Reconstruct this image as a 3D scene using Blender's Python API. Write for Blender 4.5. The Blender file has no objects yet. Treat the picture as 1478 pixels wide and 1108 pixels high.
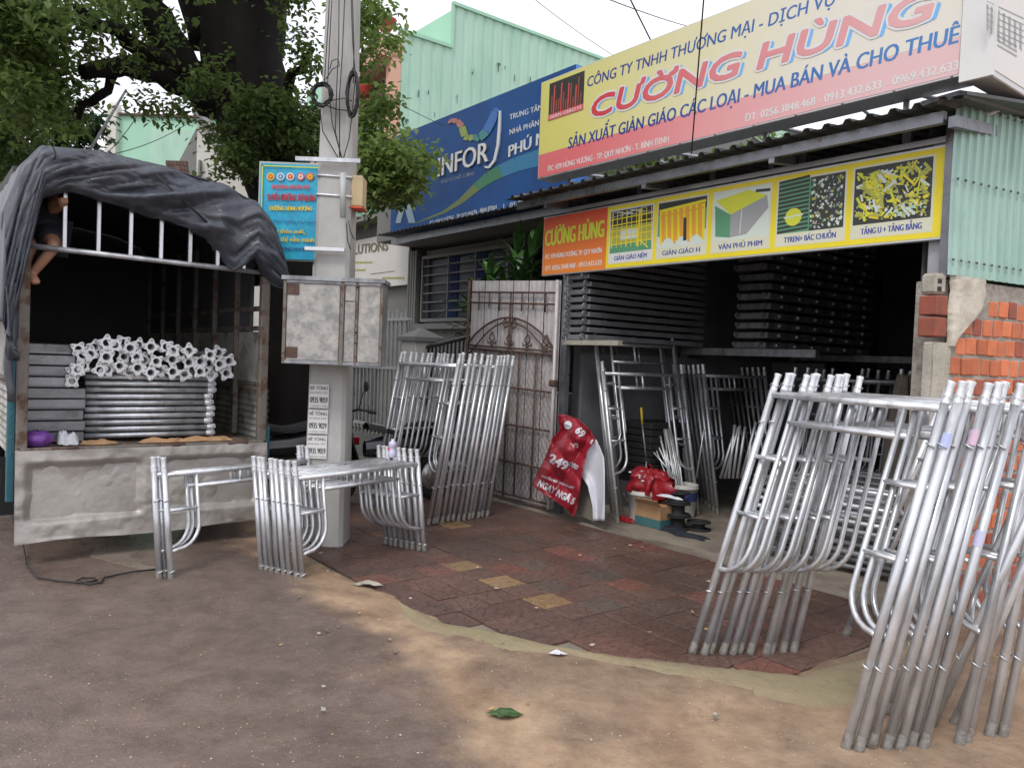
import bpy, math, random
import numpy as np
from mathutils import Matrix, Vector
random.seed(11); rng = np.random.default_rng(5)
sc = bpy.context.scene; COL = sc.collection; R = math.radians

# ---------------------------------------------------------------- camera, sky, sun, exposure
FPX, CX, CY, CAMH = 1130.0, 739.0, 554.0, 1.6
_p, _r = R(1.8), R(2.25)
_fw = np.array([0, math.cos(_p), -math.sin(_p)]); _rt = np.array([1., 0, 0]); _up = np.cross(_rt, _fw)
_R = _rt*math.cos(_r)+_up*math.sin(_r); _U = _up*math.cos(_r)-_rt*math.sin(_r); _C = np.array([0, 0, CAMH])
cd = bpy.data.cameras.new('camera'); cam = bpy.data.objects.new('camera', cd); COL.objects.link(cam); sc.camera = cam
cd.sensor_width = 36; cd.lens = FPX/1478*36; cd.clip_start = .05; cd.clip_end = 900
cam.matrix_world = Matrix(((_R[0], _U[0], -_fw[0], 0), (_R[1], _U[1], -_fw[1], 0), (_R[2], _U[2], -_fw[2], CAMH), (0, 0, 0, 1)))
SUN_EL, SUN_AZ = 52, 205
w = bpy.data.worlds.new('World'); sc.world = w; w.use_nodes = True
nt = w.node_tree; nt.nodes.clear()
def N(nt, t, **k):
    n = nt.nodes.new(t)
    for a, v in k.items():
        if a in n.inputs.keys(): n.inputs[a].default_value = v
        else: setattr(n, a, v)
    return n
sky = N(nt, 'ShaderNodeTexSky', sky_type='NISHITA'); sky.sun_disc = False
sky.sun_elevation = R(SUN_EL); sky.sun_rotation = R(SUN_AZ)
bg = N(nt, 'ShaderNodeBackground', Strength=.11); out = N(nt, 'ShaderNodeOutputWorld')
tc = N(nt, 'ShaderNodeTexCoord'); mp = N(nt, 'ShaderNodeMapping'); mp.inputs['Scale'].default_value = (1, 1, 2.6)
nz = N(nt, 'ShaderNodeTexNoise', Scale=2.2, Detail=5.0, Roughness=.55)
cr = N(nt, 'ShaderNodeValToRGB'); cr.color_ramp.elements[0].position = .3; cr.color_ramp.elements[1].position = .72
cr.color_ramp.elements[0].color = (4.6, 4.65, 5.2, 1); cr.color_ramp.elements[1].color = (9.0, 8.9, 9.2, 1)
mx = N(nt, 'ShaderNodeMixRGB'); mx.inputs[0].default_value = .9
L = nt.links.new
L(tc.outputs['Generated'], mp.inputs[0]); L(mp.outputs[0], nz.inputs['Vector']); L(nz.outputs[0], cr.inputs[0])
L(sky.outputs[0], mx.inputs[1]); L(cr.outputs[0], mx.inputs[2]); L(mx.outputs[0], bg.inputs[0]); L(bg.outputs[0], out.inputs[0])
sd = bpy.data.lights.new('sun', 'SUN'); sd.energy = .7; sd.angle = R(14); sd.color = (1, .96, .9)
so = bpy.data.objects.new('sun', sd); COL.objects.link(so)
_el, _az = R(SUN_EL), R(SUN_AZ)
_sdir = Vector((math.sin(_az)*math.cos(_el), math.cos(_az)*math.cos(_el), math.sin(_el)))
so.rotation_euler = _sdir.to_track_quat('Z', 'Y').to_euler(); so.location = (0, 0, 20)
sc.view_settings.view_transform = 'Standard'; sc.view_settings.look = 'None'; sc.view_settings.gamma = 1
sc.view_settings.use_curve_mapping = False; sc.view_settings.exposure = .95
sc.render.engine = 'CYCLES'; sc.cycles.max_bounces = 8; sc.cycles.diffuse_bounces = 6; sc.cycles.glossy_bounces = 3

# ---------------------------------------------------------------- frames of reference (real places)
def _ray(px, py): return _fw+_R*(px-CX)/FPX-_U*(py-CY)/FPX
class Fr:
    def __init__(s, o, ang):
        a = R(ang); s.ang = a; s.o = np.array([o[0], o[1], o[2] if len(o) > 2 else 0.])
        s.M = np.array([[math.cos(a), -math.sin(a), 0], [math.sin(a), math.cos(a), 0], [0, 0, 1]])
    def w(s, P): return s.o+s.M@np.array(P, float)
    def l(s, P): return s.M.T@(np.array(P, float)-s.o)
    def hit(s, px, py, ax, v):
        d = s.M.T@_ray(px, py); o = s.M.T@(_C-s.o); k = 'xyz'.index(ax); t = (v-o[k])/d[k]; return o+d*t
    def mat(s, base):
        b = s.w(base); return Matrix.Translation(Vector(b)) @ Matrix.Rotation(s.ang, 4, 'Z')
W = Fr((0, 0), 0)                 # camera-aligned street frame
F = Fr((.43, 8.37), -52)          # shop front: x right along it, y into the shop
T = Fr((-3.475, 5.5), 38)         # truck: x across its rear, y towards its cab
BW = Fr((2.93, 5.22), 28.4)       # brick side wall

# ---------------------------------------------------------------- mesh builder
class MB:
    def __init__(s): s.v = []; s.f = []; s.m = []; s.s = []
    def add(s, vs, fs, mi=0, sm=False):
        n = len(s.v); s.v += [tuple(map(float, p)) for p in vs]
        for f in fs: s.f.append(tuple(n+i for i in f)); s.m.append(mi); s.s.append(sm)
        return s
    def box(s, x0, x1, y0, y1, z0, z1, mi=0, rot=None):
        vs = [(x, y, z) for z in (z0, z1) for y in (y0, y1) for x in (x0, x1)]
        if rot is not None:
            c = np.array([(x0+x1)/2, (y0+y1)/2, (z0+z1)/2]); vs = [tuple(c+rot@(np.array(p)-c)) for p in vs]
        return s.add(vs, [(0, 2, 3, 1), (4, 5, 7, 6), (0, 1, 5, 4), (2, 6, 7, 3), (0, 4, 6, 2), (1, 3, 7, 5)], mi)
    def bbox(s, x0, x1, y0, y1, z0, z1, b=.005, mi=0):   # chamfered box
        X = (x0, x1); Y = (y0, y1); Z = (z0, z1); vs = []; idx = {}
        for i in (0, 1):
            for j in (0, 1):
                for k in (0, 1):
                    sx, sy, sz = 1-2*i, 1-2*j, 1-2*k
                    idx[i, j, k] = len(vs)
                    vs += [(X[i], Y[j]+sy*b, Z[k]+sz*b), (X[i]+sx*b, Y[j], Z[k]+sz*b), (X[i]+sx*b, Y[j]+sy*b, Z[k])]
        fs = []
        g = lambda i, j, k, a: idx[i, j, k]+a
        for i in (0, 1):
            q = [g(i, 0, 0, 0), g(i, 1, 0, 0), g(i, 1, 1, 0), g(i, 0, 1, 0)]; fs.append(q if i else q[::-1])
            q = [g(0, i, 0, 1), g(1, i, 0, 1), g(1, i, 1, 1), g(0, i, 1, 1)]; fs.append(q[::-1] if i else q)
            q = [g(0, 0, i, 2), g(1, 0, i, 2), g(1, 1, i, 2), g(0, 1, i, 2)]; fs.append(q if i else q[::-1])
        for a in (0, 1):
            for b_ in (0, 1):
                fs.append((g(0, a, b_, 1), g(1, a, b_, 1), g(1, a, b_, 2), g(0, a, b_, 2)))
                fs.append((g(a, 0, b_, 0), g(a, 1, b_, 0), g(a, 1, b_, 2), g(a, 0, b_, 2)))
                fs.append((g(a, b_, 0, 0), g(a, b_, 1, 0), g(a, b_, 1, 1), g(a, b_, 0, 1)))
        for i in (0, 1):
            for j in (0, 1):
                for k in (0, 1): fs.append((g(i, j, k, 0), g(i, j, k, 1), g(i, j, k, 2)))
        return s.add(vs, fs, mi)
    def tube(s, pts, r, n=8, mi=0, cap=True, sm=True, up=None):
        P = [np.array(p, float) for p in pts]; m = len(P); rr = r if hasattr(r, '__len__') else [r]*m
        vs = []; prev = None
        for i in range(m):
            d = P[min(i+1, m-1)]-P[max(i-1, 0)]; d = d/(np.linalg.norm(d)+1e-12)
            if prev is None:
                a = np.array([0, 0, 1.]) if abs(d[2]) < .9 else np.array([1., 0, 0])
                e = np.cross(d, a)
            else: e = prev-d*(prev@d)
            e /= np.linalg.norm(e)+1e-12; prev = e; g = np.cross(d, e)
            for k in range(n):
                t = 2*math.pi*k/n; vs.append(P[i]+rr[i]*(e*math.cos(t)+g*math.sin(t)))
        fs = [(i*n+k, i*n+(k+1) % n, (i+1)*n+(k+1) % n, (i+1)*n+k) for i in range(m-1) for k in range(n)]
        s.add(vs, fs, mi, sm)
        if cap:
            b = len(s.v)-m*n
            s.f += [tuple(b+k for k in range(n))[::-1], tuple(b+(m-1)*n+k for k in range(n))]; s.m += [mi]*2; s.s += [False]*2
        return s
    def lathe(s, prof, c=(0, 0, 0), n=16, mi=0, sm=True, axis='z'):
        vs = []
        for r_, h in prof:
            for k in range(n):
                t = 2*math.pi*k/n; a, b = r_*math.cos(t), r_*math.sin(t)
                q = (a, b, h) if axis == 'z' else ((h, a, b) if axis == 'x' else (a, h, -b))
                vs.append((c[0]+q[0], c[1]+q[1], c[2]+q[2]))
        m = len(prof)
        return s.add(vs, [(i*n+k, i*n+(k+1) % n, (i+1)*n+(k+1) % n, (i+1)*n+k) for i in range(m-1) for k in range(n)], mi, sm)
    def grid(s, nu, nv, fn, mi=0, sm=True):
        vs = [fn(i/nu, j/nv) for j in range(nv+1) for i in range(nu+1)]
        return s.add(vs, [(j*(nu+1)+i, j*(nu+1)+i+1, (j+1)*(nu+1)+i+1, (j+1)*(nu+1)+i) for j in range(nv) for i in range(nu)], mi, sm)
    def poly(s, pts, mi=0): return s.add(pts, [tuple(range(len(pts)))], mi)
    def prism(s, pts, d, mi=0):      # closed outline (3d, planar) pushed along d
        n = len(pts); a = [np.array(p, float) for p in pts]; d = np.array(d, float)
        return s.add(a+[p+d for p in a], [tuple(range(n)), tuple(range(2*n-1, n-1, -1))]+[(k, (k+1) % n+0, n+(k+1) % n, n+k) for k in range(n)], mi)
BASES = {}
def link(o): COL.objects.link(o); return o
def thing(name, label, cat, fr=W, base=(0, 0, 0), group=None):
    o = link(bpy.data.objects.new(name, None)); o.empty_display_size = .1; o.matrix_world = fr.mat(base)
    o['label'] = label; o['category'] = cat
    if group: o['group'] = group
    BASES[o.name] = (fr, np.array(base, float)); return o
def mesh_data(name, mb, mats, base=(0, 0, 0)):
    me = bpy.data.meshes.new(name); b = np.array(base, float)
    me.from_pydata([tuple(np.array(v)-b) for v in mb.v], [], mb.f)
    for m_ in (mats if isinstance(mats, (list, tuple)) else [mats]): me.materials.append(m_)
    me.polygons.foreach_set('material_index', mb.m); me.polygons.foreach_set('use_smooth', mb.s); me.update(); return me
def build(name, mb, mats, parent=None, fr=W, base=None, label=None, cat=None, group=None, kind=None):
    """mb in the coordinates of frame fr (or the parent's frame)."""
    if parent is not None:
        pf, pb = BASES[parent.name]; me = mesh_data(name, mb, mats, pb)
        o = link(bpy.data.objects.new(name, me)); o.parent = parent; BASES[o.name] = (pf, pb)
    else:
        if base is None:
            a = np.array(mb.v); base = ((a[:, 0].min()+a[:, 0].max())/2, (a[:, 1].min()+a[:, 1].max())/2, a[:, 2].min())
        me = mesh_data(name, mb, mats, base); o = link(bpy.data.objects.new(name, me)); o.matrix_world = fr.mat(base)
        BASES[o.name] = (fr, np.array(base, float))
    for k, v in (('label', label), ('category', cat), ('group', group), ('kind', kind)):
        if v: o[k] = v
    return o
def copy_tree(o, mw=None, label=None):
    def rec(q, par):
        c = q.copy(); COL.objects.link(c)
        if par is not None: c.parent = par
        for ch in kids.get(q.name, []): rec(ch, c)
        return c
    kids = {}
    for q in o.children_recursive: kids.setdefault(q.parent.name, []).append(q)
    c = rec(o, None)
    if mw is not None: c.matrix_world = mw
    if label: c['label'] = label
    return c
ORD = ['first', 'second', 'third', 'fourth', 'fifth', 'sixth', 'seventh', 'eighth', 'ninth', 'tenth', 'eleventh', 'twelfth', 'thirteenth', 'fourteenth', 'fifteenth', 'sixteenth', 'seventeenth', 'eighteenth']

# ---------------------------------------------------------------- materials
def mat(name, col, rough=.7, metal=0., var=.15, scale=6., bump=.15, bscale=40., col2=None, c2amt=.5, c2scale=3., c2sharp=.12, rnd=.0, coat=0., spec=.5, stretch=(1, 1, 1), rvar=.12, twoside=False):
    m = bpy.data.materials.new(name); m.use_nodes = True; nt = m.node_tree; nt.nodes.clear(); L = nt.links.new
    o = N(nt, 'ShaderNodeOutputMaterial'); b = N(nt, 'ShaderNodeBsdfPrincipled', Metallic=metal, Roughness=rough)
    b.inputs['Coat Weight'].default_value = coat; b.inputs['Specular IOR Level'].default_value = spec
    L(b.outputs[0], o.inputs[0])
    tc = N(nt, 'ShaderNodeTexCoord'); mp = N(nt, 'ShaderNodeMapping'); mp.inputs['Scale'].default_value = stretch; L(tc.outputs['Object'], mp.inputs[0])
    oi = N(nt, 'ShaderNodeObjectInfo')
    va = N(nt, 'ShaderNodeVectorMath', operation='ADD'); vm = N(nt, 'ShaderNodeVectorMath', operation='SCALE'); vm.inputs['Scale'].default_value = 7.3
    cx = N(nt, 'ShaderNodeCombineXYZ'); L(oi.outputs['Random'], cx.inputs[0]); L(oi.outputs['Random'], cx.inputs[2]); L(cx.outputs[0], vm.inputs[0])
    L(mp.outputs[0], va.inputs[0]); L(vm.outputs[0], va.inputs[1]); V = va.outputs[0]
    n1 = N(nt, 'ShaderNodeTexNoise', Scale=scale, Detail=5.0, Roughness=.6); L(V, n1.inputs['Vector'])
    base = N(nt, 'ShaderNodeRGB'); base.outputs[0].default_value = (*col, 1); C_ = base.outputs[0]
    if col2 is not None:
        n2 = N(nt, 'ShaderNodeTexNoise', Scale=c2scale, Detail=7.0, Roughness=.65); L(V, n2.inputs['Vector'])
        mr = N(nt, 'ShaderNodeMapRange'); mr.inputs['From Min'].default_value = 1-c2amt-c2sharp/2; mr.inputs['From Max'].default_value = 1-c2amt+c2sharp/2; L(n2.outputs[0], mr.inputs[0])
        mm = N(nt, 'ShaderNodeMixRGB'); L(mr.outputs[0], mm.inputs[0]); L(C_, mm.inputs[1]); mm.inputs[2].default_value = (*col2, 1); C_ = mm.outputs[0]
    mr = N(nt, 'ShaderNodeMapRange'); mr.inputs['To Min'].default_value = 1-var*1.6; mr.inputs['To Max'].default_value = 1+var*1.6; mr.inputs['From Min'].default_value = .2; mr.inputs['From Max'].default_value = .8; L(n1.outputs[0], mr.inputs[0])
    ml = N(nt, 'ShaderNodeMath', operation='MULTIPLY'); L(mr.outputs[0], ml.inputs[0])
    rr = N(nt, 'ShaderNodeMapRange'); rr.inputs['To Min'].default_value = 1-rnd; rr.inputs['To Max'].default_value = 1+rnd; L(oi.outputs['Random'], rr.inputs[0]); L(rr.outputs[0], ml.inputs[1])
    hs = N(nt, 'ShaderNodeHueSaturation'); L(C_, hs.inputs['Color']); L(ml.outputs[0], hs.inputs['Value']); L(hs.outputs[0], b.inputs['Base Color'])
    r2 = N(nt, 'ShaderNodeMapRange'); r2.inputs['To Min'].default_value = max(.02, rough-rvar); r2.inputs['To Max'].default_value = min(1, rough+rvar); r2.inputs['From Min'].default_value = .3; r2.inputs['From Max'].default_value = .7; L(n1.outputs[0], r2.inputs[0]); L(r2.outputs[0], b.inputs['Roughness'])
    if bump:
        n3 = N(nt, 'ShaderNodeTexNoise', Scale=bscale, Detail=4.0); L(V, n3.inputs['Vector'])
        bp = N(nt, 'ShaderNodeBump', Strength=bump, Distance=.01); L(n3.outputs[0], bp.inputs['Height']); L(bp.outputs[0], b.inputs['Normal'])
    return m
M = {}
M['galv'] = mat('galvanized steel', (.64, .655, .68), .36, .68, .20, 9, .08, 60, (.42, .425, .43), .40, 11, .3, rnd=.14, stretch=(1, 1, .35))
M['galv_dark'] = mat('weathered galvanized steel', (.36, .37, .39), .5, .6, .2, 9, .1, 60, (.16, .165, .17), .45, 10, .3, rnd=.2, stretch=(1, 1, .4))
M['galv_end'] = mat('pressed zinc spigot', (.68, .69, .71), .42, .45, .1, 30, .1, 80, rnd=.06)
M['foot'] = mat('scuffed pipe foot', (.24, .23, .21), .65, .35, .25, 40, .3, 90, (.18, .14, .11), .4, 30)
M['steel_dark'] = mat('oily dark steel', (.20, .205, .22), .34, .6, .3, 6, .1, 50, (.10, .07, .05), .35, 7, rnd=.25)
M['deck_dark'] = mat('dark painted deck plate', (.20, .205, .22), .40, .35, .2, 5, .1, 40, (.12, .12, .13), .35, 8, rnd=.2)
M['concrete'] = mat('weathered concrete', (.36, .355, .33), .85, 0, .2, 3, .35, 60, (.25, .24, .215), .45, 2.5, .25)
M['pole_concrete'] = mat('smooth pole concrete', (.43, .425, .405), .8, 0, .12, 3, .25, 70, (.30, .29, .265), .42, 2.2, .3, stretch=(1, 1, .5))
M['plaster'] = mat('rough cement plaster', (.42, .39, .33), .9, 0, .18, 6, .6, 50, (.30, .275, .23), .45, 4, .2)
M['plaster_pale'] = mat('pale cement smear', (.55, .51, .43), .9, 0, .12, 9, .7, 30, (.42, .38, .31), .4, 7, .2)
M['mortar'] = mat('grey mortar', (.33, .30, .26), .95, 0, .25, 14, .8, 60, (.20, .175, .15), .4, 12)
M['brick'] = mat('orange clay brick', (.58, .18, .085), .85, 0, .12, 14, .45, 90, (.54, .15, .07), .38, 8, .3, rnd=.2)
M['brick_dark'] = mat('dull red brick', (.33, .095, .06), .88, 0, .15, 14, .45, 90, (.22, .09, .065), .4, 8, .3, rnd=.15)
M['green_sheet'] = mat('mint green sheet metal', (.36, .53, .465), .5, .1, .08, 2.5, .05, 20, (.22, .38, .33), .38, 3, .3, stretch=(1, 1, .3))
M['green_wall'] = mat('pale green wall sheet', (.40, .60, .48), .65, .0, .07, 1.2, .05, 10, (.25, .47, .36), .36, 1.1, .3, stretch=(1, 1, .35))
M['green_far'] = mat('pale green render', (.36, .62, .46), .8, 0, .06, 1, .05, 10)
M['roof_sheet'] = mat('dull roofing sheet', (.10, .105, .105), .55, .3, .25, 3, .1, 20, (.06, .05, .045), .4, 4)
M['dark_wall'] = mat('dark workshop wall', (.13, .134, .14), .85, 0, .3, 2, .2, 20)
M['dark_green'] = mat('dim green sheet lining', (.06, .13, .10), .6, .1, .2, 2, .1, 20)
M['floor'] = mat('dusty concrete floor', (.25, .215, .17), .75, 0, .22, 2.5, .4, 60, (.13, .11, .09), .42, 2.2, .25)
M['white_paint'] = mat('dirty white paint', (.55, .55, .53), .6, .1, .12, 4, .1, 40, (.33, .30, .26), .32, 6)
M['fence_white'] = mat('white fence paint', (.42, .44, .43), .6, .1, .1, 6, .05, 40)
M['black_paint'] = mat('black paint', (.02, .02, .023), .45, .2, .2, 6, .1, 40)
M['sign_back'] = mat('pale sign face', (.70, .68, .64), .45, 0, .06, 1.5, .03, 10)
M['alu'] = mat('dull aluminium trim', (.55, .55, .55), .45, .6, .1, 5, .05, 40)
M['gate_sheet'] = mat('faded lilac grey sheet', (.60, .56, .56), .6, .15, .08, 3, .08, 30, (.36, .32, .30), .36, 5, .3)
M['rust'] = mat('rusty iron bar', (.13, .08, .058), .85, .2, .3, 20, .4, 80, (.10, .06, .05), .5, 14)
M['rust_wire'] = mat('dull wire mesh', (.22, .20, .18), .7, .4, .2, 20, 0, 80)
M['tarp'] = mat('slate grey tarpaulin', (.052, .060, .078), .42, 0, .22, 2.5, .25, 30, (.11, .11, .115), .34, 2.2, .35, spec=.6)
M['truck_in'] = mat('grimy truck lining', (.075, .077, .08), .8, .1, .25, 3, .2, 30)
M['truck_side'] = mat('worn cream truck side', (.38, .37, .34), .65, .2, .2, 4, .2, 30, (.13, .10, .07), .4, 5, .2)
M['tailgate'] = mat('battered bare tailgate', (.40, .375, .345), .42, .45, .12, 2.5, .35, 24, (.29, .265, .24), .38, 4.5, .3)
M['truck_post'] = mat('scuffed dirty post paint', (.20, .18, .155), .7, .25, .25, 8, .3, 50, (.10, .06, .04), .45, 8)
M['teal'] = mat('teal truck paint', (.03, .13, .17), .5, .1, .2, 6, .15, 40, (.09, .08, .07), .36, 8)
M['wood_bed'] = mat('dirty plank bed', (.12, .085, .06), .9, 0, .3, 8, .5, 40, (.20, .15, .11), .4, 7, stretch=(1, .3, 1))
M['rubber'] = mat('black rubber', (.018, .018, .019), .75, 0, .2, 10, .2, 60)
M['purple'] = mat('purple plastic net', (.16, .05, .28), .45, 0, .2, 20, .3, 60)
M['cardboard'] = mat('brown cardboard', (.42, .25, .13), .85, 0, .12, 8, .2, 60, (.30, .17, .09), .35, 5)
M['cardboard_teal'] = mat('teal printed cardboard', (.05, .15, .16), .8, 0, .15, 8, .1, 60)
M['bark'] = mat('dark damp bark', (.020, .018, .017), .95, 0, .35, 4, 1.2, 16, (.022, .020, .017), .42, 5, stretch=(1, 1, .35), spec=.1)
M['blue_sign'] = mat('deep blue sign panel', (.016, .095, .30), .5, 0, .12, .9, 0, 10, (.012, .04, .13), .42, .8, .5, rvar=.04, spec=.15)
M['blue_edge'] = mat('bright blue sign edge', (.09, .24, .62), .4)
M['letter_white'] = mat('white sign letter', (.62, .63, .62), .45, .2, .06, 10, 0)
M['letter_side'] = mat('letter return', (.25, .22, .16), .5, .3, .1, 10, 0)
M['pink_wall'] = mat('salmon pink render', (.66, .38, .28), .85, 0, .08, 2, .1, 30)
M['red_trim'] = mat('red roof ornament', (.50, .05, .035), .7, 0, .12, 9, .1, 40)
M['roof_tile'] = mat('brown roof tile', (.15, .09, .07), .85, 0, .2, 9, .4, 30, (.08, .06, .05), .45, 10, rnd=.25)
M['cream_wall'] = mat('off white render', (.62, .60, .55), .85, 0, .08, 2, .15, 20, (.42, .39, .33), .36, 2, .3)
M['grey_wall'] = mat('grey render', (.20, .20, .19), .88, 0, .12, 2, .2, 20)
M['glass'] = mat('dark window glass', (.012, .018, .03), .4, 0, .1, 1, 0, spec=.2)
M['skin'] = mat('brown skin', (.36, .185, .115), .55, 0, .1, 12, .05, 60)
M['dark_cloth'] = mat('navy black cloth', (.016, .019, .03), .85, 0, .2, 12, .3, 60)
M['hair'] = mat('black hair', (.012, .010, .009), .6, 0, .2, 30, .4, 90)
M['cable'] = mat('black cable', (.012, .012, .013), .5, 0, .2, 10, 0)
M['meter'] = mat('cream plastic meter box', (.58, .47, .28), .5, 0, .06, 6, .05, 40, (.42, .33, .19), .35, 5)
M['white_plastic'] = mat('white bucket plastic', (.50, .49, .46), .5, 0, .12, 6, .1, 40, (.28, .25, .21), .40, 6)
M['red_plastic'] = mat('red plastic sack', (.28, .012, .02), .35, 0, .2, 8, .4, 18)
M['vinyl_red'] = mat('crimson vinyl banner', (.30, .016, .03), .35, 0, .12, 4, .15, 14)
M['vinyl_white'] = mat('white vinyl back', (.62, .63, .68), .45, 0, .05, 4, .15, 14)
M['plywood'] = mat('grey weathered plywood', (.17, .15, .12), .85, 0, .2, 5, .3, 40, stretch=(1, 1, .3))
M['tarp_hump'] = mat('dusty sacking', (.13, .11, .085), .95, 0, .25, 9, .7, 30)
M['spray'] = mat('pale lilac spray can', (.56, .54, .72), .35, .2, .05)
M['bin'] = mat('paint tin lid', (.5, .05, .05), .5)
M['petrol'] = mat('dark scooter plastic', (.025, .027, .032), .25, .1, .2, 6, 0, coat=.5)
M['chrome'] = mat('dull chrome', (.5, .5, .5), .25, .9, .1, 10, 0)
M['paper'] = mat('white paper sticker', (.66, .65, .64), .7, 0, .06, 20, .05)
M['ink_hole_black'] = mat('black print and hole shade', (.02, .02, .025), .7)
def flat(name, c, rough=.5): M[name] = mat(name, c, rough, 0, .04, 3, 0, 10, rvar=.03); return M[name]
for n_, c_ in dict(p_yellow=(.80, .66, .02), p_cream=(.66, .66, .50), p_orange=(.72, .20, .03), p_redorange=(.62, .085, .03), p_white=(.68, .68, .66), p_blue=(.035, .055, .30),
                   p_red=(.62, .07, .08), p_redstrip=(.66, .13, .15), p_lime=(.62, .66, .04), p_green=(.10, .30, .16), p_dark=(.03, .035, .03), p_cyan=(.02, .38, .62), p_cyan2=(.03, .26, .50),
                   p_gold=(.75, .55, .02), p_crimson=(.42, .03, .05), p_navy=(.03, .05, .16), p_orangefr=(.74, .36, .03), p_mint=(.42, .62, .52), p_grey=(.33, .34, .34), p_brown=(.26, .08, .05),
                   p_sky=(.15, .45, .85), p_olive=(.42, .42, .07), p_leaf=(.20, .30, .04), p_pale=(.62, .70, .62)).items(): flat(n_, c_)

# upper banner print: pale sky sheen painted into the colour towards one end
def painted_sheen(name, c, cf, x0, x1):
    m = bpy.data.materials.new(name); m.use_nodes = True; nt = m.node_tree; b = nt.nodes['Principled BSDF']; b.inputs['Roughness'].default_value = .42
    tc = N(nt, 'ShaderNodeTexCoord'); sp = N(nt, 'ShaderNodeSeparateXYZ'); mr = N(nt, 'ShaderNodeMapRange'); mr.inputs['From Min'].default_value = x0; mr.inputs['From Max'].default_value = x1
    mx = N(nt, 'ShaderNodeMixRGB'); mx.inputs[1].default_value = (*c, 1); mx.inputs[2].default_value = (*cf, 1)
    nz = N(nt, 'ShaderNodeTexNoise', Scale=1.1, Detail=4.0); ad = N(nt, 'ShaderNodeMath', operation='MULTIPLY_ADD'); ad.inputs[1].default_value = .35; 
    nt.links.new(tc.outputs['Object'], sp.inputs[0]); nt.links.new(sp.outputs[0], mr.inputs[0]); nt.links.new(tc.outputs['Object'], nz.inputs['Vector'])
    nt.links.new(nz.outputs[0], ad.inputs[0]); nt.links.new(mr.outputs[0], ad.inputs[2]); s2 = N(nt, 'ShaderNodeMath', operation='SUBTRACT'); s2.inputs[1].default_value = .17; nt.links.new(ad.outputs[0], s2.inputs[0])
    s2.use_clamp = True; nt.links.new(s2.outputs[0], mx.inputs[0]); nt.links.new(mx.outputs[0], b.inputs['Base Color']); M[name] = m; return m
painted_sheen('ub_face', (.66, .62, .17), (.70, .67, .58), -1.7, 1.2); painted_sheen('ub_red', (.60, .05, .07), (.70, .42, .42), -1.2, 2.3); painted_sheen('ub_strip', (.70, .16, .17), (.70, .50, .50), -1.4, 2.3); painted_sheen('ub_blue', (.02, .04, .26), (.05, .20, .50), -.8, 2.0)

# ---------------------------------------------------------------- lettering
_tc = bpy.data.curves.new('lettering', 'FONT'); _to = bpy.data.objects.new('lettering', _tc)
def text_mb(s, x0, x1, z0, cap, y, bold=.0, shear=0., depth=0., mi=0, mb=None, arc=None):
    """letters standing on z0 with capital height cap, squeezed to run from x0 to x1, facing -y at distance y"""
    if bold:      # heavier strokes: the same outline laid a few times side by side
        mb = mb or MB(); d = bold*cap*1.6
        for q_ in (-1, -.33, .33, 1): text_mb(s, x0+d*q_, x1+d*q_, z0, cap, y-.00003*(q_+1), 0, shear, depth, mi, mb, arc)
        return mb
    horns = [i for i, ch_ in enumerate(s) if ch_ in 'ƠỜ']; s_full = s; s = s.replace('Ơ', 'O').replace('Ờ', 'Ò')
    _tc.body = s; _tc.offset = 0; _tc.shear = shear; _tc.extrude = .5 if depth else 0.; _tc.resolution_u = 3
    me = bpy.data.meshes.new_from_object(_to); n = len(me.vertices); a = np.zeros(n*3); me.vertices.foreach_get('co', a); a = a.reshape(-1, 3)
    sx = (x1-x0)/(a[:, 0].max()-a[:, 0].min()); k = cap/.728; xs = x0+(a[:, 0]-a[:, 0].min())*sx
    zs = z0+a[:, 1]*k
    if arc: zs = zs+arc(xs)
    mb = mb or MB(); xmin_ = a[:, 0].min()
    for i in horns:
        _tc.body = s[:i]+'O'; m2 = bpy.data.meshes.new_from_object(_to); xm = max(v.co.x for v in m2.vertices); bpy.data.meshes.remove(m2)
        hp_ = [(xm-.15, .60), (xm-.03, .64), (xm+.055, .71), (xm+.06, .84), (xm-.02, .84), (xm-.03, .75), (xm-.13, .70)]
        q_ = [(x0+(hx+shear*hz*.5-xmin_)*sx, y-depth, z0+hz*k) for hx, hz in hp_]
        if arc: q_ = [(hx, hy, hz+arc(hx)) for hx, hy, hz in q_]
        mb.add([(hx, hy-.00002, hz) for hx, hy, hz in q_], [tuple(range(7))], mi)
    pts = np.stack([xs, y-(a[:, 2]*depth*2 if depth else 0*xs), zs], 1)
    mb.add(pts.tolist(), [tuple(p.vertices) for p in me.polygons], mi); bpy.data.meshes.remove(me); return mb

def stamp(s, x0, x1, z0, cap, y, d, n_=8, shear=0., arc=None, bold=.0, dx=0, dz=0):
    mb = MB()
    for k in range(n_+1):
        a = 2*math.pi*k/max(1, n_); q = 0 if k == n_ else d
        text_mb(s, x0+dx+q*math.cos(a), x1+dx+q*math.cos(a), z0+dz+q*math.sin(a), cap, y-.00006*k, bold, shear, mb=mb, arc=arc)
    return mb

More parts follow.
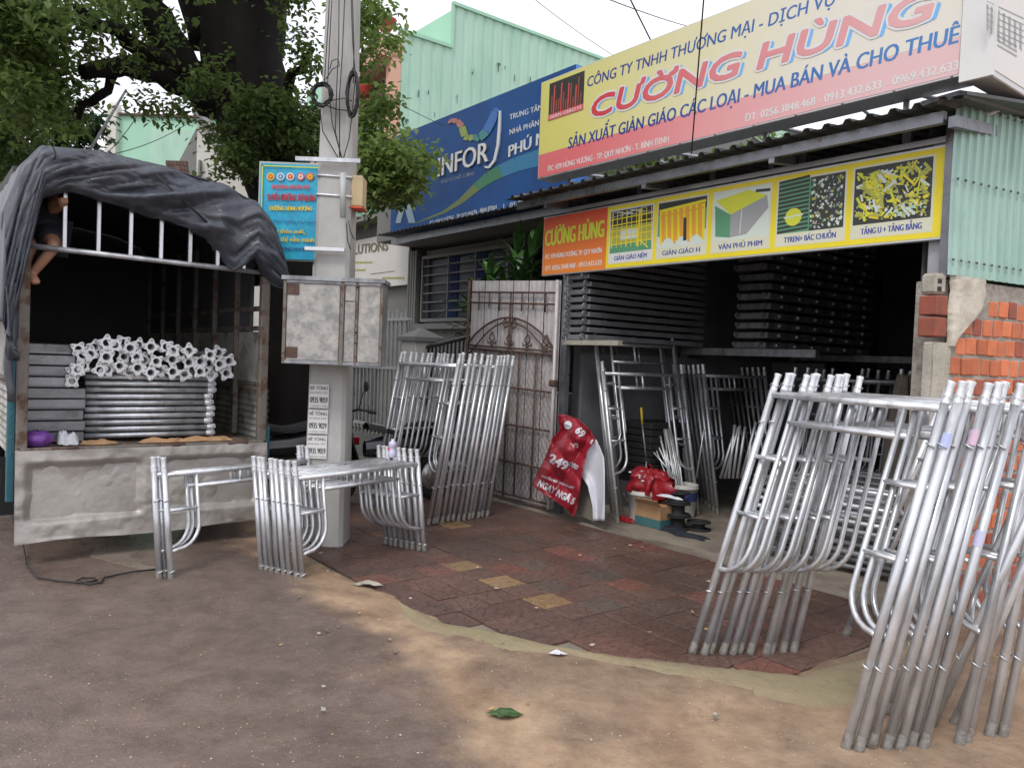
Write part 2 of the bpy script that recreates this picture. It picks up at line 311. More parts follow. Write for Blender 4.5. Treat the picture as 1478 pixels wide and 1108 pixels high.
# ---------------------------------------------------------------- ground
def smooth(a, b, x): t = np.clip((x-a)/(b-a), 0, 1); return t*t*(3-2*t)
def vnoise(x, y, s, seed=0):
    x = x*s+seed*17.3; y = y*s+seed*9.1; xi = np.floor(x).astype(int); yi = np.floor(y).astype(int); fx = x-xi; fy = y-yi
    h = lambda i, j: (np.sin(i*127.1+j*311.7+seed*74.7)*43758.5453) % 1
    fx = fx*fx*(3-2*fx); fy = fy*fy*(3-2*fy)
    return (h(xi, yi)*(1-fx)+h(xi+1, yi)*fx)*(1-fy)+(h(xi, yi+1)*(1-fx)+h(xi+1, yi+1)*fx)*fy
def fbm(x, y, s, seed=0, o=4): return sum(vnoise(x, y, s*2**k, seed+k)*.5**k for k in range(o))/1.9
# edge of the paving, facade frame (x right, y in): street side of the shop
EDGE = [(-9, -1.6), (-3.2, -1.9), (-1, -2.6), (.4, -3.0), (1.0, -3.06), (1.62, -2.98), (2.5, -2.95), (2.75, -2.78), (3.45, -2.40), (4.16, -1.80), (4.14, -.3), (4.12, .35)]
def edge_y(x): return np.interp(x, [p[0] for p in EDGE], [p[1] for p in EDGE])
def to_F(x, y): dx = x-.43; dy = y-8.37; c, s = math.cos(F.ang), math.sin(F.ang); return dx*c+dy*s, -dx*s+dy*c
def paved(x, y):   # signed: >0 inside paving
    fx, fy = to_F(x, y); return np.minimum(fy-edge_y(fx), 4.13-fx)
def gz(x, y):
    d = paved(x, y); dd_ = d+.22*(fbm(x, y, 3.1, 31)-.55); out = smooth(.14, -.02, dd_)
    sand = np.exp(-((d+.55+.5*(fbm(x, y, .9, 3)-.5))/.42)**2)
    z = .014*out+out*(.028*sand+.016*(fbm(x, y, 2.1, 7)-.5)+.010*(fbm(x, y, 11, 5)-.5)*smooth(-2.6, -.3, d)+.004*(fbm(x, y, 30, 6)-.5))
    return z-.05*(1-out)
_h = np.arange(0, 5.2, .024); _o = 5.2*np.exp(np.linspace(0, 1, 46)**1.0*math.log(420/5.2))[1:]; _h = np.r_[_h, _o]; g = np.r_[-_h[::-1][:-1], _h]; n = len(g)
gx = g+.2; gy = g+5.0
X, Y = np.meshgrid(gx, gy); Z = gz(X, Y)
me = bpy.data.meshes.new('ground'); vv = np.stack([X, Y, Z], -1).reshape(-1, 3)
idx = np.arange(n*n).reshape(n, n); q = np.stack([idx[:-1, :-1], idx[:-1, 1:], idx[1:, 1:], idx[1:, :-1]], -1).reshape(-1, 4)
me.from_pydata(vv.tolist(), [], q.tolist()); me.polygons.foreach_set('use_smooth', [True]*len(q))
d = paved(X, Y); fx, fy = to_F(X, Y)
thr = np.interp(fx, [-6, -1, .5, 1.4, 5, 12], [-1.9, -2.9, -3.25, -3.35, -3.45, -3.4]); dn = fy-thr+.55*(fbm(X, Y, .9, 3)-.5)+.45*(fbm(X, Y, 4, 9, 5)-.5)
sandw = np.clip(smooth(-.25, .2, dn)*(.35+1.1*(fbm(X, Y, 2.1, 41, 5)-.2))+.5*np.exp(-((dn-.15)/.16)**2), 0, 1)
wet = np.clip(fbm(X, Y, .55, 21)*1.5-.25, 0, 1)
ca = me.color_attributes.new('soil', 'FLOAT_COLOR', 'POINT'); cc = np.stack([sandw, wet, sandw*0, sandw*0+1], -1).reshape(-1); ca.data.foreach_set('color', cc)
m = bpy.data.materials.new('muddy road'); m.use_nodes = True; nt = m.node_tree; b = nt.nodes['Principled BSDF']; L = nt.links.new
at = N(nt, 'ShaderNodeVertexColor'); at.layer_name = 'soil'; sp = N(nt, 'ShaderNodeSeparateColor'); L(at.outputs[0], sp.inputs[0])
tc = N(nt, 'ShaderNodeTexCoord')
def noi(s, dt=6., ro=.6): q = N(nt, 'ShaderNodeTexNoise', Scale=s, Detail=dt, Roughness=ro); L(tc.outputs['Object'], q.inputs['Vector']); return q.outputs[0]
def ramp(v, a, b_, ca, cb):
    q = N(nt, 'ShaderNodeValToRGB'); q.color_ramp.elements[0].position = a; q.color_ramp.elements[1].position = b_; q.color_ramp.elements[0].color = (*ca, 1); q.color_ramp.elements[1].color = (*cb, 1); L(v, q.inputs[0]); return q.outputs[0]
def mixc(f, a, b_, mode='MIX'):
    q = N(nt, 'ShaderNodeMixRGB', blend_type=mode); 
    for i, v in ((0, f), (1, a), (2, b_)):
        if isinstance(v, (float, int)): q.inputs[i].default_value = v
        elif isinstance(v, tuple): q.inputs[i].default_value = (*v, 1)
        else: L(v, q.inputs[i])
    return q.outputs[0]
road = ramp(noi(1.1, 8), .3, .7, (.118, .083, .068), (.185, .136, .112)); sandc = ramp(noi(2.3, 8), .3, .7, (.24, .155, .098), (.42, .30, .19))
grit = ramp(noi(60, 5, .85), .57, .66, (0, 0, 0), (1, 1, 1)); grit2 = ramp(noi(36, 6, .85), .34, .44, (1, 1, 1), (0, 0, 0)); clod = ramp(noi(5, 10, .72), .32, .60, (.70, .68, .66), (1.14, 1.14, 1.14))
c = mixc(sp.outputs[0], road, sandc); c = mixc(mixc(.42, (0., 0., 0.), grit), c, (.36, .30, .23)); c = mixc(mixc(.4, (0., 0., 0.), grit2), c, (.05, .035, .027)); c = mixc(1., c, clod, 'MULTIPLY')
L(c, b.inputs['Base Color'])
wr = N(nt, 'ShaderNodeMapRange'); wr.inputs['From Min'].default_value = .35; wr.inputs['From Max'].default_value = .75; wr.inputs['To Min'].default_value = .16; wr.inputs['To Max'].default_value = .46; L(noi(.9, 5), wr.inputs[0])
rm = N(nt, 'ShaderNodeMath', operation='MAXIMUM'); r5 = N(nt, 'ShaderNodeMath', operation='MULTIPLY'); r5.inputs[1].default_value = .85; L(sp.outputs[0], r5.inputs[0]); L(r5.outputs[0], rm.inputs[0]); L(wr.outputs[0], rm.inputs[1]); L(rm.outputs[0], b.inputs['Roughness'])
hh = N(nt, 'ShaderNodeMath', operation='ADD'); L(noi(95, 4, .7), hh.inputs[0]); h3 = N(nt, 'ShaderNodeMath', operation='MULTIPLY'); h3.inputs[1].default_value = 2.; L(noi(26, 5), h3.inputs[0]); L(h3.outputs[0], hh.inputs[1])
bp = N(nt, 'ShaderNodeBump', Strength=.45, Distance=.009); L(hh.outputs[0], bp.inputs['Height']); L(bp.outputs[0], b.inputs['Normal'])
me.materials.append(m); gr = link(bpy.data.objects.new('ground', me)); gr['kind'] = 'structure'

# ---------------------------------------------------------------- paving of small square tiles
def tile_mat(name, c, c2):
    m = bpy.data.materials.new(name); m.use_nodes = True; nt = m.node_tree; b = nt.nodes['Principled BSDF']; L = nt.links.new
    tc = N(nt, 'ShaderNodeTexCoord'); oi = N(nt, 'ShaderNodeObjectInfo'); ge = N(nt, 'ShaderNodeNewGeometry')
    vo = N(nt, 'ShaderNodeTexVoronoi', feature='DISTANCE_TO_EDGE', Scale=15.0); nz = N(nt, 'ShaderNodeTexNoise', Scale=9.0, Detail=3.0)
    va = N(nt, 'ShaderNodeMixRGB'); va.inputs[0].default_value = .06; L(ge.outputs['Position'], va.inputs[1]); L(ge.outputs['Position'], nz.inputs['Vector']); L(nz.outputs['Color'], va.inputs[2]); L(va.outputs[0], vo.inputs['Vector'])
    mr = N(nt, 'ShaderNodeMapRange'); mr.inputs['From Min'].default_value = .0; mr.inputs['From Max'].default_value = .045; L(vo.outputs[0], mr.inputs[0])
    n1 = N(nt, 'ShaderNodeTexNoise', Scale=1.3, Detail=6.0); L(ge.outputs['Position'], n1.inputs['Vector'])
    cr = N(nt, 'ShaderNodeValToRGB'); cr.color_ramp.elements[0].position = .36; cr.color_ramp.elements[1].position = .62; cr.color_ramp.elements[0].color = (*c2, 1); cr.color_ramp.elements[1].color = (*c, 1); L(n1.outputs[0], cr.inputs[0])
    hs = N(nt, 'ShaderNodeHueSaturation'); rr = N(nt, 'ShaderNodeMapRange'); rr.inputs['To Min'].default_value = .88; rr.inputs['To Max'].default_value = 1.1; L(oi.outputs['Random'], rr.inputs[0]); L(rr.outputs[0], hs.inputs['Value']); L(cr.outputs[0], hs.inputs['Color'])
    n2 = N(nt, 'ShaderNodeTexNoise', Scale=30.0, Detail=4.0); L(ge.outputs['Position'], n2.inputs['Vector']); r3 = N(nt, 'ShaderNodeMapRange'); r3.inputs['From Min'].default_value = .3; r3.inputs['From Max'].default_value = .7; r3.inputs['To Min'].default_value = .75; r3.inputs['To Max'].default_value = 1.2; L(n2.outputs[0], r3.inputs[0])
    mm = N(nt, 'ShaderNodeMixRGB', blend_type='MULTIPLY'); mm.inputs[0].default_value = .3; L(hs.outputs[0], mm.inputs[1]); L(mr.outputs[0], mm.inputs[2])
    m2 = N(nt, 'ShaderNodeMixRGB', blend_type='MULTIPLY'); m2.inputs[0].default_value = 1.; L(mm.outputs[0], m2.inputs[1]); L(r3.outputs[0], m2.inputs[2]); L(m2.outputs[0], b.inputs['Base Color'])
    n3 = N(nt, 'ShaderNodeTexNoise', Scale=1.7, Detail=4.0); L(ge.outputs['Position'], n3.inputs['Vector']); r4 = N(nt, 'ShaderNodeMapRange'); r4.inputs['From Min'].default_value = .38; r4.inputs['From Max'].default_value = .65; r4.inputs['To Min'].default_value = .3; r4.inputs['To Max'].default_value = .72; L(n3.outputs[0], r4.inputs[0]); L(r4.outputs[0], b.inputs['Roughness'])
    bp = N(nt, 'ShaderNodeBump', Strength=.6, Distance=.006); L(mr.outputs[0], bp.inputs['Height']); L(bp.outputs[0], b.inputs['Normal'])
    return m
TM = tile_mat('maroon paving tile', (.135, .072, .054), (.095, .060, .046)); TR_ = tile_mat('red paving tile', (.19, .078, .058), (.14, .07, .052)); TO = tile_mat('ochre paving tile', (.27, .165, .08), (.21, .135, .07)); TG = tile_mat('grey paving tile', (.115, .08, .062), (.09, .07, .056))
pv = MB(); EP = [(x, y) for x, y in EDGE if x <= 4.2]
pav_poly = [(x, y, -.004) for x, y in EP]+[(4.12, 1.2, -.004), (-9, 1.2, -.004)]
pv.prism(pav_poly[::-1], (0, 0, -.12))
pavement = build('pavement', pv, M['floor'], fr=F, base=(0, 0, 0), kind='structure')
S = .25; tm = {}
def tile_mesh(tl, k):
    mb = MB(); h = S/2-.003; mb.bbox(-h, h, -h, h, -.03, .008, .0035); return mesh_data('tile', mb, tl)
tms = {k: tile_mesh(m_, k) for k, m_ in (('m', TM), ('r', TR_), ('o', TO), ('g', TG))}
o1 = F.hit(668, 816, 'z', .01); ox, oy = o1[0], o1[1]; spots = []
for i in range(-24, 20):
    for j in range(-20, 8):
        x, y = ox+i*S, oy+j*S
        if y > .35 or x > 4.0 or x < -6: continue
        if min(y-edge_y(x), 4.14-x) < .05: continue
        if x < .2 and y > .1: continue
        if x > .9 and y > .15: continue
        wq = F.w((x, y, 0)); spots.append((np.hypot(wq[0], wq[1]), i, j, x, y))
spots.sort(); strange = {(0, 0): 'o', (2, 0): 'o', (4, 0): 'o'}
for xq, yq, kq in ((485, 105, 'x'),): pass
for px_, py_, k_ in ((620, 805, 'r'), (515, 835, 'r'), (1075, 795, 'o'), (655, 762, 'o'), (760, 778, 'g')):
    h_ = F.hit(px_, py_, 'z', .01); strange[(round((h_[0]-ox)/S), round((h_[1]-oy)/S))] = k_
rest = MB()
for nn, (dd, i, j, x, y) in enumerate(spots):
    k = strange.get((i, j)) or ('m' if random.random() > .12 else random.choice('rrg'))
    if nn < 296:
        o = link(bpy.data.objects.new('tile', tms[k])); o.parent = pavement; o.location = (x, y, .004+random.uniform(-.003, .003)); o.rotation_euler = (random.gauss(0, .008), random.gauss(0, .008), random.gauss(0, .008))
    else: rest.bbox(x-S/2+.003, x+S/2-.003, y-S/2+.003, y+S/2-.003, -.02, .008+random.uniform(-.003, .003), .0035)
if rest.v: build('tile_field', rest, TM, parent=pavement, kind='stuff')
# mossy concrete kerb along the paving edge (broken, uneven strip)
kb = MB(); pts = [(2.05, -2.98), (2.5, -2.97), (2.75, -2.82), (3.1, -2.66), (3.45, -2.44), (3.85, -2.12), (4.18, -1.82), (4.2, -1.3), (4.18, -.7), (4.16, -.1), (4.15, .5)]
xs = np.array([p[0] for p in pts]); ys = np.array([p[1] for p in pts]); s_ = np.r_[0, np.cumsum(np.hypot(np.diff(xs), np.diff(ys)))]
def kerb(u, v):
    s = u*s_[-1]; x = np.interp(s, s_, xs); y = np.interp(s, s_, ys); x2 = np.interp(s+.05, s_, xs); y2 = np.interp(s+.05, s_, ys)
    dx, dy = x2-x, y2-y
    if abs(dx)+abs(dy) < 1e-6: dx, dy = 0, 1
    l_ = math.hypot(dx, dy); nx, ny = dy/l_, -dx/l_; q = fbm(np.array(s), np.array(v), 3., 4); wd = (.15+.16*q)*(1 if s < 2.9 else .6)*min(1, .35+s*1.2)
    wd *= float(np.interp(s, [0, .3, .9, 1.25, 1.7, 2.4, 2.9, 3.2], [.2, 1, 1.1, .2, .7, 1.5, 1.2, .8]))
    o = (v-.25)*wd*(1.3 if v > .8 else 1)
    h = .034*math.sin(math.pi*min(1, max(0, v*.86+.07)))**.5+.012*float(fbm(np.array(s*1.), np.array(v), 8., 8)-.5)-(.03 if v in (0, 1) else 0)
    return (x+nx*o, y+ny*o, .002+h)
kb.grid(150, 8, kerb)
M['moss_concrete'] = mat('mossy yellow concrete', (.30, .25, .145), .85, 0, .25, 5, .9, 40, (.20, .155, .10), .48, 5, .2)
build('kerb', kb, M['moss_concrete'], fr=F, base=(3, -2, 0), kind='structure')
# concrete apron + floor inside the shop
fl = MB(); fl.prism([(4.12, .13, .012), (4.12, 6.8, .012), (.12, 6.8, .012), (.12, .5, .012), (.55, .12, .012), (.95, .02, .012), (1.6, .0, .012), (2.4, .08, .012)][::1], (0, 0, -.05))
build('shop_floor', fl, M['floor'], fr=F, base=(2, 3, 0), kind='structure')
pd = MB(); hp = [F.hit(x, y, 'z', .0) for x, y in [(130, 805), (215, 828), (330, 820), (375, 800), (420, 765), (250, 775), (140, 790)]]
M['puddle'] = mat('damp grey concrete patch', (.22, .18, .145), .32, 0, .15, 3, .05, 20)
pd.prism([(p[0], p[1], .020) for p in hp][::-1], (0, 0, -.03)); build('drive_slab', pd, M['puddle'], fr=F, kind='structure')

# ---------------------------------------------------------------- scaffold frames
def hframe(name, H, Wd, inner, joint, bar2, rungs, Rr=.021, galv='galv', pins=True):
    t = link(bpy.data.objects.new(name, None)); t.empty_display_size = .1; BASES[t.name] = (W, np.zeros(3)); t['category'] = 'scaffold frame'; t['label'] = 'x'
    g = M[galv]; top = H-.125
    leg = MB(); leg.tube([(0, 0, .07), (0, 0, H-.10)], Rr, 10)
    lm = mesh_data('leg', leg, g)
    ft = MB(); ft.lathe([(0, 0), (Rr*.8, 0), (Rr*1.12, .012), (Rr*1.02, .035), (Rr*1.0, .075)], n=10); fm = mesh_data('foot', ft, M['foot'])
    sg = MB(); sg.lathe([(Rr*1.0, H-.102), (Rr*1.0, H-.085), (Rr*.86, H-.078), (Rr*.84, H-.02), (Rr*1.0, H-.006), (Rr*.98, H), (Rr*.72, H), (Rr*.7, H-.03), (0, H-.03)], n=10)
    sg.tube([(Rr*1.25*math.cos(a), Rr*1.25*math.sin(a), H-.07+.006*math.sin(3*a)) for a in np.linspace(0, 2*math.pi, 13)], .0022, 4, cap=False); sm_ = mesh_data('spigot', sg, M['galv_end'])
    def ch(nm, me, p, loc=(0, 0, 0), rot=None):
        o = link(bpy.data.objects.new(nm, me)); o.parent = p; o.location = loc; 
        if rot: o.rotation_euler = rot
        return o
    for x in (0, Wd):
        l_ = ch('leg', lm, t, (x, 0, 0)); ch('foot', fm, l_); ch('spigot', sm_, l_)
    b = MB(); b.tube([(Rr*.6, 0, top), (Wd-Rr*.6, 0, top)], Rr*.86, 8); build('top_bar', b, g, parent=t)
    b = MB(); b.tube([(inner, 0, bar2), (Wd-inner, 0, bar2)], Rr*.72, 8); build('lower_bar', b, g, parent=t)
    ri = Rr*.66
    for s in (0, 1):
        X = lambda x: x if s == 0 else Wd-x
        rad = min(inner*.85, .17); pts = [(X(inner), 0, top-Rr*.5), (X(inner), 0, joint+rad)]+[(X(inner-rad+rad*math.cos(a)), 0, joint+rad-rad*math.sin(a)*(1.0)) for a in np.linspace(0, math.pi/2, 7)[1:]]+[(X(Rr*.5), 0, joint-.01)]
        b = MB(); b.tube(pts, ri, 8); build('bent_tube', b, g, parent=t)
        for z in rungs:
            b = MB(); b.tube([(X(Rr*.5), 0, z), (X(inner), 0, z)], ri*.9, 7); build('rung', b, g, parent=t)
        if pins:
            for z in (joint-.14, top-.17):
                b = MB(); b.tube([(X(-Rr*.9), -Rr*.6, z-.012), (X(0), -Rr*1.5, z), (X(Rr*1.1), -Rr*.9, z+.004)], .0045, 5); build('lock_pin', b, g, parent=t)
    for x in ((.5*Wd-.03,) if H > 1.2 else (.5*Wd-.02, .5*Wd+.13)):
        b = MB(); b.tube([(x, 0, bar2), (x, 0, top)], ri*.9, 7); build('strut', b, g, parent=t)
    return t
def place_frame(proto, A, B, lean, first, k=0, dx=0.):
    """A, B: the ground under the left and right foot; lean: sideways run of the head (m) to the +normal side"""
    A = np.array(A[:3], float); B = np.array(B[:3], float); A[2] = B[2] = 0
    X = B-A; X /= np.linalg.norm(X); Nn = np.array([-X[1], X[0], 0]); H = proto['H']; h = math.sqrt(H*H-lean*lean); Z = (Nn*lean+np.array([0, 0, h]))/H
    # sideways skew: parallelogram slump about the feet
    Z = Z+X*dx/H; Z = Z-X*(Z@X); Z /= np.linalg.norm(Z)
    if dx:
        q = dx/H; Z2 = Z*math.cos(q)+X*math.sin(q); X = X*math.cos(q)-Z*math.sin(q); Z = Z2
    Yv = np.cross(Z, X); z0 = .0+max(0, -X[2]*np.linalg.norm(B-A))
    m = Matrix(((X[0], Yv[0], Z[0], A[0]), (X[1], Yv[1], Z[1], A[1]), (X[2], Yv[2], Z[2], A[2]+z0+.004), (0, 0, 0, 1)))
    if first: proto.matrix_world = m; return proto
    return copy_tree(proto, m)
tall = hframe('scaffolding', 1.65, 1.11, .20, .50, 1.375, (1.16, .83)); tall['H'] = 1.65
low = hframe('scaffolding', .84, 1.22, .235, .20, .62, (.47,)); low['H'] = .84
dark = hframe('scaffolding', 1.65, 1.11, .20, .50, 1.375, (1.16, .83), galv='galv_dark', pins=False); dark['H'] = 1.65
used = set()
def put(proto, A, B, lean, label, group, dx=0.):
    o = place_frame(proto, A, B, lean, proto.name not in used, dx=dx); used.add(proto.name); o['label'] = label; o['group'] = group; return o
def G(x, y): return W.hit(x, y, 'z', 0)
# the big leaning stack at the right
lx = [998, 1012, 1024, 1040, 1053, 1066, 1079, 1100, 1110, 1132, 1146]; rx = [1220, 1238, 1256, 1278, 1297, 1314, 1331, 1383, 1394, 1427, 1446]; ry = [1083, 1087, 1082, 1084, 1085, 1080, 1083, 1078, 1074, 1066, 1066]
for k in range(11):
    b = G(rx[k], ry[k]); a = G(lx[k], 945); u_ = (a-b)/np.linalg.norm(a-b); a = b+u_*1.11
    put(tall, a, b, .49+random.uniform(-.02, .02) if k < 7 else .47+random.uniform(-.03, .03), '%s galvanized frame from the left in the big leaning stack at right' % ORD[k], 'tall frames leaning in the right hand stack')
for k_, (o_, z_, x_) in enumerate([(p_, z_, x_) for p_, z_, x_ in ((1, 1.34, 1.11), (3, 1.36, 1.11), (6, .9, 1.11))]):
    par = [q for q in bpy.data.objects if q.get('group') == 'tall frames leaning in the right hand stack'][o_]; b = MB()
    b.v = []; n_ = 8; b.add([(x_+.0222*math.cos(a), .0222*math.sin(a), z_+h) for h in (0, .07) for a in np.linspace(-2.6, -.2, n_)], [(i, i+1, n_+i+1, n_+i) for i in range(n_-1)], 0); me_ = mesh_data('sticker', b, flat('stk%d' % k_, ((.42, .48, .75), (.62, .45, .58), (.5, .5, .7))[k_])); q = link(bpy.data.objects.new('sticker', me_)); q.parent = par
# strays behind them leaning the other way round
for k, (x, y, tx, ty, ln) in enumerate([(1278, 1033, 1200, 880, .50), (1342, 1051, 1262, 890, .53), (1376, 1047, 1290, 890, .50)]):
    b = G(x, y); a = G(tx, ty); u_ = (a-b)/np.linalg.norm(a-b); a = b+u_*1.11
    put(tall, a, b, ln, ['stray galvanized frame tucked behind the leftmost legs of the big leaning stack', 'steeply leaning stray frame inside the right hand stack', 'stray frame nearest the brick wall under the right hand stack'][k], 'tall frames leaning in the right hand stack')
# stack beside the folded gate
b0, b1 = np.array([-.747, 7.30, 0]), np.array([-.20, 7.83, 0])
for k in range(13):
    f_ = k/12+random.uniform(-.02, .02); b = b0+(b1-b0)*f_; a = b+np.array([-.615, .788, 0])*1.11
    put(tall, a, b, (.27+random.uniform(-.03, .03)), '%s frame from the street in the upright stack beside the folded gate' % ORD[k], 'tall frames stacked by the gate', dx=random.uniform(-.02, .01))
# low frames by the pole
b0, b1, a0, a1 = np.array([-1.009, 6.518, 0]), np.array([-.641, 6.341, 0]), np.array([-1.737, 5.544, 0]), np.array([-1.383, 5.35, 0])
for k in range(8):
    f_ = k/7+random.uniform(-.03, .03); b = b0+(b1-b0)*f_; a = a0+(a1-a0)*f_; u_ = (b-a)/np.linalg.norm(b-a)
    put(low, a, a+u_*1.22, .14+random.uniform(-.015, .015), '%s low frame from the truck in the knee high row by the concrete pole' % ORD[k], 'low frames in front of the pole')
for k, (x, y) in enumerate([(230, 838), (238, 836), (247, 838)]):
    a = G(x, y); u_ = np.array([.6, .8, 0]); put(low, a, a+u_*1.22, .12+.01*k, ['low frame closest to the hanging tailgate', 'middle low frame of the three in front of the tailgate', 'low frame nearest the road of the three in front of the tailgate'][k], 'low frames in front of the tailgate')
# frames standing in the shop opening
def Fw(x, y): return F.w((x, y, 0))
dv = np.array([.845, .535, 0])
for k, (px, py, ln, lb) in enumerate([(892, 757, .36, 'frame standing foremost in the shop doorway left of the steel rods'), (884, 747, .36, 'frame right behind the foremost one in the shop doorway')]):
    a = G(px, py); put(tall, a, a+dv*1.11, ln, lb, 'frames standing in the shop opening')
hi = hframe('scaffolding', 1.98, 1.11, .20, .75, 1.66, (1.42, 1.05), galv='galv', pins=False); hi['H'] = 1.98
for k, (px, py, ln, lb) in enumerate([(888, 752, .47, 'tallest frame behind the pair in the shop doorway'), (896, 740, .47, 'second tall frame leaning behind the doorway pair')]):
    a = G(px, py); put(hi, a, a+dv*1.11, ln, lb, 'frames standing in the shop opening')
for k in range(6):
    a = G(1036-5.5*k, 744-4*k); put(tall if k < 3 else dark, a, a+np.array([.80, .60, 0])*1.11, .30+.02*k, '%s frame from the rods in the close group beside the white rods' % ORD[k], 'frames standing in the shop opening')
for k in range(9):
    y = 1.7+.16*k+random.uniform(-.03, .03); x = 1.7+random.uniform(-.06, .06)+(k > 4)*.25
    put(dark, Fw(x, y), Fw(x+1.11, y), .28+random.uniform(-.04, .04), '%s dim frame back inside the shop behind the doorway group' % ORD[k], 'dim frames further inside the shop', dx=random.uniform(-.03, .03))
for k in range(8):
    y = 2.2+.15*k; x = 2.95+random.uniform(-.05, .05)
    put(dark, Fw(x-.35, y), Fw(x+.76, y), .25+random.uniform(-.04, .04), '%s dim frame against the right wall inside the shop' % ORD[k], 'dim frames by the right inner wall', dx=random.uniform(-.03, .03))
# flat pile of frames lying on the floor by the post
def lay(proto, c, z, yaw, label, group):
    m = Matrix.Translation(Vector((*F.w((c[0], c[1], 0))[:2], z))) @ Matrix.Rotation(F.ang+yaw, 4, 'Z') @ Matrix.Rotation(R(-90), 4, 'X') @ Matrix.Translation((-.555, 0, -proto['H']/2))
    o = copy_tree(proto, m); o['label'] = label; o['group'] = group; return o
for k in range(11):
    lay(tall if k > 5 else dark, (3.15+random.uniform(-.07, .07), .95+random.uniform(-.1, .1)), .07+.062*k, R(90)+random.uniform(-.12, .12), '%s frame from the floor in the flat pile behind the leaning stack' % ORD[k], 'frames lying in the flat pile')

# ---------------------------------------------------------------- workshop building
def corr(mb, P0, eu, ev, Lu, Lv, pitch=.11, h=.018, nv=1, mi=0, flatf=.55, bow=None):
    """ribbed sheet: ribs run along ev, profile across eu, height along their normal"""
    eu = np.array(eu, float); ev = np.array(ev, float); nn = np.cross(eu, ev); us = []; n = int(Lu/pitch)
    for k in range(n+1):
        b = k*pitch
        for f_, z in ((0, 0), (flatf, 0), (flatf+.12, 1), (.88, 1)): us.append((b+f_*pitch, z*h))
    us = [u for u in us if u[0] <= Lu+1e-6]; m_ = len(us); P0 = np.array(P0, float)
    vs = []
    for j in range(nv+1):
        for u, z in us:
            p = P0+eu*u+ev*(Lv*j/nv)+nn*z
            if bow: p = p+nn*bow(u, Lv*j/nv)
            vs.append(p)
    mb.add(vs, [(j*m_+i, j*m_+i+1, (j+1)*m_+i+1, (j+1)*m_+i) for j in range(nv) for i in range(m_-1)], mi); return mb
shop = thing('workshop_building', 'open fronted workshop with dark interior and ribbed roof full of scaffolding', 'workshop', F, (2, 3, 0))
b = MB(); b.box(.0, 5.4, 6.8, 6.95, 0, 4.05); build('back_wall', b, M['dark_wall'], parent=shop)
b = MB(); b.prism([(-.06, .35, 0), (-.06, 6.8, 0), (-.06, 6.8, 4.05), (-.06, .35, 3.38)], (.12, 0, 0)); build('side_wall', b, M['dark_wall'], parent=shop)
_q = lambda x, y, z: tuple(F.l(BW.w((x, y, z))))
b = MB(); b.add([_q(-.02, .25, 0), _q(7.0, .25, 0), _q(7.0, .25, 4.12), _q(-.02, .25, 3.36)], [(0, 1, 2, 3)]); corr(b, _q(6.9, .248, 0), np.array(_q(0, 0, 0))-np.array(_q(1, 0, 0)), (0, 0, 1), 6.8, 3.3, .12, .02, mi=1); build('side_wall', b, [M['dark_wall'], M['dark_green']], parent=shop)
b = MB(); b.prism([(4.2, -.42, 3.31), (5.3, 6.98, 4.12), (4.2, 6.98, 4.12)], (0, 0, .02)); build('roof_edge', b, M['roof_sheet'], parent=shop)
# roof: eave over the street, falling to the street
sl = .11
rv = np.array([0, 1, sl]); rl = np.linalg.norm(rv)
b = MB(); corr(b, (-.40, -.42, 3.30), (1, 0, 0), rv/rl, 4.62, 7.4*rl, .155, .028, 1)
n0 = len(b.v); corr(b, (-.40, -.42, 3.296), (1, 0, 0), rv/rl, 4.62, 7.4*rl, .155, .028, 1); build('roof', b, M['roof_sheet'], parent=shop)
def post(x, y, z0, z1, w_=.075, mk='galv_dark'):
    b = MB(); b.bbox(x-w_/2, x+w_/2, y-w_/2, y+w_/2, z0, z1, .006); return build('post', b, M[mk], parent=shop)
M['post_grey'] = mat('lilac grey post paint', (.34, .34, .36), .55, .2, .1, 5, .1, 40, (.25, .22, .20), .35, 6)
post(3.87, .05, 0, 3.2, .085, 'post_grey'); post(.13, .05, 0, 3.2, .08); post(1.4, .05, 3.17, 3.3, .05); post(2.55, .05, 3.17, 3.3, .05)
for y, z in ((-.28, 3.25), (1.6, 3.45), (3.4, 3.65), (5.2, 3.85)):
    b = MB(); b.box(-.35, 4.02, y-.025, y+.025, z-.045, z+.03); build('purlin', b, M['steel_dark'], parent=shop)
for x in (.1, 1.45, 2.75, 4.05):
    b = MB(); b.prism([(x, -.30, 3.235), (x, -.30, 3.165), (x, 6.7, 3.92), (x, 6.7, 3.99)], (.05, 0, 0)); build('rafter', b, M['steel_dark'], parent=shop)
b = MB(); b.box(.1, 3.95, -.02, .04, 3.16, 3.2); build('lintel', b, M['alu'], parent=shop)
for x in (.13, 1.15, 2.0, 2.85, 3.65):
    b = MB(); b.box(x-.03, x+.03, -.01, .03, 3.2, 3.32); build('sign_stay', b, M['steel_dark'], parent=shop)
# rack beam and shelves that carry the stacks
b = MB(); b.box(.15, .95, .0, .06, 1.775, 1.825); build('rack_beam', b, M['plaster'], parent=shop)
b = MB(); b.box(.15, 1.9, 1.9, 1.98, 1.74, 1.82); build('rack_beam', b, M['galv_dark'], parent=shop)
b = MB(); b.box(.15, 1.9, 4.2, 4.28, 1.74, 1.82); build('rack_beam', b, M['galv_dark'], parent=shop)
for y in (.03, 1.94, 4.24): 
    b = MB(); b.box(.12, .2, y-.03, y+.03, 0, 1.77); b2 = build('rack_leg', b, M['steel_dark'], parent=shop)
b = MB(); b.box(1.84, 1.9, 4.21, 4.27, 0, 1.74); build('rack_leg', b, M['steel_dark'], parent=shop)
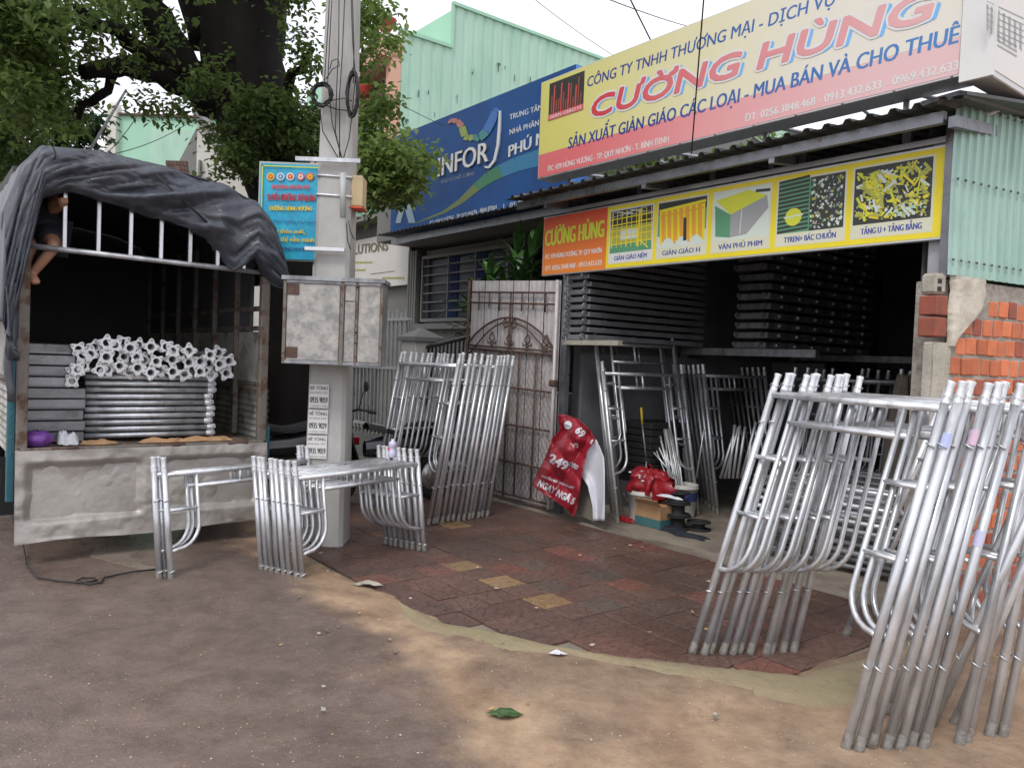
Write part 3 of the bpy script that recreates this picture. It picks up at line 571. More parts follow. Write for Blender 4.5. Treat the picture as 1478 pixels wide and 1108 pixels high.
# tall thin posts and the green strip next to the right post
b = MB(); corr(b, (3.72, .42, .3), (.93, .36, 0), (0, 0, 1), .16, 2.05, .08, .02); build('sheet_offcut', b, M['green_sheet'], fr=F, label='narrow mint sheet offcut standing beside the right hand post', cat='sheet offcut')
for k, (x, y, h_) in enumerate(((3.66, .5, 2.2), (3.79, .36, 1.95), (3.60, .62, 1.9))):
    b = MB(); b.tube([(x, y, .02), (x+.03, y-.02, h_)], .024, 8); build('steel_pipe', b, M['galv_dark'], fr=F, label=['tallest loose pipe standing against the right hand post', 'shorter loose pipe between the post and the mint offcut', 'inner loose pipe just left of the mint offcut'][k], cat='pipe', group='pipes by the right hand post')
# upper cladding on the brick wall side
clad = thing('sheet_cladding', 'mint green ribbed sheet cladding above the brick side wall', 'cladding', BW, (1, 0, 2.25))
for k in range(5):
    b = MB(); x0 = -.17+k*.86; corr(b, (x0, -.035-.004*(k % 2), 2.26), (1, 0, 0), (0, 0, 1), .85, 1.13+.09*k, .085, .016, 4, bow=lambda u, v: -.01*math.sin(v*2.6)); build('sheet', b, M['green_sheet'], parent=clad)
    b = MB()
    for z in (2.36, 2.88, 3.36):
        for q in range(10):
            xx = x0+.03+q*.085; b.lathe([(0, -.012), (.009, -.010), (.009, 0)], (xx, -.04-.006, z), 6, axis='y')
    build('screw_row', b, M['steel_dark'], parent=clad, kind='stuff')
b = MB(); b.prism([(-.2, -.07, 3.40), (4.2, -.07, 3.90), (4.2, .2, 3.90), (-.2, .2, 3.40)], (0, 0, .03)); build('capping', b, M['galv_dark'], parent=clad)
b = MB(); b.box(-.12, -.06, .0, .06, 2.25, 3.45); build('batten', b, M['steel_dark'], parent=clad)
# brick wall
wall = thing('brick_wall', 'rough orange hollow brick side wall with smeared cement', 'wall', BW, (2, .1, 0))
b = MB(); b.grid(60, 30, lambda u, v: (-.08+4.28*u, -.014-.014*float(fbm(np.array(u*4.3), np.array(v*2.2), 8., 5)), 2.24*v)); b.box(-.08, 4.2, .018, .24, 0, 2.24); build('mortar_bed', b, M['mortar'], parent=wall)
b = MB(); b.bbox(-.26, -.075, -.02, .05, 0, 1.82, .01); b.grid(10, 24, lambda u, v: (-.262+.185*u, -.021-.016*float(fbm(np.array(u*.2), np.array(v*1.8), 9., 3)), 1.82*v)); build('pillar', b, M['plaster'], parent=wall)
bm_ = [mesh_data('brick', MB().bbox(-.048, .048, -.03, .04, -.052, .052, .006), M[k]) for k in ('brick', 'brick_dark')]
def plastered(x, z): return x < .02+.30*smooth(1.65, 2.1, z)-.0 if z > 1.62 else x < -.02
nb = 0
for r_ in range(17):
    z = .075+r_*.133
    for q in range(40):
        x = -.02+q*.113+(.055 if r_ % 2 else 0)+random.uniform(-.006, .006)
        if x > 4.15 or (z > 1.85 and x < .0+.24*smooth(1.85, 2.08, z)+random.uniform(-.03, .03)) or nb > 298 or z > 2.2: continue
        if x > 1.2+.45*(nb < 0) and x > 2.0: continue
        o = link(bpy.data.objects.new('brick', bm_[1] if (random.random() < .13 or z < .3) else bm_[0])); o.parent = wall; pb = BASES[wall.name][1]; nb += 1
        o.location = (x-pb[0], .0+random.uniform(-.008, .006)-pb[1], z+random.uniform(-.006, .006)-pb[2]); o.rotation_euler = (random.gauss(0, .02), random.gauss(0, .03), random.gauss(0, .04))
        o.scale = (random.uniform(.96, 1.13), 1, random.uniform(1.0, 1.13))
far = MB()
for r_ in range(17):
    for q in range(19):
        x = 2.08+q*.113+(.055 if r_ % 2 else 0); z = .075+r_*.133
        if x < 4.15 and z < 2.2: far.bbox(x-.045, x+.045, -.03, .04, z-.05, z+.05, .006)
build('brick_field', far, M['brick'], parent=wall, kind='stuff')
for z in (1.92, 2.06):
    b = MB(); b.bbox(-.25, -.13, -.03, .1, z-.065, z+.062, .008); build('brick', b, M['brick_dark'], parent=wall)
b = MB(); b.bbox(-.25, -.14, -.02, .1, 2.13, 2.27, .02); b.box(-.235, -.20, -.022, .0, 2.15, 2.18, 1); b.box(-.235, -.20, -.022, .0, 2.20, 2.23, 1); build('broken_block', b, [M['plaster'], M['ink_hole_black']], parent=wall)  # black boxes on the block face paint the shade inside its holes
# cement smear, an uneven skin over the brick
def smear(u, v):
    z = 1.80+.46*v; xl = -.14+.06*float(fbm(np.array(z), np.array(.3), 9, 2)); xr = -.10+.32*float(smooth(1.80, 2.08, np.array(z)))+.07*float(fbm(np.array(z), np.array(.9), 14, 6))
    x = xl+(xr-xl)*u; e = min(u, 1-u)*6; return (x, -.030-.022*min(1, e)+.02*(e < .01)-.01*float(fbm(np.array(x), np.array(z), 16, 1)), z)
b = MB(); b.grid(24, 40, smear); build('cement_smear', b, M['plaster_pale'], parent=wall)

# ---------------------------------------------------------------- deck stacks on the rack
def deck(mb, L_, w_, h_):    # long pressed deck, hooks at both ends, lying along y
    mb.bbox(-w_/2, w_/2, 0, L_, 0, h_*.72, .006)
    return mb
def deckthing(x, y0, z, L_, w_, h_, label, group, mk, rings=False):
    t = thing('scaffold_deck', label, 'deck', F, (x, y0, z), group)
    b = MB(); b.bbox(x-w_/2, x+w_/2, y0, y0+L_, z, z+h_*.66, .006)
    for q in range(1, 8): b.box(x-w_/2+.0, x+w_/2, y0+q*L_/8-.006, y0+q*L_/8+.006, z+h_*.66, z+h_*.72)
    build('plate', b, M[mk], parent=t)
    for sx in (-1, 1):
        xx = x+sx*w_*.40; b = MB(); b.tube([(xx, y0, z+h_*.4)]+[(xx, y0-.035+.03*math.cos(a), z+h_*.42+.026*math.sin(a)) for a in np.linspace(.6, 4.6, 8)], .009, 6); build('hook', b, M[mk], parent=t)
    if rings:
        for q in range(6):
            yy = y0+.2+q*L_/6.3; b = MB(); b.lathe([(.012, 0), (.020, .0), (.020, .03), (.012, .03)], (x+w_/2, yy, z+h_*.36), 8, axis='x'); build('ring', b, M['galv'], parent=t)
    return t
for k in range(14):
    deckthing(.30+random.uniform(-.012, .012), .04+random.uniform(-.02, .02), 1.83+k*.078, 1.86, .34, .078, '%s dark deck from the bottom of the stack over the low shelf' % ORD[k], 'dark decks in the left hand rack stack', 'deck_dark')
for k in range(13):
    deckthing(1.05+random.uniform(-.03, .03), 1.98+random.uniform(-.04, .04), 1.83+k*.108, 2.25, .42, .105, '%s ringed deck from the bottom of the brighter stack deeper in the shop' % ORD[k], 'ringed decks in the deeper rack stack', 'galv_dark', True)
# dark boards under the rack
b = MB(); b.box(.1, .14, .3, 3.8, .0, 1.7); b.box(.14, .9, 3.8, 3.84, 0, 1.7); build('board_screen', b, M['dark_wall'], fr=F, label='grey board screen standing under the rack shelf', cat='board')
for k in range(9):
    x = 2.35+.16*k; b = MB(); b.tube([(x, 5.3+random.uniform(-.2, .2), .02), (x-.28-.02*k, 6.3, 2.3+random.uniform(-.3, .5))], .03, 7); build('steel_prop', b, M['steel_dark'], fr=F, label='%s dark steel prop from the left leaning on the back wall' % ORD[k], cat='prop', group='dark props against the back wall')

# ---------------------------------------------------------------- signs of the workshop
def Hx(px, py, y): h_ = F.hit(px, py, 'y', y); return h_[0], h_[2]
def word(parent, s, pl, pr, cap_px, y, mk, bold=.0, shear=0., depth=0., plane=None, name='lettering', dz=0.):
    """pl, pr: where the baseline starts and ends"""
    x0, z0 = Hx(*pl, plane); x1, z1 = Hx(*pr, plane); _, zt = Hx(pl[0], pl[1]-cap_px, plane)
    mb = text_mb(s, x0, x1, z0+dz, zt-z0, y, bold, shear, depth, arc=lambda x: (x-x0)/(x1-x0)*(z1-z0))
    return build(name, mb, mk if isinstance(mk, list) else M[mk], parent=parent)
Y1 = -.36
ub = thing('shop_banner', 'large yellow shop banner with painted sheen and red slab letters above the ribbed eave', 'sign', F, (2.09, -.25, 3.45))
b = MB(); b.bbox(.045, 4.135, -.355, -.12, 3.455, 4.44, .004); build('box_frame', b, M['alu'], parent=ub)
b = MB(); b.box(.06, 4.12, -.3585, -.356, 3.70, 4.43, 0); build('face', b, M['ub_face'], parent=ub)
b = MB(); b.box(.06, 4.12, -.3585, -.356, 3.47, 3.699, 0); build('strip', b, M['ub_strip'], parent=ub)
pl = -.36
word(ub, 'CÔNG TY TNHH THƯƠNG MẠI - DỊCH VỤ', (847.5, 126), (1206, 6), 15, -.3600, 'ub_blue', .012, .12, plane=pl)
x0, x1, z0, capH = .83, 3.96, 3.915, .215
slope_ = lambda x: -.05*(x-x0)/(x1-x0)
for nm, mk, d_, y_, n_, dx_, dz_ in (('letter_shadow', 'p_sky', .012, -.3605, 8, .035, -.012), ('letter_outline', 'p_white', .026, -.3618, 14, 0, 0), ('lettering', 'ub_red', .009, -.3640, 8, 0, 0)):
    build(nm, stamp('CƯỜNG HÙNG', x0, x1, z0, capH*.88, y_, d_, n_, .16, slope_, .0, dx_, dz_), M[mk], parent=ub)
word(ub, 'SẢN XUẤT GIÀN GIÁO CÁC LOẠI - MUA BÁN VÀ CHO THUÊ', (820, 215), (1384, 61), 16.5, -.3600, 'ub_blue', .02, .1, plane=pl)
word(ub, 'ĐC: 439 HÙNG VƯƠNG - TP. QUY NHƠN - T. BÌNH ĐỊNH', (790.5, 247.5), (965, 205), 8, -.3600, 'p_white', .02, 0, plane=pl)
word(ub, 'ĐT: 0256.3848.468 - 0913.432.633 - 0969.432.633', (1075, 176), (1383, 100), 11, -.3600, 'p_white', .02, 0, plane=pl)
# photo panel on the banner
xa, za = Hx(793, 131, pl); xb, zb = Hx(841, 181-8, pl)
pic = MB(); zt, zb = 4.39, 4.02; pic.box(xa, xb, -.3598, -.3592, zb, zt, 0); q = -.3603
for k in range(13):
    u = xa+(xb-xa)*(.06+.07*k); hgt = (.62+.3*math.sin(k*1.9))*(zt-zb); pic.add([(u, q-.0002*k, zb+.05), (u+.018, q-.0002*k, zb+.05), (u+.026, q-.0002*k, zb+.05+hgt*.85), (u+.006, q-.0002*k, zb+.05+hgt*.85)], [(0, 1, 2, 3)], 1+(k % 3 == 1))
pic.box(xa, xb, -.3640, -.3635, zb, zb+.055, 3)
build('printed_picture', pic, [M['p_dark'], M['p_brown'], M['p_red'], M['p_redstrip']], parent=ub, kind='stuff')
mb = text_mb('GIÀN GIÁO H', xa+.03, xb-.03, zb+.014, .03, -.3645, .03); build('lettering', mb, M['p_white'], parent=ub)
for k in range(12):
    b = MB(); b.lathe([(0, -.004), (.008, -.003), (.008, 0)], (.12+k*.36, -.3585, 3.463), 6, axis='y'); build('rivet', b, M['steel_dark'], parent=ub)
for x in (.3, 1.5, 2.6, 3.7):
    for dy in (0.9,):
        b = MB(); b.tube([(x, -.14, 3.52), (x+.05, dy, 3.60)], .016, 6); b2 = build('stay', b, M['alu'], parent=ub)
    b = MB(); b.tube([(x, -.14, 3.46), (x, -.14, 3.28)], .02, 6); build('stay', b, M['alu'], parent=ub)
    b = MB(); b.tube([(x+.02, -.14, 4.2), (x+.3, 1.3, 3.68)], .014, 6); build('stay', b, M['alu'], parent=ub)
# side sign, at a right angle
ss = thing('side_sign', 'plain white box sign with grey line drawing at the right end of the shop banner', 'sign', F, (4.25, .8, 3.42))
b = MB(); b.bbox(4.15, 4.30, -.36, 2.6, 3.42, 4.75, .006); build('box_frame', b, M['alu'], parent=ss)
b = MB(); b.box(4.3, 4.304, -.33, 2.58, 3.46, 4.73); build('face', b, M['sign_back'], parent=ss)
def Hp(px, py): h_ = F.hit(px, py, 'x', 4.306); return h_[1], h_[2]
b = MB()
def qd(p, mi): b.add([(4.3055+.0004*mi, *Hp(*q)) for q in p], [(0, 1, 2, 3)], mi)
for k, x in enumerate((1424, 1430, 1436)): qd([(x, 6+4*k), (x+3, 7+4*k), (x+3, 46+4*k), (x, 44+4*k)], 0)
for k in range(5): qd([(1440+k*8, 14+k*5), (1443+k*8, 15+k*5), (1443+k*8, 62+k*3), (1440+k*8, 58+k*3)], 0)
for k in range(5): qd([(1424, 1+k*9), (1478, 26+k*9), (1478, 28+k*9), (1424, 2.5+k*9)], 0)
for k in range(3): qd([(1440, 50+7*k), (1468, 66+7*k), (1468, 69+7*k), (1440, 52.5+7*k)], 0)
build('line_drawing', b, [M['p_grey']], parent=ss, kind='stuff')
b = MB(); b.box(4.13, 4.32, -.375, -.345, 3.41, 4.76); build('corner_trim', b, M['p_white'], parent=ss)
for y in (.25, 1.3, 2.3):
    b = MB(); b.tube([(4.2, y, 3.42), (4.0, y-.1, 3.3)], .02, 6); build('stay', b, M['alu'], parent=ss)
b = MB(); b.tube([(3.2, .9, 3.52), (4.6, .9, 3.52)], .022, 6); build('stay', b, M['galv_dark'], parent=ss)

# lower banner
lb = thing('product_banner', 'yellow product banner with five pictures and orange name panel over the doorway', 'sign', F, (1.9, -.03, 2.51))
b = MB(); b.bbox(-.19, 3.97, -.05, .0, 2.508, 3.138, .004); build('box_frame', b, M['alu'], parent=lb)
b = MB(); b.box(Hx(876, 340, -.05)[0]+.001, 3.955, -.0525, -.0505, 2.525, 3.12); build('face', b, M['p_yellow'], parent=lb)
m = bpy.data.materials.new('orange name print'); m.use_nodes = True; nt = m.node_tree; tc = N(nt, 'ShaderNodeTexCoord'); sp = N(nt, 'ShaderNodeSeparateXYZ'); cr = N(nt, 'ShaderNodeValToRGB'); mr = N(nt, 'ShaderNodeMapRange'); mr.inputs['From Max'].default_value = .62
cr.color_ramp.elements[0].color = (.78, .24, .03, 1); cr.color_ramp.elements[1].color = (.62, .07, .03, 1); nt.links.new(tc.outputs['Object'], sp.inputs[0]); nt.links.new(sp.outputs[2], mr.inputs[0]); nt.links.new(mr.outputs[0], cr.inputs[0]); nt.links.new(cr.outputs[0], nt.nodes['Principled BSDF'].inputs['Base Color'])
b = MB(); b.box(-.178, Hx(876, 340, -.05)[0], -.0525, -.0505, 2.52, 3.125); build('name_panel', b, m, parent=lb)
p2 = -.053
word(lb, 'CƯỜNG HÙNG', (787, 356), (871.5, 342), 24, -.0532, 'p_olive', .03, 0, plane=p2, name='letter_shadow')
word(lb, 'CƯỜNG HÙNG', (787, 355.5), (871, 341.5), 23, -.0538, 'p_lime', .02, 0, plane=p2)
word(lb, 'ĐC: 439 HÙNG VƯƠNG, TP. QUY NHƠN', (787, 374), (868, 364.5), 7, -.0534, 'p_white', .02, 0, plane=p2)
word(lb, 'ĐT: 0256.3848.468 - 0913.432.633', (787, 391), (868, 382), 7, -.0534, 'p_white', .02, 0, plane=p2)
def zone(pl_, pr_, cap=.0): return Hx(*pl_, p2)[0], Hx(*pr_, p2)[0]
panels = [((879, 0), (944, 0), 'GIÀN GIÁO NÊM'), ((947, 0), (1022, 0), 'GIÀN GIÁO H'), ((1026, 0), (1113, 0), 'VÁN PHỦ PHIM'), ((1118, 0), (1221, 0), 'TYREN+ BÁC CHUỒN'), ((1226, 0), (1347, 0), 'TĂNG U + TĂNG BẰNG')]
edges = [Hx(a, 330, p2)[0] for a in (879, 944, 947, 1022, 1026, 1113, 1118, 1221, 1226, 1347)]
PZ0, PZ1 = 2.565, 3.085
for k in range(5):
    xa, xb = edges[2*k]+.008, edges[2*k+1]-.008; wd = xb-xa
    b = MB(); b.box(xa, xb, -.0532, -.0526, PZ0, PZ1); build('panel', b, M['p_cream' if k else 'p_white'], parent=lb)
    cap = panels[k][2]; mb = text_mb(cap, xa+wd*.14, xb-wd*.12, PZ0+.028, .045, -.0538, .03); build('lettering', mb, M['p_blue'], parent=lb)
    b = MB(); i0, i1, j0, j1 = xa+.015, xb-.015, PZ0+.10, PZ1-.015; W_ = i1-i0; H_ = j1-j0; lay_ = [0]
    def pq(pts, mi):
        lay_[0] += 1; yy = -.0535-.00002*lay_[0]; b.add([(i0+W_*u, yy, j0+H_*v) for u, v in pts], [tuple(range(len(pts)))], mi)
    def bar(u0, v0, u1, v1, w_, mi):
        L_ = math.hypot((u1-u0)*W_, (v1-v0)*H_); du, dv = -(v1-v0)*H_/L_*w_/W_, (u1-u0)*W_/L_*w_/H_
        pq([(u0-du, v0-dv), (u1-du, v1-dv), (u1+du, v1+dv), (u0+du, v0+dv)], mi)
    rr = random.Random(k*7+3)
    if k == 0:
        pq([(0, 0), (1, 0), (1, 1), (0, 1)], 7); pq([(0, .62), (1, .62), (1, 1), (0, 1)], 0); pq([(0, 0), (1, 0), (1, .24), (0, .22)], 4); pq([(.25, .3), (.68, .3), (.68, .55), (.25, .55)], 5)
        for q in range(9): bar(.04+.12*q, .12, .05+.115*q, .98, .004 if q % 3 else .007, 1)
        for v in (.2, .38, .52, .66, .8): bar(0, v, 1, v+.03, .005, 1)
        for q in range(8): bar(rr.random(), .85, rr.random(), .98, .002, 5)
        bar(.68, .1, .70, .95, .012, 1); bar(.72, .25, .92, .05, .006, 1)
    elif k == 1:
        pq([(0, 0), (1, 0), (1, 1), (0, 1)], 4); pq([(0, .72), (1, .75), (1, 1), (0, 1)], 0); pq([(0, 0), (1, 0), (1, .3), (0, .25)], 5)
        for q in range(22):
            u = .05+.042*q; lo = .08+.14*abs(math.sin(q*.45)); pq([(u, lo), (u+.05, lo-.03), (u+.035, .86), (u-.03, .84)], 3 if q % 3 else 1)
        bar(.02, .82, .98, .90, .012, 1); bar(.05, .7, .95, .76, .006, 3); pq([(.55, .1), (.62, .1), (.6, .6), (.54, .6)], 0)
    elif k == 2:
        pq([(0, 0), (1, 0), (1, 1), (0, 1)], 5); pq([(.02, .75), (.05, .1), (.32, .05), (.32, .52)], 4); pq([(.32, .52), (.32, .05), (.62, .08), (.98, .55), (.95, .8)], 2); pq([(.03, .85), (.32, .52), (.95, .80), (.62, .97)], 6); bar(.75, .92, 1, .90, .012, 0); bar(.5, .1, .52, .6, .004, 5)
    elif k == 3:
        pq([(0, 0), (1, 0), (1, 1), (0, 1)], 4)
        for q in range(13): bar(0, .03+.08*q, .48, .05+.08*q+.02, .010, 0)
        pq([(.25+.13*math.cos(a), .3+.17*math.sin(a)) for a in np.linspace(0, 6.28, 18)[:-1]], 6); bar(.1, .3, .4, .33, .006, 5); pq([(.5, 0), (1, 0), (1, 1), (.5, 1)], 0)
        for q in range(150):
            u, v, s_q = .51+.46*rr.random(), .03+.92*rr.random(), .008+.02*rr.random(); a0 = rr.random()*6
            pq([(u+s_q*math.cos(a0+a), v+s_q*1.5*math.sin(a0+a)) for a in (0, 1.2, 2.5, 4.2)], rr.choice([4, 5, 5, 7, 2]))
    else:
        pq([(0, 0), (1, 0), (1, 1), (0, 1)], 0)
        for q in range(330):
            u, v = rr.random()*.9+.04, rr.random()*.8+.1; a = rr.gauss(-.5, .8); l_ = .06+.12*rr.random(); c_, s_q = math.cos(a)*l_/2, math.sin(a)*l_/2
            if 0.02 < u-abs(c_) and u+abs(c_) < .98 and .02 < v-abs(s_q)*1.4 and v+abs(s_q)*1.4 < .98: bar(u-c_, v-s_q*1.4, u+c_, v+s_q*1.4, .004+.007*rr.random(), rr.choice([6, 6, 7, 7, 0, 5, 1]))
        for q in range(60):
            u, v, s_q = .55+.42*rr.random(), .03+.25*rr.random(), .01+.02*rr.random(); pq([(u-s_q, v-s_q*.6), (u+s_q, v-s_q), (u+s_q*.7, v+s_q), (u-s_q, v+s_q*.8)], rr.choice([5, 8, 0, 7]))
    build('printed_picture', b, [M['p_dark'], M['p_yellow'], M['p_grey'], M['p_orangefr'], M['p_green'], M['p_pale'], M['p_lime'], M['p_olive'], M['p_mint']], parent=lb, kind='stuff')

# ---------------------------------------------------------------- neighbour shop with the blue sign
bs = thing('blue_shop_sign', 'deep blue sign box with white INFOR letters and a colour swoosh', 'sign', F, (-3.5, 1.3, 3.67))
b = MB(); b.bbox(-5.85, -1.18, 1.2, 1.46, 3.67, 5.365, .004); build('panel', b, M['blue_sign'], parent=bs)
b = MB(); b.box(-1.178, -1.172, 1.203, 1.50, 3.68, 5.355); build('edge_panel', b, M['blue_edge'], parent=bs)
P3 = 1.19
word(bs, 'INFOR', (633, 255.6), (705, 233), 28, 1.194, 'letter_side', .02, 0, .012, plane=P3, name='letter_return')
word(bs, 'INFOR', (633, 255.6), (705, 233), 28, 1.176, 'letter_white', .015, 0, .003, plane=P3)
word(bs, 'VÌ SỰ TỪ CHẤT LƯỢNG', (636, 265), (684, 252), 4.5, 1.196, 'p_grey', 0, plane=P3)
word(bs, 'TRUNG TÂM PH', (735, 173), (795, 154), 8, 1.196, 'letter_white', .02, plane=P3)
word(bs, 'NHÀ PHÂN PHỐI', (735, 194.5), (800, 173.5), 8, 1.196, 'letter_white', .02, plane=P3)
word(bs, 'PHÚ NH', (734, 227), (800, 200), 17, 1.192, 'letter_white', .03, 0, .004, plane=P3)
word(bs, 'ĐC: HÙNG VƯƠNG - TP QUY NHƠN - BÌNH ĐỊNH', (620, 325), (716, 302), 6, 1.196, 'letter_white', .015, plane=P3)
word(bs, 'I', (726, 300), (727, 300), 6, 1.196, 'letter_white', .015, plane=P3)
word(bs, 'ĐT: 0935 437 399 -', (735, 300), (790, 285), 7, 1.196, 'letter_white', .02, plane=P3)
def ribbon(pts, y, mats, nm, th=.0, thick=.0):   # pts: (px,py,half width px, mat)
    b = MB(); 
    for i in range(len(pts)-1):
        (x0, y0, w0, mi), (x1, y1, w1, _) = pts[i], pts[i+1]; dx, dy = x1-x0, y1-y0; l_ = math.hypot(dx, dy); nx, ny = -dy/l_, dx/l_
        qs = [Hx(x0+nx*w0, y0+ny*w0, P3), Hx(x1+nx*w1, y1+ny*w1, P3), Hx(x1-nx*w1, y1-ny*w1, P3), Hx(x0-nx*w0, y0-ny*w0, P3)]
        if thick: b.prism([(a, y, c) for a, c in qs], (0, thick, 0), mi)
        else: b.add([(a, y-.00005*i, c) for a, c in qs], [(0, 1, 2, 3)], mi)
    return build(nm, b, mats, parent=bs)
ribbon([(600, 322, .6, 0), (640, 306, 2.0, 0), (665, 290, 4, 0), (687, 270, 6, 1), (705, 256, 8, 1), (722, 247, 9, 2), (745, 237, 10, 2), (783, 226, 12, 2)], 1.1975, [flat('s_olive', (.12, .17, .03)), flat('s_green', (.02, .17, .07)), flat('s_cyan', (.01, .17, .32))], 'swoosh')
ribbon([(647, 178, 1, 0), (652, 174, 3, 0), (660, 175, 4, 0), (667, 183, 5, 1), (671, 197, 5, 1), (676, 200, 4, 1), (683, 198, 4, 2), (692, 200, 5, 2), (702, 190, 6, 3), (710, 175, 6, 3), (715, 161, 5, 3), (719, 157, 3, 3)], 1.185, [flat('l_pink', (.45, .18, .14)), flat('l_lime', (.28, .36, .06)), flat('l_teal', (.03, .22, .22)), flat('l_blue', (.02, .13, .42))], 'bird_logo', thick=.01)
ribbon([(722, 160, 1.2, 0), (721, 185, 1.8, 0), (719, 210, 1.8, 0), (714, 232, 1.8, 0), (706, 242, 1.6, 0), (700, 241, 1.2, 0)], 1.18, [M['letter_white']], 'swash_letter', thick=.02)
qa = [(571, 322), (581, 276), (587, 276), (599, 322), (590, 322), (584, 300), (578, 322)]
b = MB(); b.prism([(Hx(*p, P3)[0], 1.19, Hx(*p, P3)[1]) for p in qa][::-1], (0, .012, 0)); build('pale_letter', b, flat('s_paleblue', (.25, .36, .40)), parent=bs)
nb_ = thing('neighbour_house', 'dim neighbouring shop house under a ribbed canopy with barred window', 'house', F, (-3.5, 4, 0))
b = MB(); b.box(-6.6, -.08, 4.2, 4.4, 0, 3.75); b.box(-.2, -.08, 1.3, 4.2, 0, 3.3); build('wall', b, M['dark_wall'], parent=nb_)
b = MB(); b.box(-6.9, -.5, 1.5, 9, 3.68, 3.72); b.box(-6.9, -1.2, 1.5, 9, 3.72, 5.2); build('upper_storey', b, M['grey_wall'], parent=nb_)
b = MB(); corr(b, (-6.0, 1.02, 3.66), (1, 0, 0), (0, .97, .05), 5.9, 3.2, .13, .022); corr(b, (-6.0, 1.02, 3.657), (1, 0, 0), (0, .97, .05), 5.9, 3.2, .13, .022); build('canopy', b, M['roof_sheet'], parent=nb_)
b = MB(); b.box(-5.9, -.1, 1.25, 1.33, 3.52, 3.63); build('beam', b, M['steel_dark'], parent=nb_)
xw0, zw1 = F.hit(603, 370, 'y', 2.2)[0], 3.45; xw1 = -4.2; zw0 = 2.27
for q in range(4):
    b = MB(); xx = -6.93+.085*q; b.bbox(xx, xx+.06, 2.2, 2.30, 0, 3.6, .008); build('pillar', b, M['grey_wall'], parent=nb_)
b = MB(); b.box(-6.6, -3.6, 2.42, 2.52, 0, 3.6); build('wall', b, M['grey_wall'], parent=nb_)
b = MB(); b.box(-6.45, -3.9, 2.40, 2.415, zw0, zw1); build('pane', b, M['glass'], parent=nb_)
flat('curtain', (.012, .03, .09), .9)
for xc in (-5.75, -4.9): b = MB(); b.grid(10, 2, lambda u, v: (xc+.3*u, 2.39+.01*math.sin(u*18), zw0+(zw1-zw0)*v)); build('curtain', b, M['curtain'], parent=nb_)
wf = MB()
for z in (zw0, zw1): wf.box(-6.55, -3.85, 2.28, 2.34, z-.03, z+.03)
for x in (-6.55, -3.9): wf.box(x, x+.05, 2.28, 2.34, zw0+.03, zw1-.03)
wfo = build('window_grille', wf, M['grey_wall'], parent=nb_)
for q in range(1, 7):
    b = MB(); z = zw0+(zw1-zw0)*q/7; b.box(-6.5, -3.9, 2.30, 2.32, z-.011, z+.011); build('bar', b, M['grey_wall'], parent=wfo)
for x in (-5.65, -4.8):
    b = MB(); b.box(x, x+.03, 2.285, 2.30, zw0, zw1); build('bar', b, M['grey_wall'], parent=wfo)
b = MB(); b.box(-6.6, -3.7, 2.2, 2.4, 2.10, 2.2); build('sill', b, M['grey_wall'], parent=nb_)
# front fence of the neighbours
def fence(x0, x1, y, z0, z1, step, name, label, mk='fence_white', w_=.028, rails=(.1, .5, .92), post_step=None):
    t = thing(name, label, 'fence', F, ((x0+x1)/2, y, z0)); n = int((x1-x0)/step)
    for k in range(n+1):
        x = x0+k*step; b = MB(); b.bbox(x-w_/2, x+w_/2, y-w_/2, y+w_/2, z0, z1-(.03 if k % 2 else 0), .004); build('bar', b, M[mk], parent=t)
    for r_ in rails:
        z = z0+(z1-z0)*r_; b = MB(); b.bbox(x0-.03, x1+.03, y-.034, y+.034, z-.022, z+.022, .004); build('rail', b, M[mk], parent=t)
    return t
fence(-5.4, -3.55, .3, .35, 2.25, .125, 'front_fence', 'white barred front fence right of the concrete pole', rails=(.08, .55, .93))
fence(-9.4, -7.2, .3, .2, 2.15, .14, 'front_fence', 'white barred front fence between the truck and the concrete pole', rails=(.1, .34, .52, .8, .96))
b = MB(); b.box(-9.6, -3.5, .22, .38, 0, .35); build('fence_wall', b, M['grey_wall'], fr=F, label='low grey wall under the white front fences', cat='wall')
b = MB(); b.bbox(-3.45, -3.05, .12, .52, 0, 1.80, .01); pc = thing('gate_pillar', 'pale gate pillar with pyramid cap beside the dark gate', 'pillar', F, (-3.25, .3, 0)); build('shaft', b, M['cream_wall'], parent=pc)
b = MB(); b.box(-3.5, -3.0, .07, .57, 1.80, 1.86); b.add([(-3.5, .07, 1.86), (-3.0, .07, 1.86), (-3.0, .57, 1.86), (-3.5, .57, 1.86), (-3.25, .32, 2.0)], [(0, 1, 4), (1, 2, 4), (2, 3, 4), (3, 0, 4)]); build('cap', b, M['grey_wall'], parent=pc)
dg = thing('dark_gate', 'dark arched bar gate behind the folded gate leaf', 'gate', F, (-2.3, .3, 0))
arch = lambda x: 1.72+.30*math.sin(math.pi*min(1, max(0, (x+3.05)/3.1))*.5)
for k in range(16):
    x = -3.0+.095*k; b = MB(); b.box(x-.012, x+.012, .29, .31, .1, arch(x)); build('bar', b, M['black_paint'], parent=dg)
b = MB(); b.tube([(x, .3, arch(x)) for x in np.linspace(-3.03, -1.5, 12)], .03, 6); build('rail', b, M['black_paint'], parent=dg)
b = MB(); b.tube([(x, .3, arch(x)-.3) for x in np.linspace(-3.03, -1.5, 12)], .02, 6); build('rail', b, M['black_paint'], parent=dg)
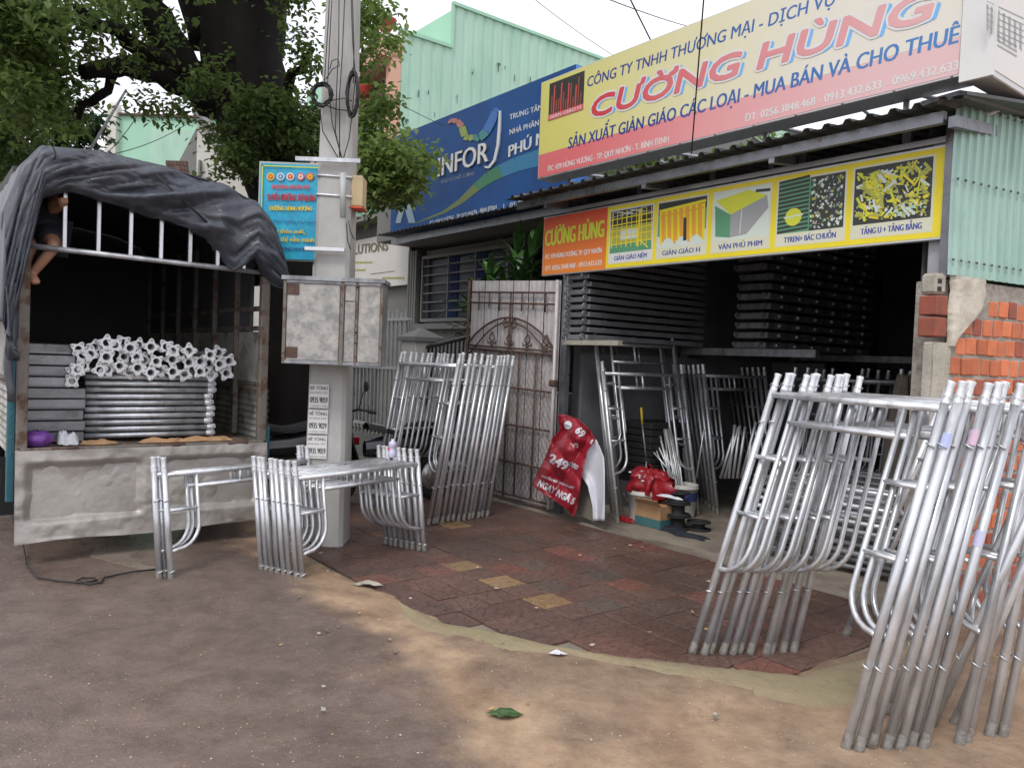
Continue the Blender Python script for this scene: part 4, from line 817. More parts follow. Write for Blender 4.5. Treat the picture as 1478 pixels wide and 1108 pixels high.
# solutions sign house
sh = thing('shop_house', 'grey walled shop house behind the white fence', 'house', F, (-10, 6, 0))
b = MB(); b.box(-13.5, -7.0, 2.35, 9, 0, 4.3); build('wall', b, M['grey_wall'], parent=sh)
b = MB(); b.box(-9.4, -8.3, 2.28, 2.34, 0.2, 2.5); build('door', b, M['steel_dark'], parent=sh)
b = MB(); b.box(-12.4, -10.6, 2.28, 2.34, 0.9, 2.7); build('window', b, M['glass'], parent=sh)
b = MB(); b.box(-13.7, -6.9, 1.9, 9.1, 4.3, 4.42); build('roof_slab', b, M['grey_wall'], parent=sh)
sg = thing('wall_sign', 'cream sign with brown SOLUTIONS lettering on the house behind the pole', 'sign', F, (-8.2, 2.2, 2.97))
b = MB(); b.bbox(-9.75, -6.9, 2.2, 2.26, 2.96, 4.02, .006); build('panel', b, M['sign_back'], parent=sg)
P4 = 2.195
word(sg, 'SOLUTIONS', (497, 368.5), (560, 361), 13, 2.19, 'letter_side', .02, 0, .005, plane=P4)
ol = MB()
for (a, b_, c_, d_) in ((507, 380, 536, 4), (507, 391, 526, 4), (552, 402.5, 582, 3)):
    u = a
    while u < c_:
        wq = random.uniform(1.5, 3.5); x0_, z0_ = Hx(u, b_, P4); x1_, _ = Hx(u+wq, b_, P4); ol.box(x0_, x1_, 2.192, 2.196, z0_, z0_+.035); u += wq+1
build('small_print', ol, M['p_olive'], parent=sg, kind='stuff')
b = MB(); x0_, z0_ = Hx(535, 396, P4); b.box(x0_, x0_+1.0, 2.193, 2.197, z0_, z0_+.012); build('rule', b, M['letter_side'], parent=sg)

# ---------------------------------------------------------------- tall green building behind
tb = thing('green_building', 'tall house with pale green sheet side wall and salmon front, behind the blue sign', 'building', F, (-10, 8, 0))
top = [(2.45, 8.28), (3.66, 8.25)]
b = MB(); corr(b, (-8, 17.5, 3), (0, -1, 0), (0, 0, 1), 13.82, 6.15, .26, .018, 1); build('side_sheet', b, M['green_wall'], parent=tb)
b = MB(); corr(b, (-8, 3.72, 3), (0, -1, 0), (0, 0, 1), 1.24, 5.25, .26, .018, 1); build('side_sheet', b, M['green_wall'], parent=tb)
b = MB(); b.box(-13, -8.03, 3.7, 17.4, 3, 9.0); b.box(-13, -8.03, 2.6, 3.7, 0, 8.15); build('wall', b, M['green_far'], parent=tb)
for y0, y1, z in ((3.7, 17.5, 9.12), (2.45, 3.72, 8.2)):
    b = MB(); b.box(-8.06, -7.96, y0, y1, z-.02, z+.05); build('coping', b, M['green_far'], parent=tb)
b = MB(); b.box(-8.0, -7.975, 3.66, 3.74, 8.2, 9.15); build('coping', b, M['green_far'], parent=tb)
st = MB()
for k in range(46):
    y, z = random.uniform(2.6, 9), random.uniform(5.2, 8.7); 
    if y < 3.7 and z > 8: continue
    h_ = random.uniform(.05, .25); st.box(-7.972, -7.968, y, y+random.uniform(.01, .03), z-h_, z, 0)
    if k % 3 == 0: st.box(-7.966, -7.962, y-.02, y+.06, z-.03, z+.03, 0)
build('rust_streak', st, flat('stain', (.10, .15, .12), .9), parent=tb, kind='stuff')
b = MB(); b.box(-8.22, -8.0, 2.28, 2.5, 3, 7.7); build('column', b, M['pink_wall'], parent=tb)
b = MB(); b.prism([(-8.0, 2.0, 7.62), (-9.9, 2.0, 7.05), (-9.9, 2.0, 7.25), (-8.0, 2.0, 7.95)], (0, .6, 0)); build('gable_roof', b, M['pink_wall'], parent=tb)
b = MB(); b.prism([(-8.0, 1.9, 7.95), (-9.9, 1.9, 7.25), (-9.9, 1.9, 7.32), (-8.0, 1.9, 8.05)], (0, .7, 0)); build('gable_trim', b, M['cream_wall'], parent=tb)
b = MB(); b.box(-12.8, -8.2, 2.52, 2.62, 6.1, 7.6); build('recess', b, M['grey_wall'], parent=tb)
b = MB(); b.box(-13, -8.2, 1.9, 2.5, 5.75, 5.95); build('balcony', b, M['pink_wall'], parent=tb)
b = MB(); b.box(-9.15, -8.8, 2.45, 2.5, 5.95, 6.95); b.box(-9.9, -9.6, 2.45, 2.5, 5.95, 6.95); build('white_door', b, flat('door_teal', (.40, .55, .56)), parent=tb)
for x, z, r_ in ((-8.15, 8.25, .2), (-9.0, 7.1, .2), (-10.6, 7.6, .2), (-11.3, 6.1, .22)):
    b = MB(); b.lathe([(0, -.0), (r_*.5, 0), (r_*.9, .12), (r_, .2), (r_*1.15, .24), (r_*.6, .27), (0, .34)], (x, 2.2, z-.1), 12); build('ornament', b, M['red_trim'], parent=tb)
for k in range(7):
    b = MB(); x = -8.3-.16*k; b.box(x-.09, x+.07, 2.1, 2.6, 6.85+.03*math.sin(k*2), 6.93+.03*math.sin(k*2)); build('roof_tile', b, M['roof_tile'], parent=tb)
# far houses at the left
fg = thing('far_green_house', 'small pale green gable wall with cream pillar far behind the truck', 'building', W, (-10.3, 22, 0))
b = MB(); b.box(-11.2, -7.5, 22, 25, 0, 7.95); build('wall', b, M['green_far'], parent=fg)
b = MB(); b.box(-10.36, -7.5, 21.96, 22, 0, 7.6); build('wall_panel', b, M['green_wall'], parent=fg)
b = MB(); b.box(-11.5, -11.2, 21.8, 22.2, 0, 8.0); b.lathe([(0, 8.3), (.12, 8.28), (.2, 8.15), (.17, 8.0)], (-11.35, 22, 0), 10); build('pillar', b, M['cream_wall'], parent=fg)
b = MB(); b.box(-11.9, -11.5, 22.05, 24, 0, 7.0); build('annex', b, M['cream_wall'], parent=fg)
b = MB(); b.box(-11.2, -7.5, 21.9, 22.1, 7.95, 8.0); build('coping', b, M['roof_tile'], parent=fg)
wg = thing('white_gabled_house', 'white house with steep gable and small brown tiled dormer behind the truck', 'house', W, (-6.8, 17.5, 0))
b = MB(); b.prism([(-6.98, 17, 0), (-5.2, 17, 0), (-5.2, 17, 4.7), (-6.98, 17, 6.5)], (0, 5, 0)); build('wall', b, M['cream_wall'], parent=wg)
b = MB(); b.prism([(-7.02, 16.8, 6.55), (-5.1, 16.8, 4.6), (-5.1, 16.8, 4.72), (-7.02, 16.8, 6.7)], (0, 5.3, 0)); build('roof', b, M['grey_wall'], parent=wg)
b = MB(); b.prism([(-7.0, 17.1, 6.4), (-7.9, 17.1, 4.6), (-7.0, 17.1, 4.6)], (0, 4.5, 0)); build('wall', b, M['grey_wall'], parent=wg)
dm = MB(); dm.prism([(-7.75, 16.6, 4.75), (-6.95, 16.6, 4.75), (-7.4, 16.6, 5.45)], (0, .5, 0)); dmo = build('dormer', dm, M['cream_wall'], parent=wg)
for r_ in range(7):
    for q in range(6):
        b = MB(); x = -7.42+.02*r_+.075*q+.0; z = 5.48-.10*r_; b.box(x, x+.07, 16.5+.0*r_-.012*r_, 16.56-.012*r_, z-.10, z-.012); 
        build('roof_tile', b, M['roof_tile'], parent=dmo)
b = MB(); b.box(-6.9, -6.86, 16.9, 17.0, 4.0, 5.6); build('drain_pipe', b, M['grey_wall'], parent=wg)
# street wall closing the view further along
hw = thing('row_house', 'long dim row house front further along the street', 'house', F, (-18, 5, 0))
b = MB(); b.box(-26, -13.8, 2.2, 8, 0, 3.9); build('wall', b, M['grey_wall'], parent=hw)
for k in range(5):
    b = MB(); b.box(-25+2.3*k, -23.7+2.3*k, 2.14, 2.2, .1, 2.6); build('shutter', b, M['steel_dark'], parent=hw)
b = MB(); b.box(-26.2, -13.6, 1.6, 8.2, 3.9, 4.05); build('roof', b, M['roof_tile'], parent=hw)

# ---------------------------------------------------------------- folded gate leaf
GT = thing('gate_leaf', 'folded gate leaf of faded sheet with rusty arched bars and wire mesh', 'gate', F, (-.7, 0, 0))
def gp(u, v): return (-1.50+1.60*u, .0+.03*u-.06, .03+v*(2.50-.08*u)-.04*(1-u)*0)
b = MB()
for k in range(6):
    u0, u1 = k/6+.004, (k+1)/6-.004
    vs = []; nn = 12
    for j in range(2):
        for i in range(nn+1):
            u = u0+(u1-u0)*i/nn; p = gp(u, j*1.); vs.append((p[0], p[1]+.012+.006*math.sin(i*1.57)+.002*k, p[2]))
    bb = MB(); bb.add(vs, [(i, i+1, nn+2+i, nn+1+i) for i in range(nn)], 0, True); build('sheet_panel', bb, M['gate_sheet'], parent=GT)
def rod(p, r_, mk='rust', nm='bar', n_=6): bb = MB(); bb.tube([(gp(*q)[0], gp(*q)[1]-.012-r_, gp(*q)[2]) for q in p], r_, n_); return build(nm, bb, M[mk], parent=GT)
for u in (.005, .995): rod([(u, 0), (u, 1.0)], .02, 'gate_sheet' if u > .5 else 'rust', 'frame_post')
for v in (.0, .02, .17, .34, .51, .675, .69, .895, .945): rod([(0, v), (1, v)], .012 if v not in (.675,) else .014, 'rust', 'rail')
for k in range(1, 8):
    rod([(k/8, .945), (k/8, .86 if k % 2 else .87)], .008)
    if k in (2, 3, 4, 5, 6): pass
for u in (.22, .40, .62, .80): rod([(u, .02), (u, .675)], .010)
rod([(.5, .0), (.5, .895)], .012)
rod([(.5, .895), (.5, .69)], .011)
rod([(u, .69+.14*math.sin(math.pi*u)**.8 if 0 < u < 1 else .69) for u in np.linspace(0, 1, 13)], .012, nm='arch')
rod([(u, .62+.19*math.sin(math.pi*u)**.9 if 0 < u < 1 else .64) for u in np.linspace(0, 1, 13)], .009, nm='arch')
for u in (.3, .5, .7, .9):
    for s in (-1, 1): rod([(u+s*.0, .69), (u+s*.02, .71), (u+s*.045, .705), (u+s*.05, .72)], .008, nm='scroll'); rod([(u, .71), (u+s*.03, .73), (u, .76)], .008, nm='scroll')
for s in (-1, 1): rod([(.5, .80), (.5+s*.05, .78), (.5+s*.08, .80), (.5+s*.05, .83), (.5+s*.04, .81)], .008, nm='scroll')
wm = MB()
for k in range(-22, 32):
    for s in (-1, 1):
        u0 = k/22; p, q = (u0, .02), (u0+s*.65, .675)
        # clip to the leaf
        t0, t1 = 0, 1; du = q[0]-p[0]
        if du > 0: t0 = max(t0, (0-p[0])/du); t1 = min(t1, (1-p[0])/du)
        else: t0 = max(t0, (1-p[0])/du); t1 = min(t1, (0-p[0])/du)
        if t1-t0 > .02:
            a, c_ = [(p[0]+du*t_, p[1]+(q[1]-p[1])*t_) for t_ in (t0, t1)]; wm.tube([(gp(*a)[0], gp(*a)[1]-.006, gp(*a)[2]), (gp(*c_)[0], gp(*c_)[1]-.006, gp(*c_)[2])], .003, 4)
build('wire_mesh', wm, M['rust_wire'], parent=GT, kind='stuff')
b = MB(); b.bbox(.05, .13, -.10, -.03, 1.33, 1.40, .01); build('latch', b, M['rust'], parent=GT)

# ---------------------------------------------------------------- concrete pole with everything on it
PX, PY = -1.505, 6.52
up = thing('utility_pole', 'square tapered concrete utility pole with cable coils and metal straps', 'pole', W, (PX, PY, 0))
def pw(z): return .335-(.335-.245)*z/4.4
b = MB(); zs = [0, 1.5, 3, 4.5, 6.5, 9]; vs = []
for z in zs:
    h_ = pw(z)/2; c_ = .03
    for sx, sy in ((-1, -1), (1, -1), (1, 1), (-1, 1)):
        o_ = [(sx*h_, sy*(h_-c_)), (sx*(h_-c_), sy*h_)]
        if sx*sy > 0: o_ = o_[::-1] if False else o_
        vs += [(PX+a, PY+b_, z) for a, b_ in (o_ if (sx, sy) in ((-1, -1), (1, 1)) else o_[::-1])]
b.add(vs, [(i*8+k, i*8+(k+1) % 8, (i+1)*8+(k+1) % 8, (i+1)*8+k) for i in range(5) for k in range(8)]+[tuple(range(40, 48))]); build('shaft', b, M['pole_concrete'], parent=up)
def coil(cx, cy, cz, r_, seed, yaw=0., n=9, sq=1.):
    rr = random.Random(seed); b = MB(); pts = []
    for k in range(n*16): a = k/16*2*math.pi; q = r_*(1+.12*math.sin(k*.37+seed)+rr.uniform(-.02, .02)); x = q*math.cos(a)*sq; pts.append((cx+x*math.cos(yaw), cy+x*math.sin(yaw)+rr.uniform(-.03, .03), cz+q*math.sin(a)*1.15))
    b.tube(pts, .0075, 5); return b
yf = PY-.17
c1 = W.hit(465, 137, 'y', yf-.06); c2 = W.hit(509, 130, 'y', yf-.02)
build('cable_coil', coil(c1[0], c1[1], c1[2], .075, 1, n=12), M['cable'], parent=up); build('cable_coil', coil(c2[0], c2[1], c2[2]-.03, .15, 4, sq=.28, n=16), M['cable'], parent=up)
def cab(pts, r_=.006, nm='cable', par=up, y=yf-.02):
    b = MB(); P = [tuple(W.hit(p[0], p[1], 'y', y-(p[2] if len(p) > 2 else 0))) for p in pts]; b.tube(P, r_, 5); return build(nm, b, M['cable'], parent=par)
for pts in ([(478, -60), (474, 30), (470, 90), (468, 125)], [(482, -60), (476, 60), (473, 120), (480, 180), (494, 230)], [(490, -60), (489, 60), (486, 130), (484, 190), (493, 230)], [(500, -60), (494, 80), (490, 140), (490, 230)],
            [(505, -60), (509, 60), (513, 110), (509, 160), (504, 200), (496, 228)], [(507, -60), (511, 70), (510, 120)], [(468, 150), (480, 145), (497, 142), (508, 146)], [(470, 152), (485, 158), (502, 160)], [(462, 160), (466, 190), (488, 228)],
            [(503, 318), (506, 335), (511, 345)], [(500, 322), (502, 348), (506, 360)], [(470, 115), (480, 100), (490, 95), (488, 85), (479, 88), (476, 100)]):
    cab(pts, .0042)
x0_, z_ = W.hit(440, 231, 'y', yf)[[0, 2]]; b = MB(); b.box(PX-.30, PX+.22, yf-.03, yf+.0, z_-.012, z_+.02); build('bracket', b, M['galv'], parent=up)
for py_ in (253, 281):
    z = W.hit(480, py_, 'y', yf)[2]; h_ = pw(z)/2+.006; b = MB(); b.tube([(PX-h_, PY-h_+.02, z+.004), (PX-h_+.02, PY-h_, z+.004), (PX+h_-.02, PY-h_, z-.004), (PX+h_, PY-h_+.02, z-.004), (PX+h_, PY+h_, z), (PX-h_, PY+h_, z), (PX-h_, PY-h_+.02, z+.004)], .010, 5); build('strap', b, M['galv'], parent=up)
a, c_ = W.hit(495, 250, 'y', yf-.03), W.hit(495, 314, 'y', yf-.03); b = MB(); b.tube([tuple(a), tuple(c_)], .024, 8); build('conduit', b, M['fence_white'], parent=up)
a = W.hit(490, 362, 'y', yf); b = MB(); b.bbox(PX-.20, PX+.12, yf-.05, yf, a[2]-.012, a[2]+.018, .003); build('bracket', b, M['galv_end'], parent=up)
mb_ = thing('meter_box', 'cream plastic meter box strapped to the right side of the concrete pole', 'meter box', W, (PX+.2, PY-.05, 2.75))
a, c_ = W.hit(508, 254, 'y', PY-.08), W.hit(524, 300, 'y', PY-.08); b = MB(); b.bbox(a[0], c_[0], PY-.12, PY+.06, c_[2], a[2], .012); build('case', b, M['meter'], parent=mb_)
for k in range(4):
    xx = a[0]+.02+(c_[0]-a[0]-.03)*k/4; b = MB(); b.box(xx, xx+.006, PY-.126, PY-.12, c_[2]+.02, a[2]-.02); build('rib', b, M['meter'], parent=mb_)
b = MB(); b.box(a[0], c_[0]+.004, PY-.13, PY+.06, c_[2]-.012, c_[2]-.001); build('base_trim', b, M['p_redorange'], parent=mb_)
# stickers with phone numbers
for k in range(3):
    t = thing('advert_sticker', ['topmost white advert sticker with phone number on the concrete pole', 'middle white advert sticker with phone number on the concrete pole', 'lowest white advert sticker with phone number on the concrete pole'][k], 'sticker', W, (PX, yf, 1.2-.2*k), 'adverts on the pole')
    ya = [554, 591, 628][k]; yb = [589, 626, 662][k]; dx = -1.5*k
    A = W.hit(447+dx, ya, 'y', yf-.004); Bq = W.hit(474+dx, yb, 'y', yf-.004); b = MB(); b.box(A[0], Bq[0], yf-.006, yf-.003, Bq[2], A[2]); build('sheet', b, M['paper'], parent=t)
    w_ = Bq[0]-A[0]; h_ = A[2]-Bq[2]
    for s, z0, cp, bd in (('BÊ TÔNG', .78, .14, .02), ('KHOAN CẮT', .60, .09, 0), (['0935 9059', '0935 9029', '0935 9059'][k], .22, .25, .02), ('CHỐNG THẤM', .05, .06, 0)):
        mbx = text_mb(s, A[0]+w_*.06, Bq[0]-w_*.06, Bq[2]+h_*z0, h_*cp, yf-.0065, bd); build('lettering', mbx, M['ink_hole_black'], parent=t)
# metal cabinet on the pole
CB = Fr((-1.395, 6.05), 1.5)
cb = thing('metal_cabinet', 'weathered metal cabinet with peeling pale paint hung on the concrete pole', 'cabinet', CB, (0, .12, 1.50))
M['peel'] = mat('peeling pale paint', (.27, .268, .26), .75, .1, .12, 8, .6, 30, (.44, .42, .39), .50, 13, .2)
b = MB(); b.bbox(-.385, .375, .01, .28, 1.505, 2.145, .006); build('case', b, M['galv_dark'], parent=cb)
b = MB(); b.box(-.40, .39, -.03, .30, 2.145, 2.175); build('roof', b, M['galv_dark'], parent=cb)
for x0_, x1_, z0_, z1_, nm in ((-.36, .045, 1.53, 2.12, 'door'), (.085, .165, 1.53, 1.99, 'door'), (.085, .165, 2.0, 2.12, 'hatch'), (.19, .355, 1.53, 2.12, 'door')):
    b = MB(); b.bbox(x0_, x1_, -.004, .012, z0_, z1_, .003); d_ = build(nm, b, M['peel'], parent=cb)
for (x0_, x1_, z0_, z1_) in ((-.387, -.362, 1.5, 2.145), (.05, .08, 1.5, 2.145), (.168, .187, 1.5, 2.145), (.357, .378, 1.5, 2.145)):
    b = MB(); b.bbox(x0_, x1_, -.016, .01, z0_, z1_, .003); build('frame_bar', b, M['truck_post'], parent=cb)
for z in (1.515, 2.135):
    b = MB(); b.bbox(-.385, .377, -.013, .008, z-.014, z+.012, .003); build('frame_bar', b, M['galv_dark'], parent=cb)
for z in (1.545, 2.03):
    b = MB(); b.box(-.358, -.268, -.008, -.005, z, z+.085); build('rust_plate', b, M['rust'], parent=cb)
for z in (1.68, 1.76, 2.11):
    b = MB(); b.lathe([(0, -.02), (.009, -.018), (.009, 0)], (.178, -.014, z), 8, axis='y'); build('bolt', b, M['rust'], parent=cb)
b = MB()
for s in (-1, 1): b.box(-.12+s*.1-.02, -.12+s*.1+.02, .28, .34, 1.6, 2.1)
build('mounting_rail', b, M['rust'], parent=cb)

# ward banner behind the pole
wb = thing('ward_banner', 'cyan street banner with red and yellow lettering beside the pole', 'banner', W, (-2.1, 7.2, 2.43))
b = MB(); b.bbox(-2.385, -1.80, 7.205, 7.23, 2.42, 3.315, .004); build('frame', b, M['fence_white'], parent=wb)
def crinkle(x, z): return 7.198-.010*float(fbm(np.array(x), np.array(z), 9, 3, 3))
b = MB(); b.grid(24, 36, lambda u, v: (-2.365+.545*u, crinkle(-2.365+.545*u, 2.435+.86*v), 2.435+.86*v)); build('sheet', b, mat('cyan banner print', (.02, .36, .58), .45, 0, .2, 5, .1, 20, (.03, .46, .60), .42, 9), parent=wb)
b = MB()
for (x0_, x1_, z0_, z1_) in ((-2.35, -2.34, 2.45, 3.275), (-2.35, -1.83, 3.265, 3.275)): b.box(x0_, x1_, 7.178, 7.180, z0_, z1_)
build('border', b, M['p_lime'], parent=wb)
def wtext(s, pl_, pr_, cap, mk, bold=.03):
    A = W.hit(*pl_, 'y', 7.18); B_ = W.hit(*pr_, 'y', 7.18); C_ = W.hit(pl_[0], pl_[1]-cap, 'y', 7.18); m_ = text_mb(s, A[0], B_[0], A[2], C_[2]-A[2], 7.181, bold, arc=lambda x: (x-A[0])/(B_[0]-A[0])*(B_[2]-A[2])); build('lettering', m_, M[mk], parent=wb)
wtext('PHƯỜNG NHƠN PHÚ', (393, 272.5), (447, 273), 6, 'p_red', .03); wtext('TUYẾN ĐƯỜNG TỰ QUẢN', (385, 288.5), (455, 290), 9, 'p_crimson', .035); wtext('ĐƯỜNG HÙNG VƯƠNG', (389, 303.5), (450, 304), 6, 'p_gold', .04)
wtext('nông thôn mới,', (384, 336), (440, 337.5), 6.5, 'p_gold', .03); wtext('đô thị văn minh', (392, 348), (453, 349.5), 7, 'p_gold', .03); wtext('PHƯỜNG NHƠN PHÚ', (396, 361), (455, 362), 4.5, 'p_navy', .02)
for k, px_ in enumerate((390.5, 405, 419, 434, 447.5)):
    A = W.hit(px_, 255, 'y', 7.18); r_ = .036; b = MB()
    b.lathe([(0, -.001), (r_, -.001)], (A[0], 7.181, A[2]), 16, 0, axis='y'); b.lathe([(0, -.001), (r_*.68, -.001)], (A[0], 7.179, A[2]), 12, 1, axis='y')
    b.add([(A[0]+r_*.4*math.cos(a_)*(1 if q % 2 == 0 else .4), 7.1765, A[2]+r_*.5*math.sin(a_)*(1 if q % 2 == 0 else .4)) for q, a_ in enumerate(np.linspace(math.pi/2, math.pi*2.5, 11)[:-1])], [tuple(range(10))], 2)
    build('emblem', b, [M[('p_gold', 'p_white', 'p_white', 'p_red', 'p_redorange')[k]], M[('p_redorange', 'p_cyan2', 'p_red', 'p_white', 'p_gold')[k]], M[('p_gold', 'p_white', 'p_gold', 'p_red', 'p_red')[k]]], parent=wb)
b = MB()
for k in range(22): b.box(-2.30+.022*k, -2.292+.022*k, 7.178, 7.18, 3.02-.07*0-.10+.006*math.sin(k*2), 3.02-.085+.006*math.sin(k*2))
b.v = [(x, y, z-.155) for x, y, z in b.v]; build('ornament_line', b, M['p_navy'], parent=wb, kind='stuff')
for x in (-2.3, -1.86):
    b = MB(); b.tube([(x, 7.24, 0), (x, 7.24, 3.2)], .018, 6); build('leg', b, M['fence_white'], parent=wb)

# ---------------------------------------------------------------- truck
tk = thing('cargo_truck', 'open backed cargo truck with slate tarpaulin and battered hanging tailgate', 'truck', T, (.9, 1.5, 0))
WD = 1.785; BED = .83; LEN = 3.9
b = MB(); b.box(.06, WD-.06, .02, LEN, BED-.10, BED-.035); build('bed_frame', b, M['steel_dark'], parent=tk)
for k in range(12):
    b = MB(); b.bbox(.05+.141*k, .05+.141*(k+1)-.006, .0, LEN, BED-.035, BED-.004*(k % 3), .003); build('bed_plank', b, M['wood_bed'], parent=tk)
b = MB(); b.bbox(.02, WD-.02, -.03, .03, BED-.06, BED+.005, .006); build('rear_sill', b, M['truck_post'], parent=tk)
# tailgate with pressed fields and dents
def tg(u, v):
    x = -.01+1.80*u; z = BED-.01-.655*v+.015*u*v; f_ = .0
    for (a0, a1) in ((.03, .47), (.50, .97)):
        e = min((u-a0), (a1-u))*30; g_ = min(v-.13, .80-v)*16; f_ = max(f_, min(1, max(0, e))*min(1, max(0, g_)))
    y = -.035-.05*v+.045*f_+.018*float(fbm(np.array(x), np.array(z), 2.3, 4, 3)-.5)+.022*float(fbm(np.array(x), np.array(z), 8, 8, 4)-.5)-.05*abs(float(fbm(np.array(x), np.array(z), 4.2, 18, 3)-.5))
    if v > .97: z += .012*math.sin(u*9)
    return (x, y, z)
b = MB(); b.grid(110, 50, tg); b.grid(2, 2, lambda u, v: (-.01+1.80*u, -.0-.05*v, BED-.01-.65*v)); build('tailgate', b, M['tailgate'], parent=tk)
for x in (.3, 1.05, 1.55):
    b = MB(); b.tube([(x-.08, -.03, BED-.005), (x+.08, -.03, BED-.005)], .014, 8); build('hinge', b, M['rust'], parent=tk)
# posts
def tpost(x, y, z0, z1, w_=.06, mk='truck_post'): b = MB(); b.bbox(x-w_/2, x+w_/2, y-w_/2, y+w_/2, z0, z1, .006); return build('post', b, M[mk], parent=tk)
tpost(.03, .02, BED, 2.5, .07); tpost(WD-.03, .02, BED, 2.35, .07); tpost(-.03, .06, .45, BED+.75, .05, 'teal'); tpost(WD+.03, .04, .45, BED+.12, .04, 'teal')
for y in np.linspace(.7, LEN, 6):
    tpost(.03, y, BED, 2.6, .05); tpost(WD-.03, y, BED, 2.6, .05)
for s, x in ((0, .0), (1, WD)):
    for z in (BED+.44, BED+.47, BED+.95, 1.95):
        b = MB(); b.box(x-.02, x+.02, .05, LEN, z-.02, z+.02); build('side_rail', b, M['truck_post'], parent=tk)
    b = MB(); nz_ = 18
    vs = [(x+(.006 if (k % 2) else -.006)+(-.03 if s == 0 else .03), y, BED-.05+.50*k/nz_) for y in (.03, LEN) for k in range(nz_+1)]
    b.add(vs, [(k, k+1, nz_+2+k, nz_+1+k) for k in range(nz_)]); build('side_board', b, M['truck_side'], parent=tk)
    b = MB(); b.box(x-.012 if s else x-.004, x+.004 if s else x+.012, .05, LEN, BED+.47, 1.75, 0); build('side_panel', b, M['truck_side'], parent=tk)
    b = MB(); b.box(x-.015, x+.015, .4, LEN, 1.75, 2.88, 0); build('side_curtain', b, M['truck_in'], parent=tk)
b = MB(); b.box(-.12, WD+.12, LEN, LEN+.04, BED, 2.93); build('head_board', b, M['truck_in'], parent=tk)
# rear rail and cage bars
b = MB(); b.tube([(.03, .0, 2.265), (WD-.03, .0, 2.24)], .021, 8); build('cross_rail', b, M['galv'], parent=tk)
for px_ in (41, 92.5, 141.5, 188, 232, 274, 314, 352):
    a = T.hit(px_, 370, 'y', .0); zt_ = 2.83; b = MB(); b.bbox(a[0]-.014, a[0]+.014, -.014, .014, 2.25, zt_, .003); build('cage_bar', b, M['galv'], parent=tk)
b = MB(); b.tube([(.0, .03, 2.5), (.05, .03, 2.78), (.2, .03, 2.85), (.9, .03, 2.86), (1.5, .03, 2.78), (1.72, .03, 2.6), (1.78, .03, 2.3)], .02, 6); build('tarp_bow', b, M['galv_dark'], parent=tk)
# chassis, wheels, lamp board, cab
b = MB()
for x in (.45, 1.3): b.box(x, x+.08, .1, 5.2, .52, .70)
build('chassis', b, M['steel_dark'], parent=tk)
for x, y in ((.22, 1.15), (WD-.22, 1.15), (.2, 4.6), (WD-.2, 4.6)):
    b = MB(); b.lathe([(.2, -.11), (.30, -.12), (.36, -.09), (.375, -.04), (.375, .04), (.36, .09), (.30, .12), (.2, .11)], (x, y, .375), 24, axis='x'); wq = build('wheel', b, M['rubber'], parent=tk)
    b = MB(); b.lathe([(0, -.05), (.12, -.06), (.2, -.10), (.2, .10), (.12, .06), (0, .05)], (x, y, .375), 20, axis='x'); build('rim', b, M['truck_post'], parent=wq)
b = MB(); b.tube([(.4, 1.15, .375), (1.4, 1.15, .375)], .06, 8); build('axle', b, M['steel_dark'], parent=tk)
for x in (.12, WD-.12):
    b = MB(); b.box(x-.16, x+.16, .62, .63, .25, .70); build('mud_flap', b, M['rubber'], parent=tk)
b = MB(); b.bbox(-.02, WD+.02, LEN+.15, LEN+1.75, .55, 1.35, .08); b.prism([(0.02, LEN+.15, 1.35), (.02, LEN+.2, 2.1), (.02, LEN+1.2, 2.1), (.02, LEN+1.7, 1.35)], (WD-.04, 0, 0)); build('cab', b, M['teal'], parent=tk)
b = MB(); b.box(.005, .015, LEN+.35, LEN+1.2, 1.4, 1.95); b.box(WD-.015, WD-.005, LEN+.35, LEN+1.2, 1.4, 1.95); build('cab_window', b, M['glass'], parent=tk)
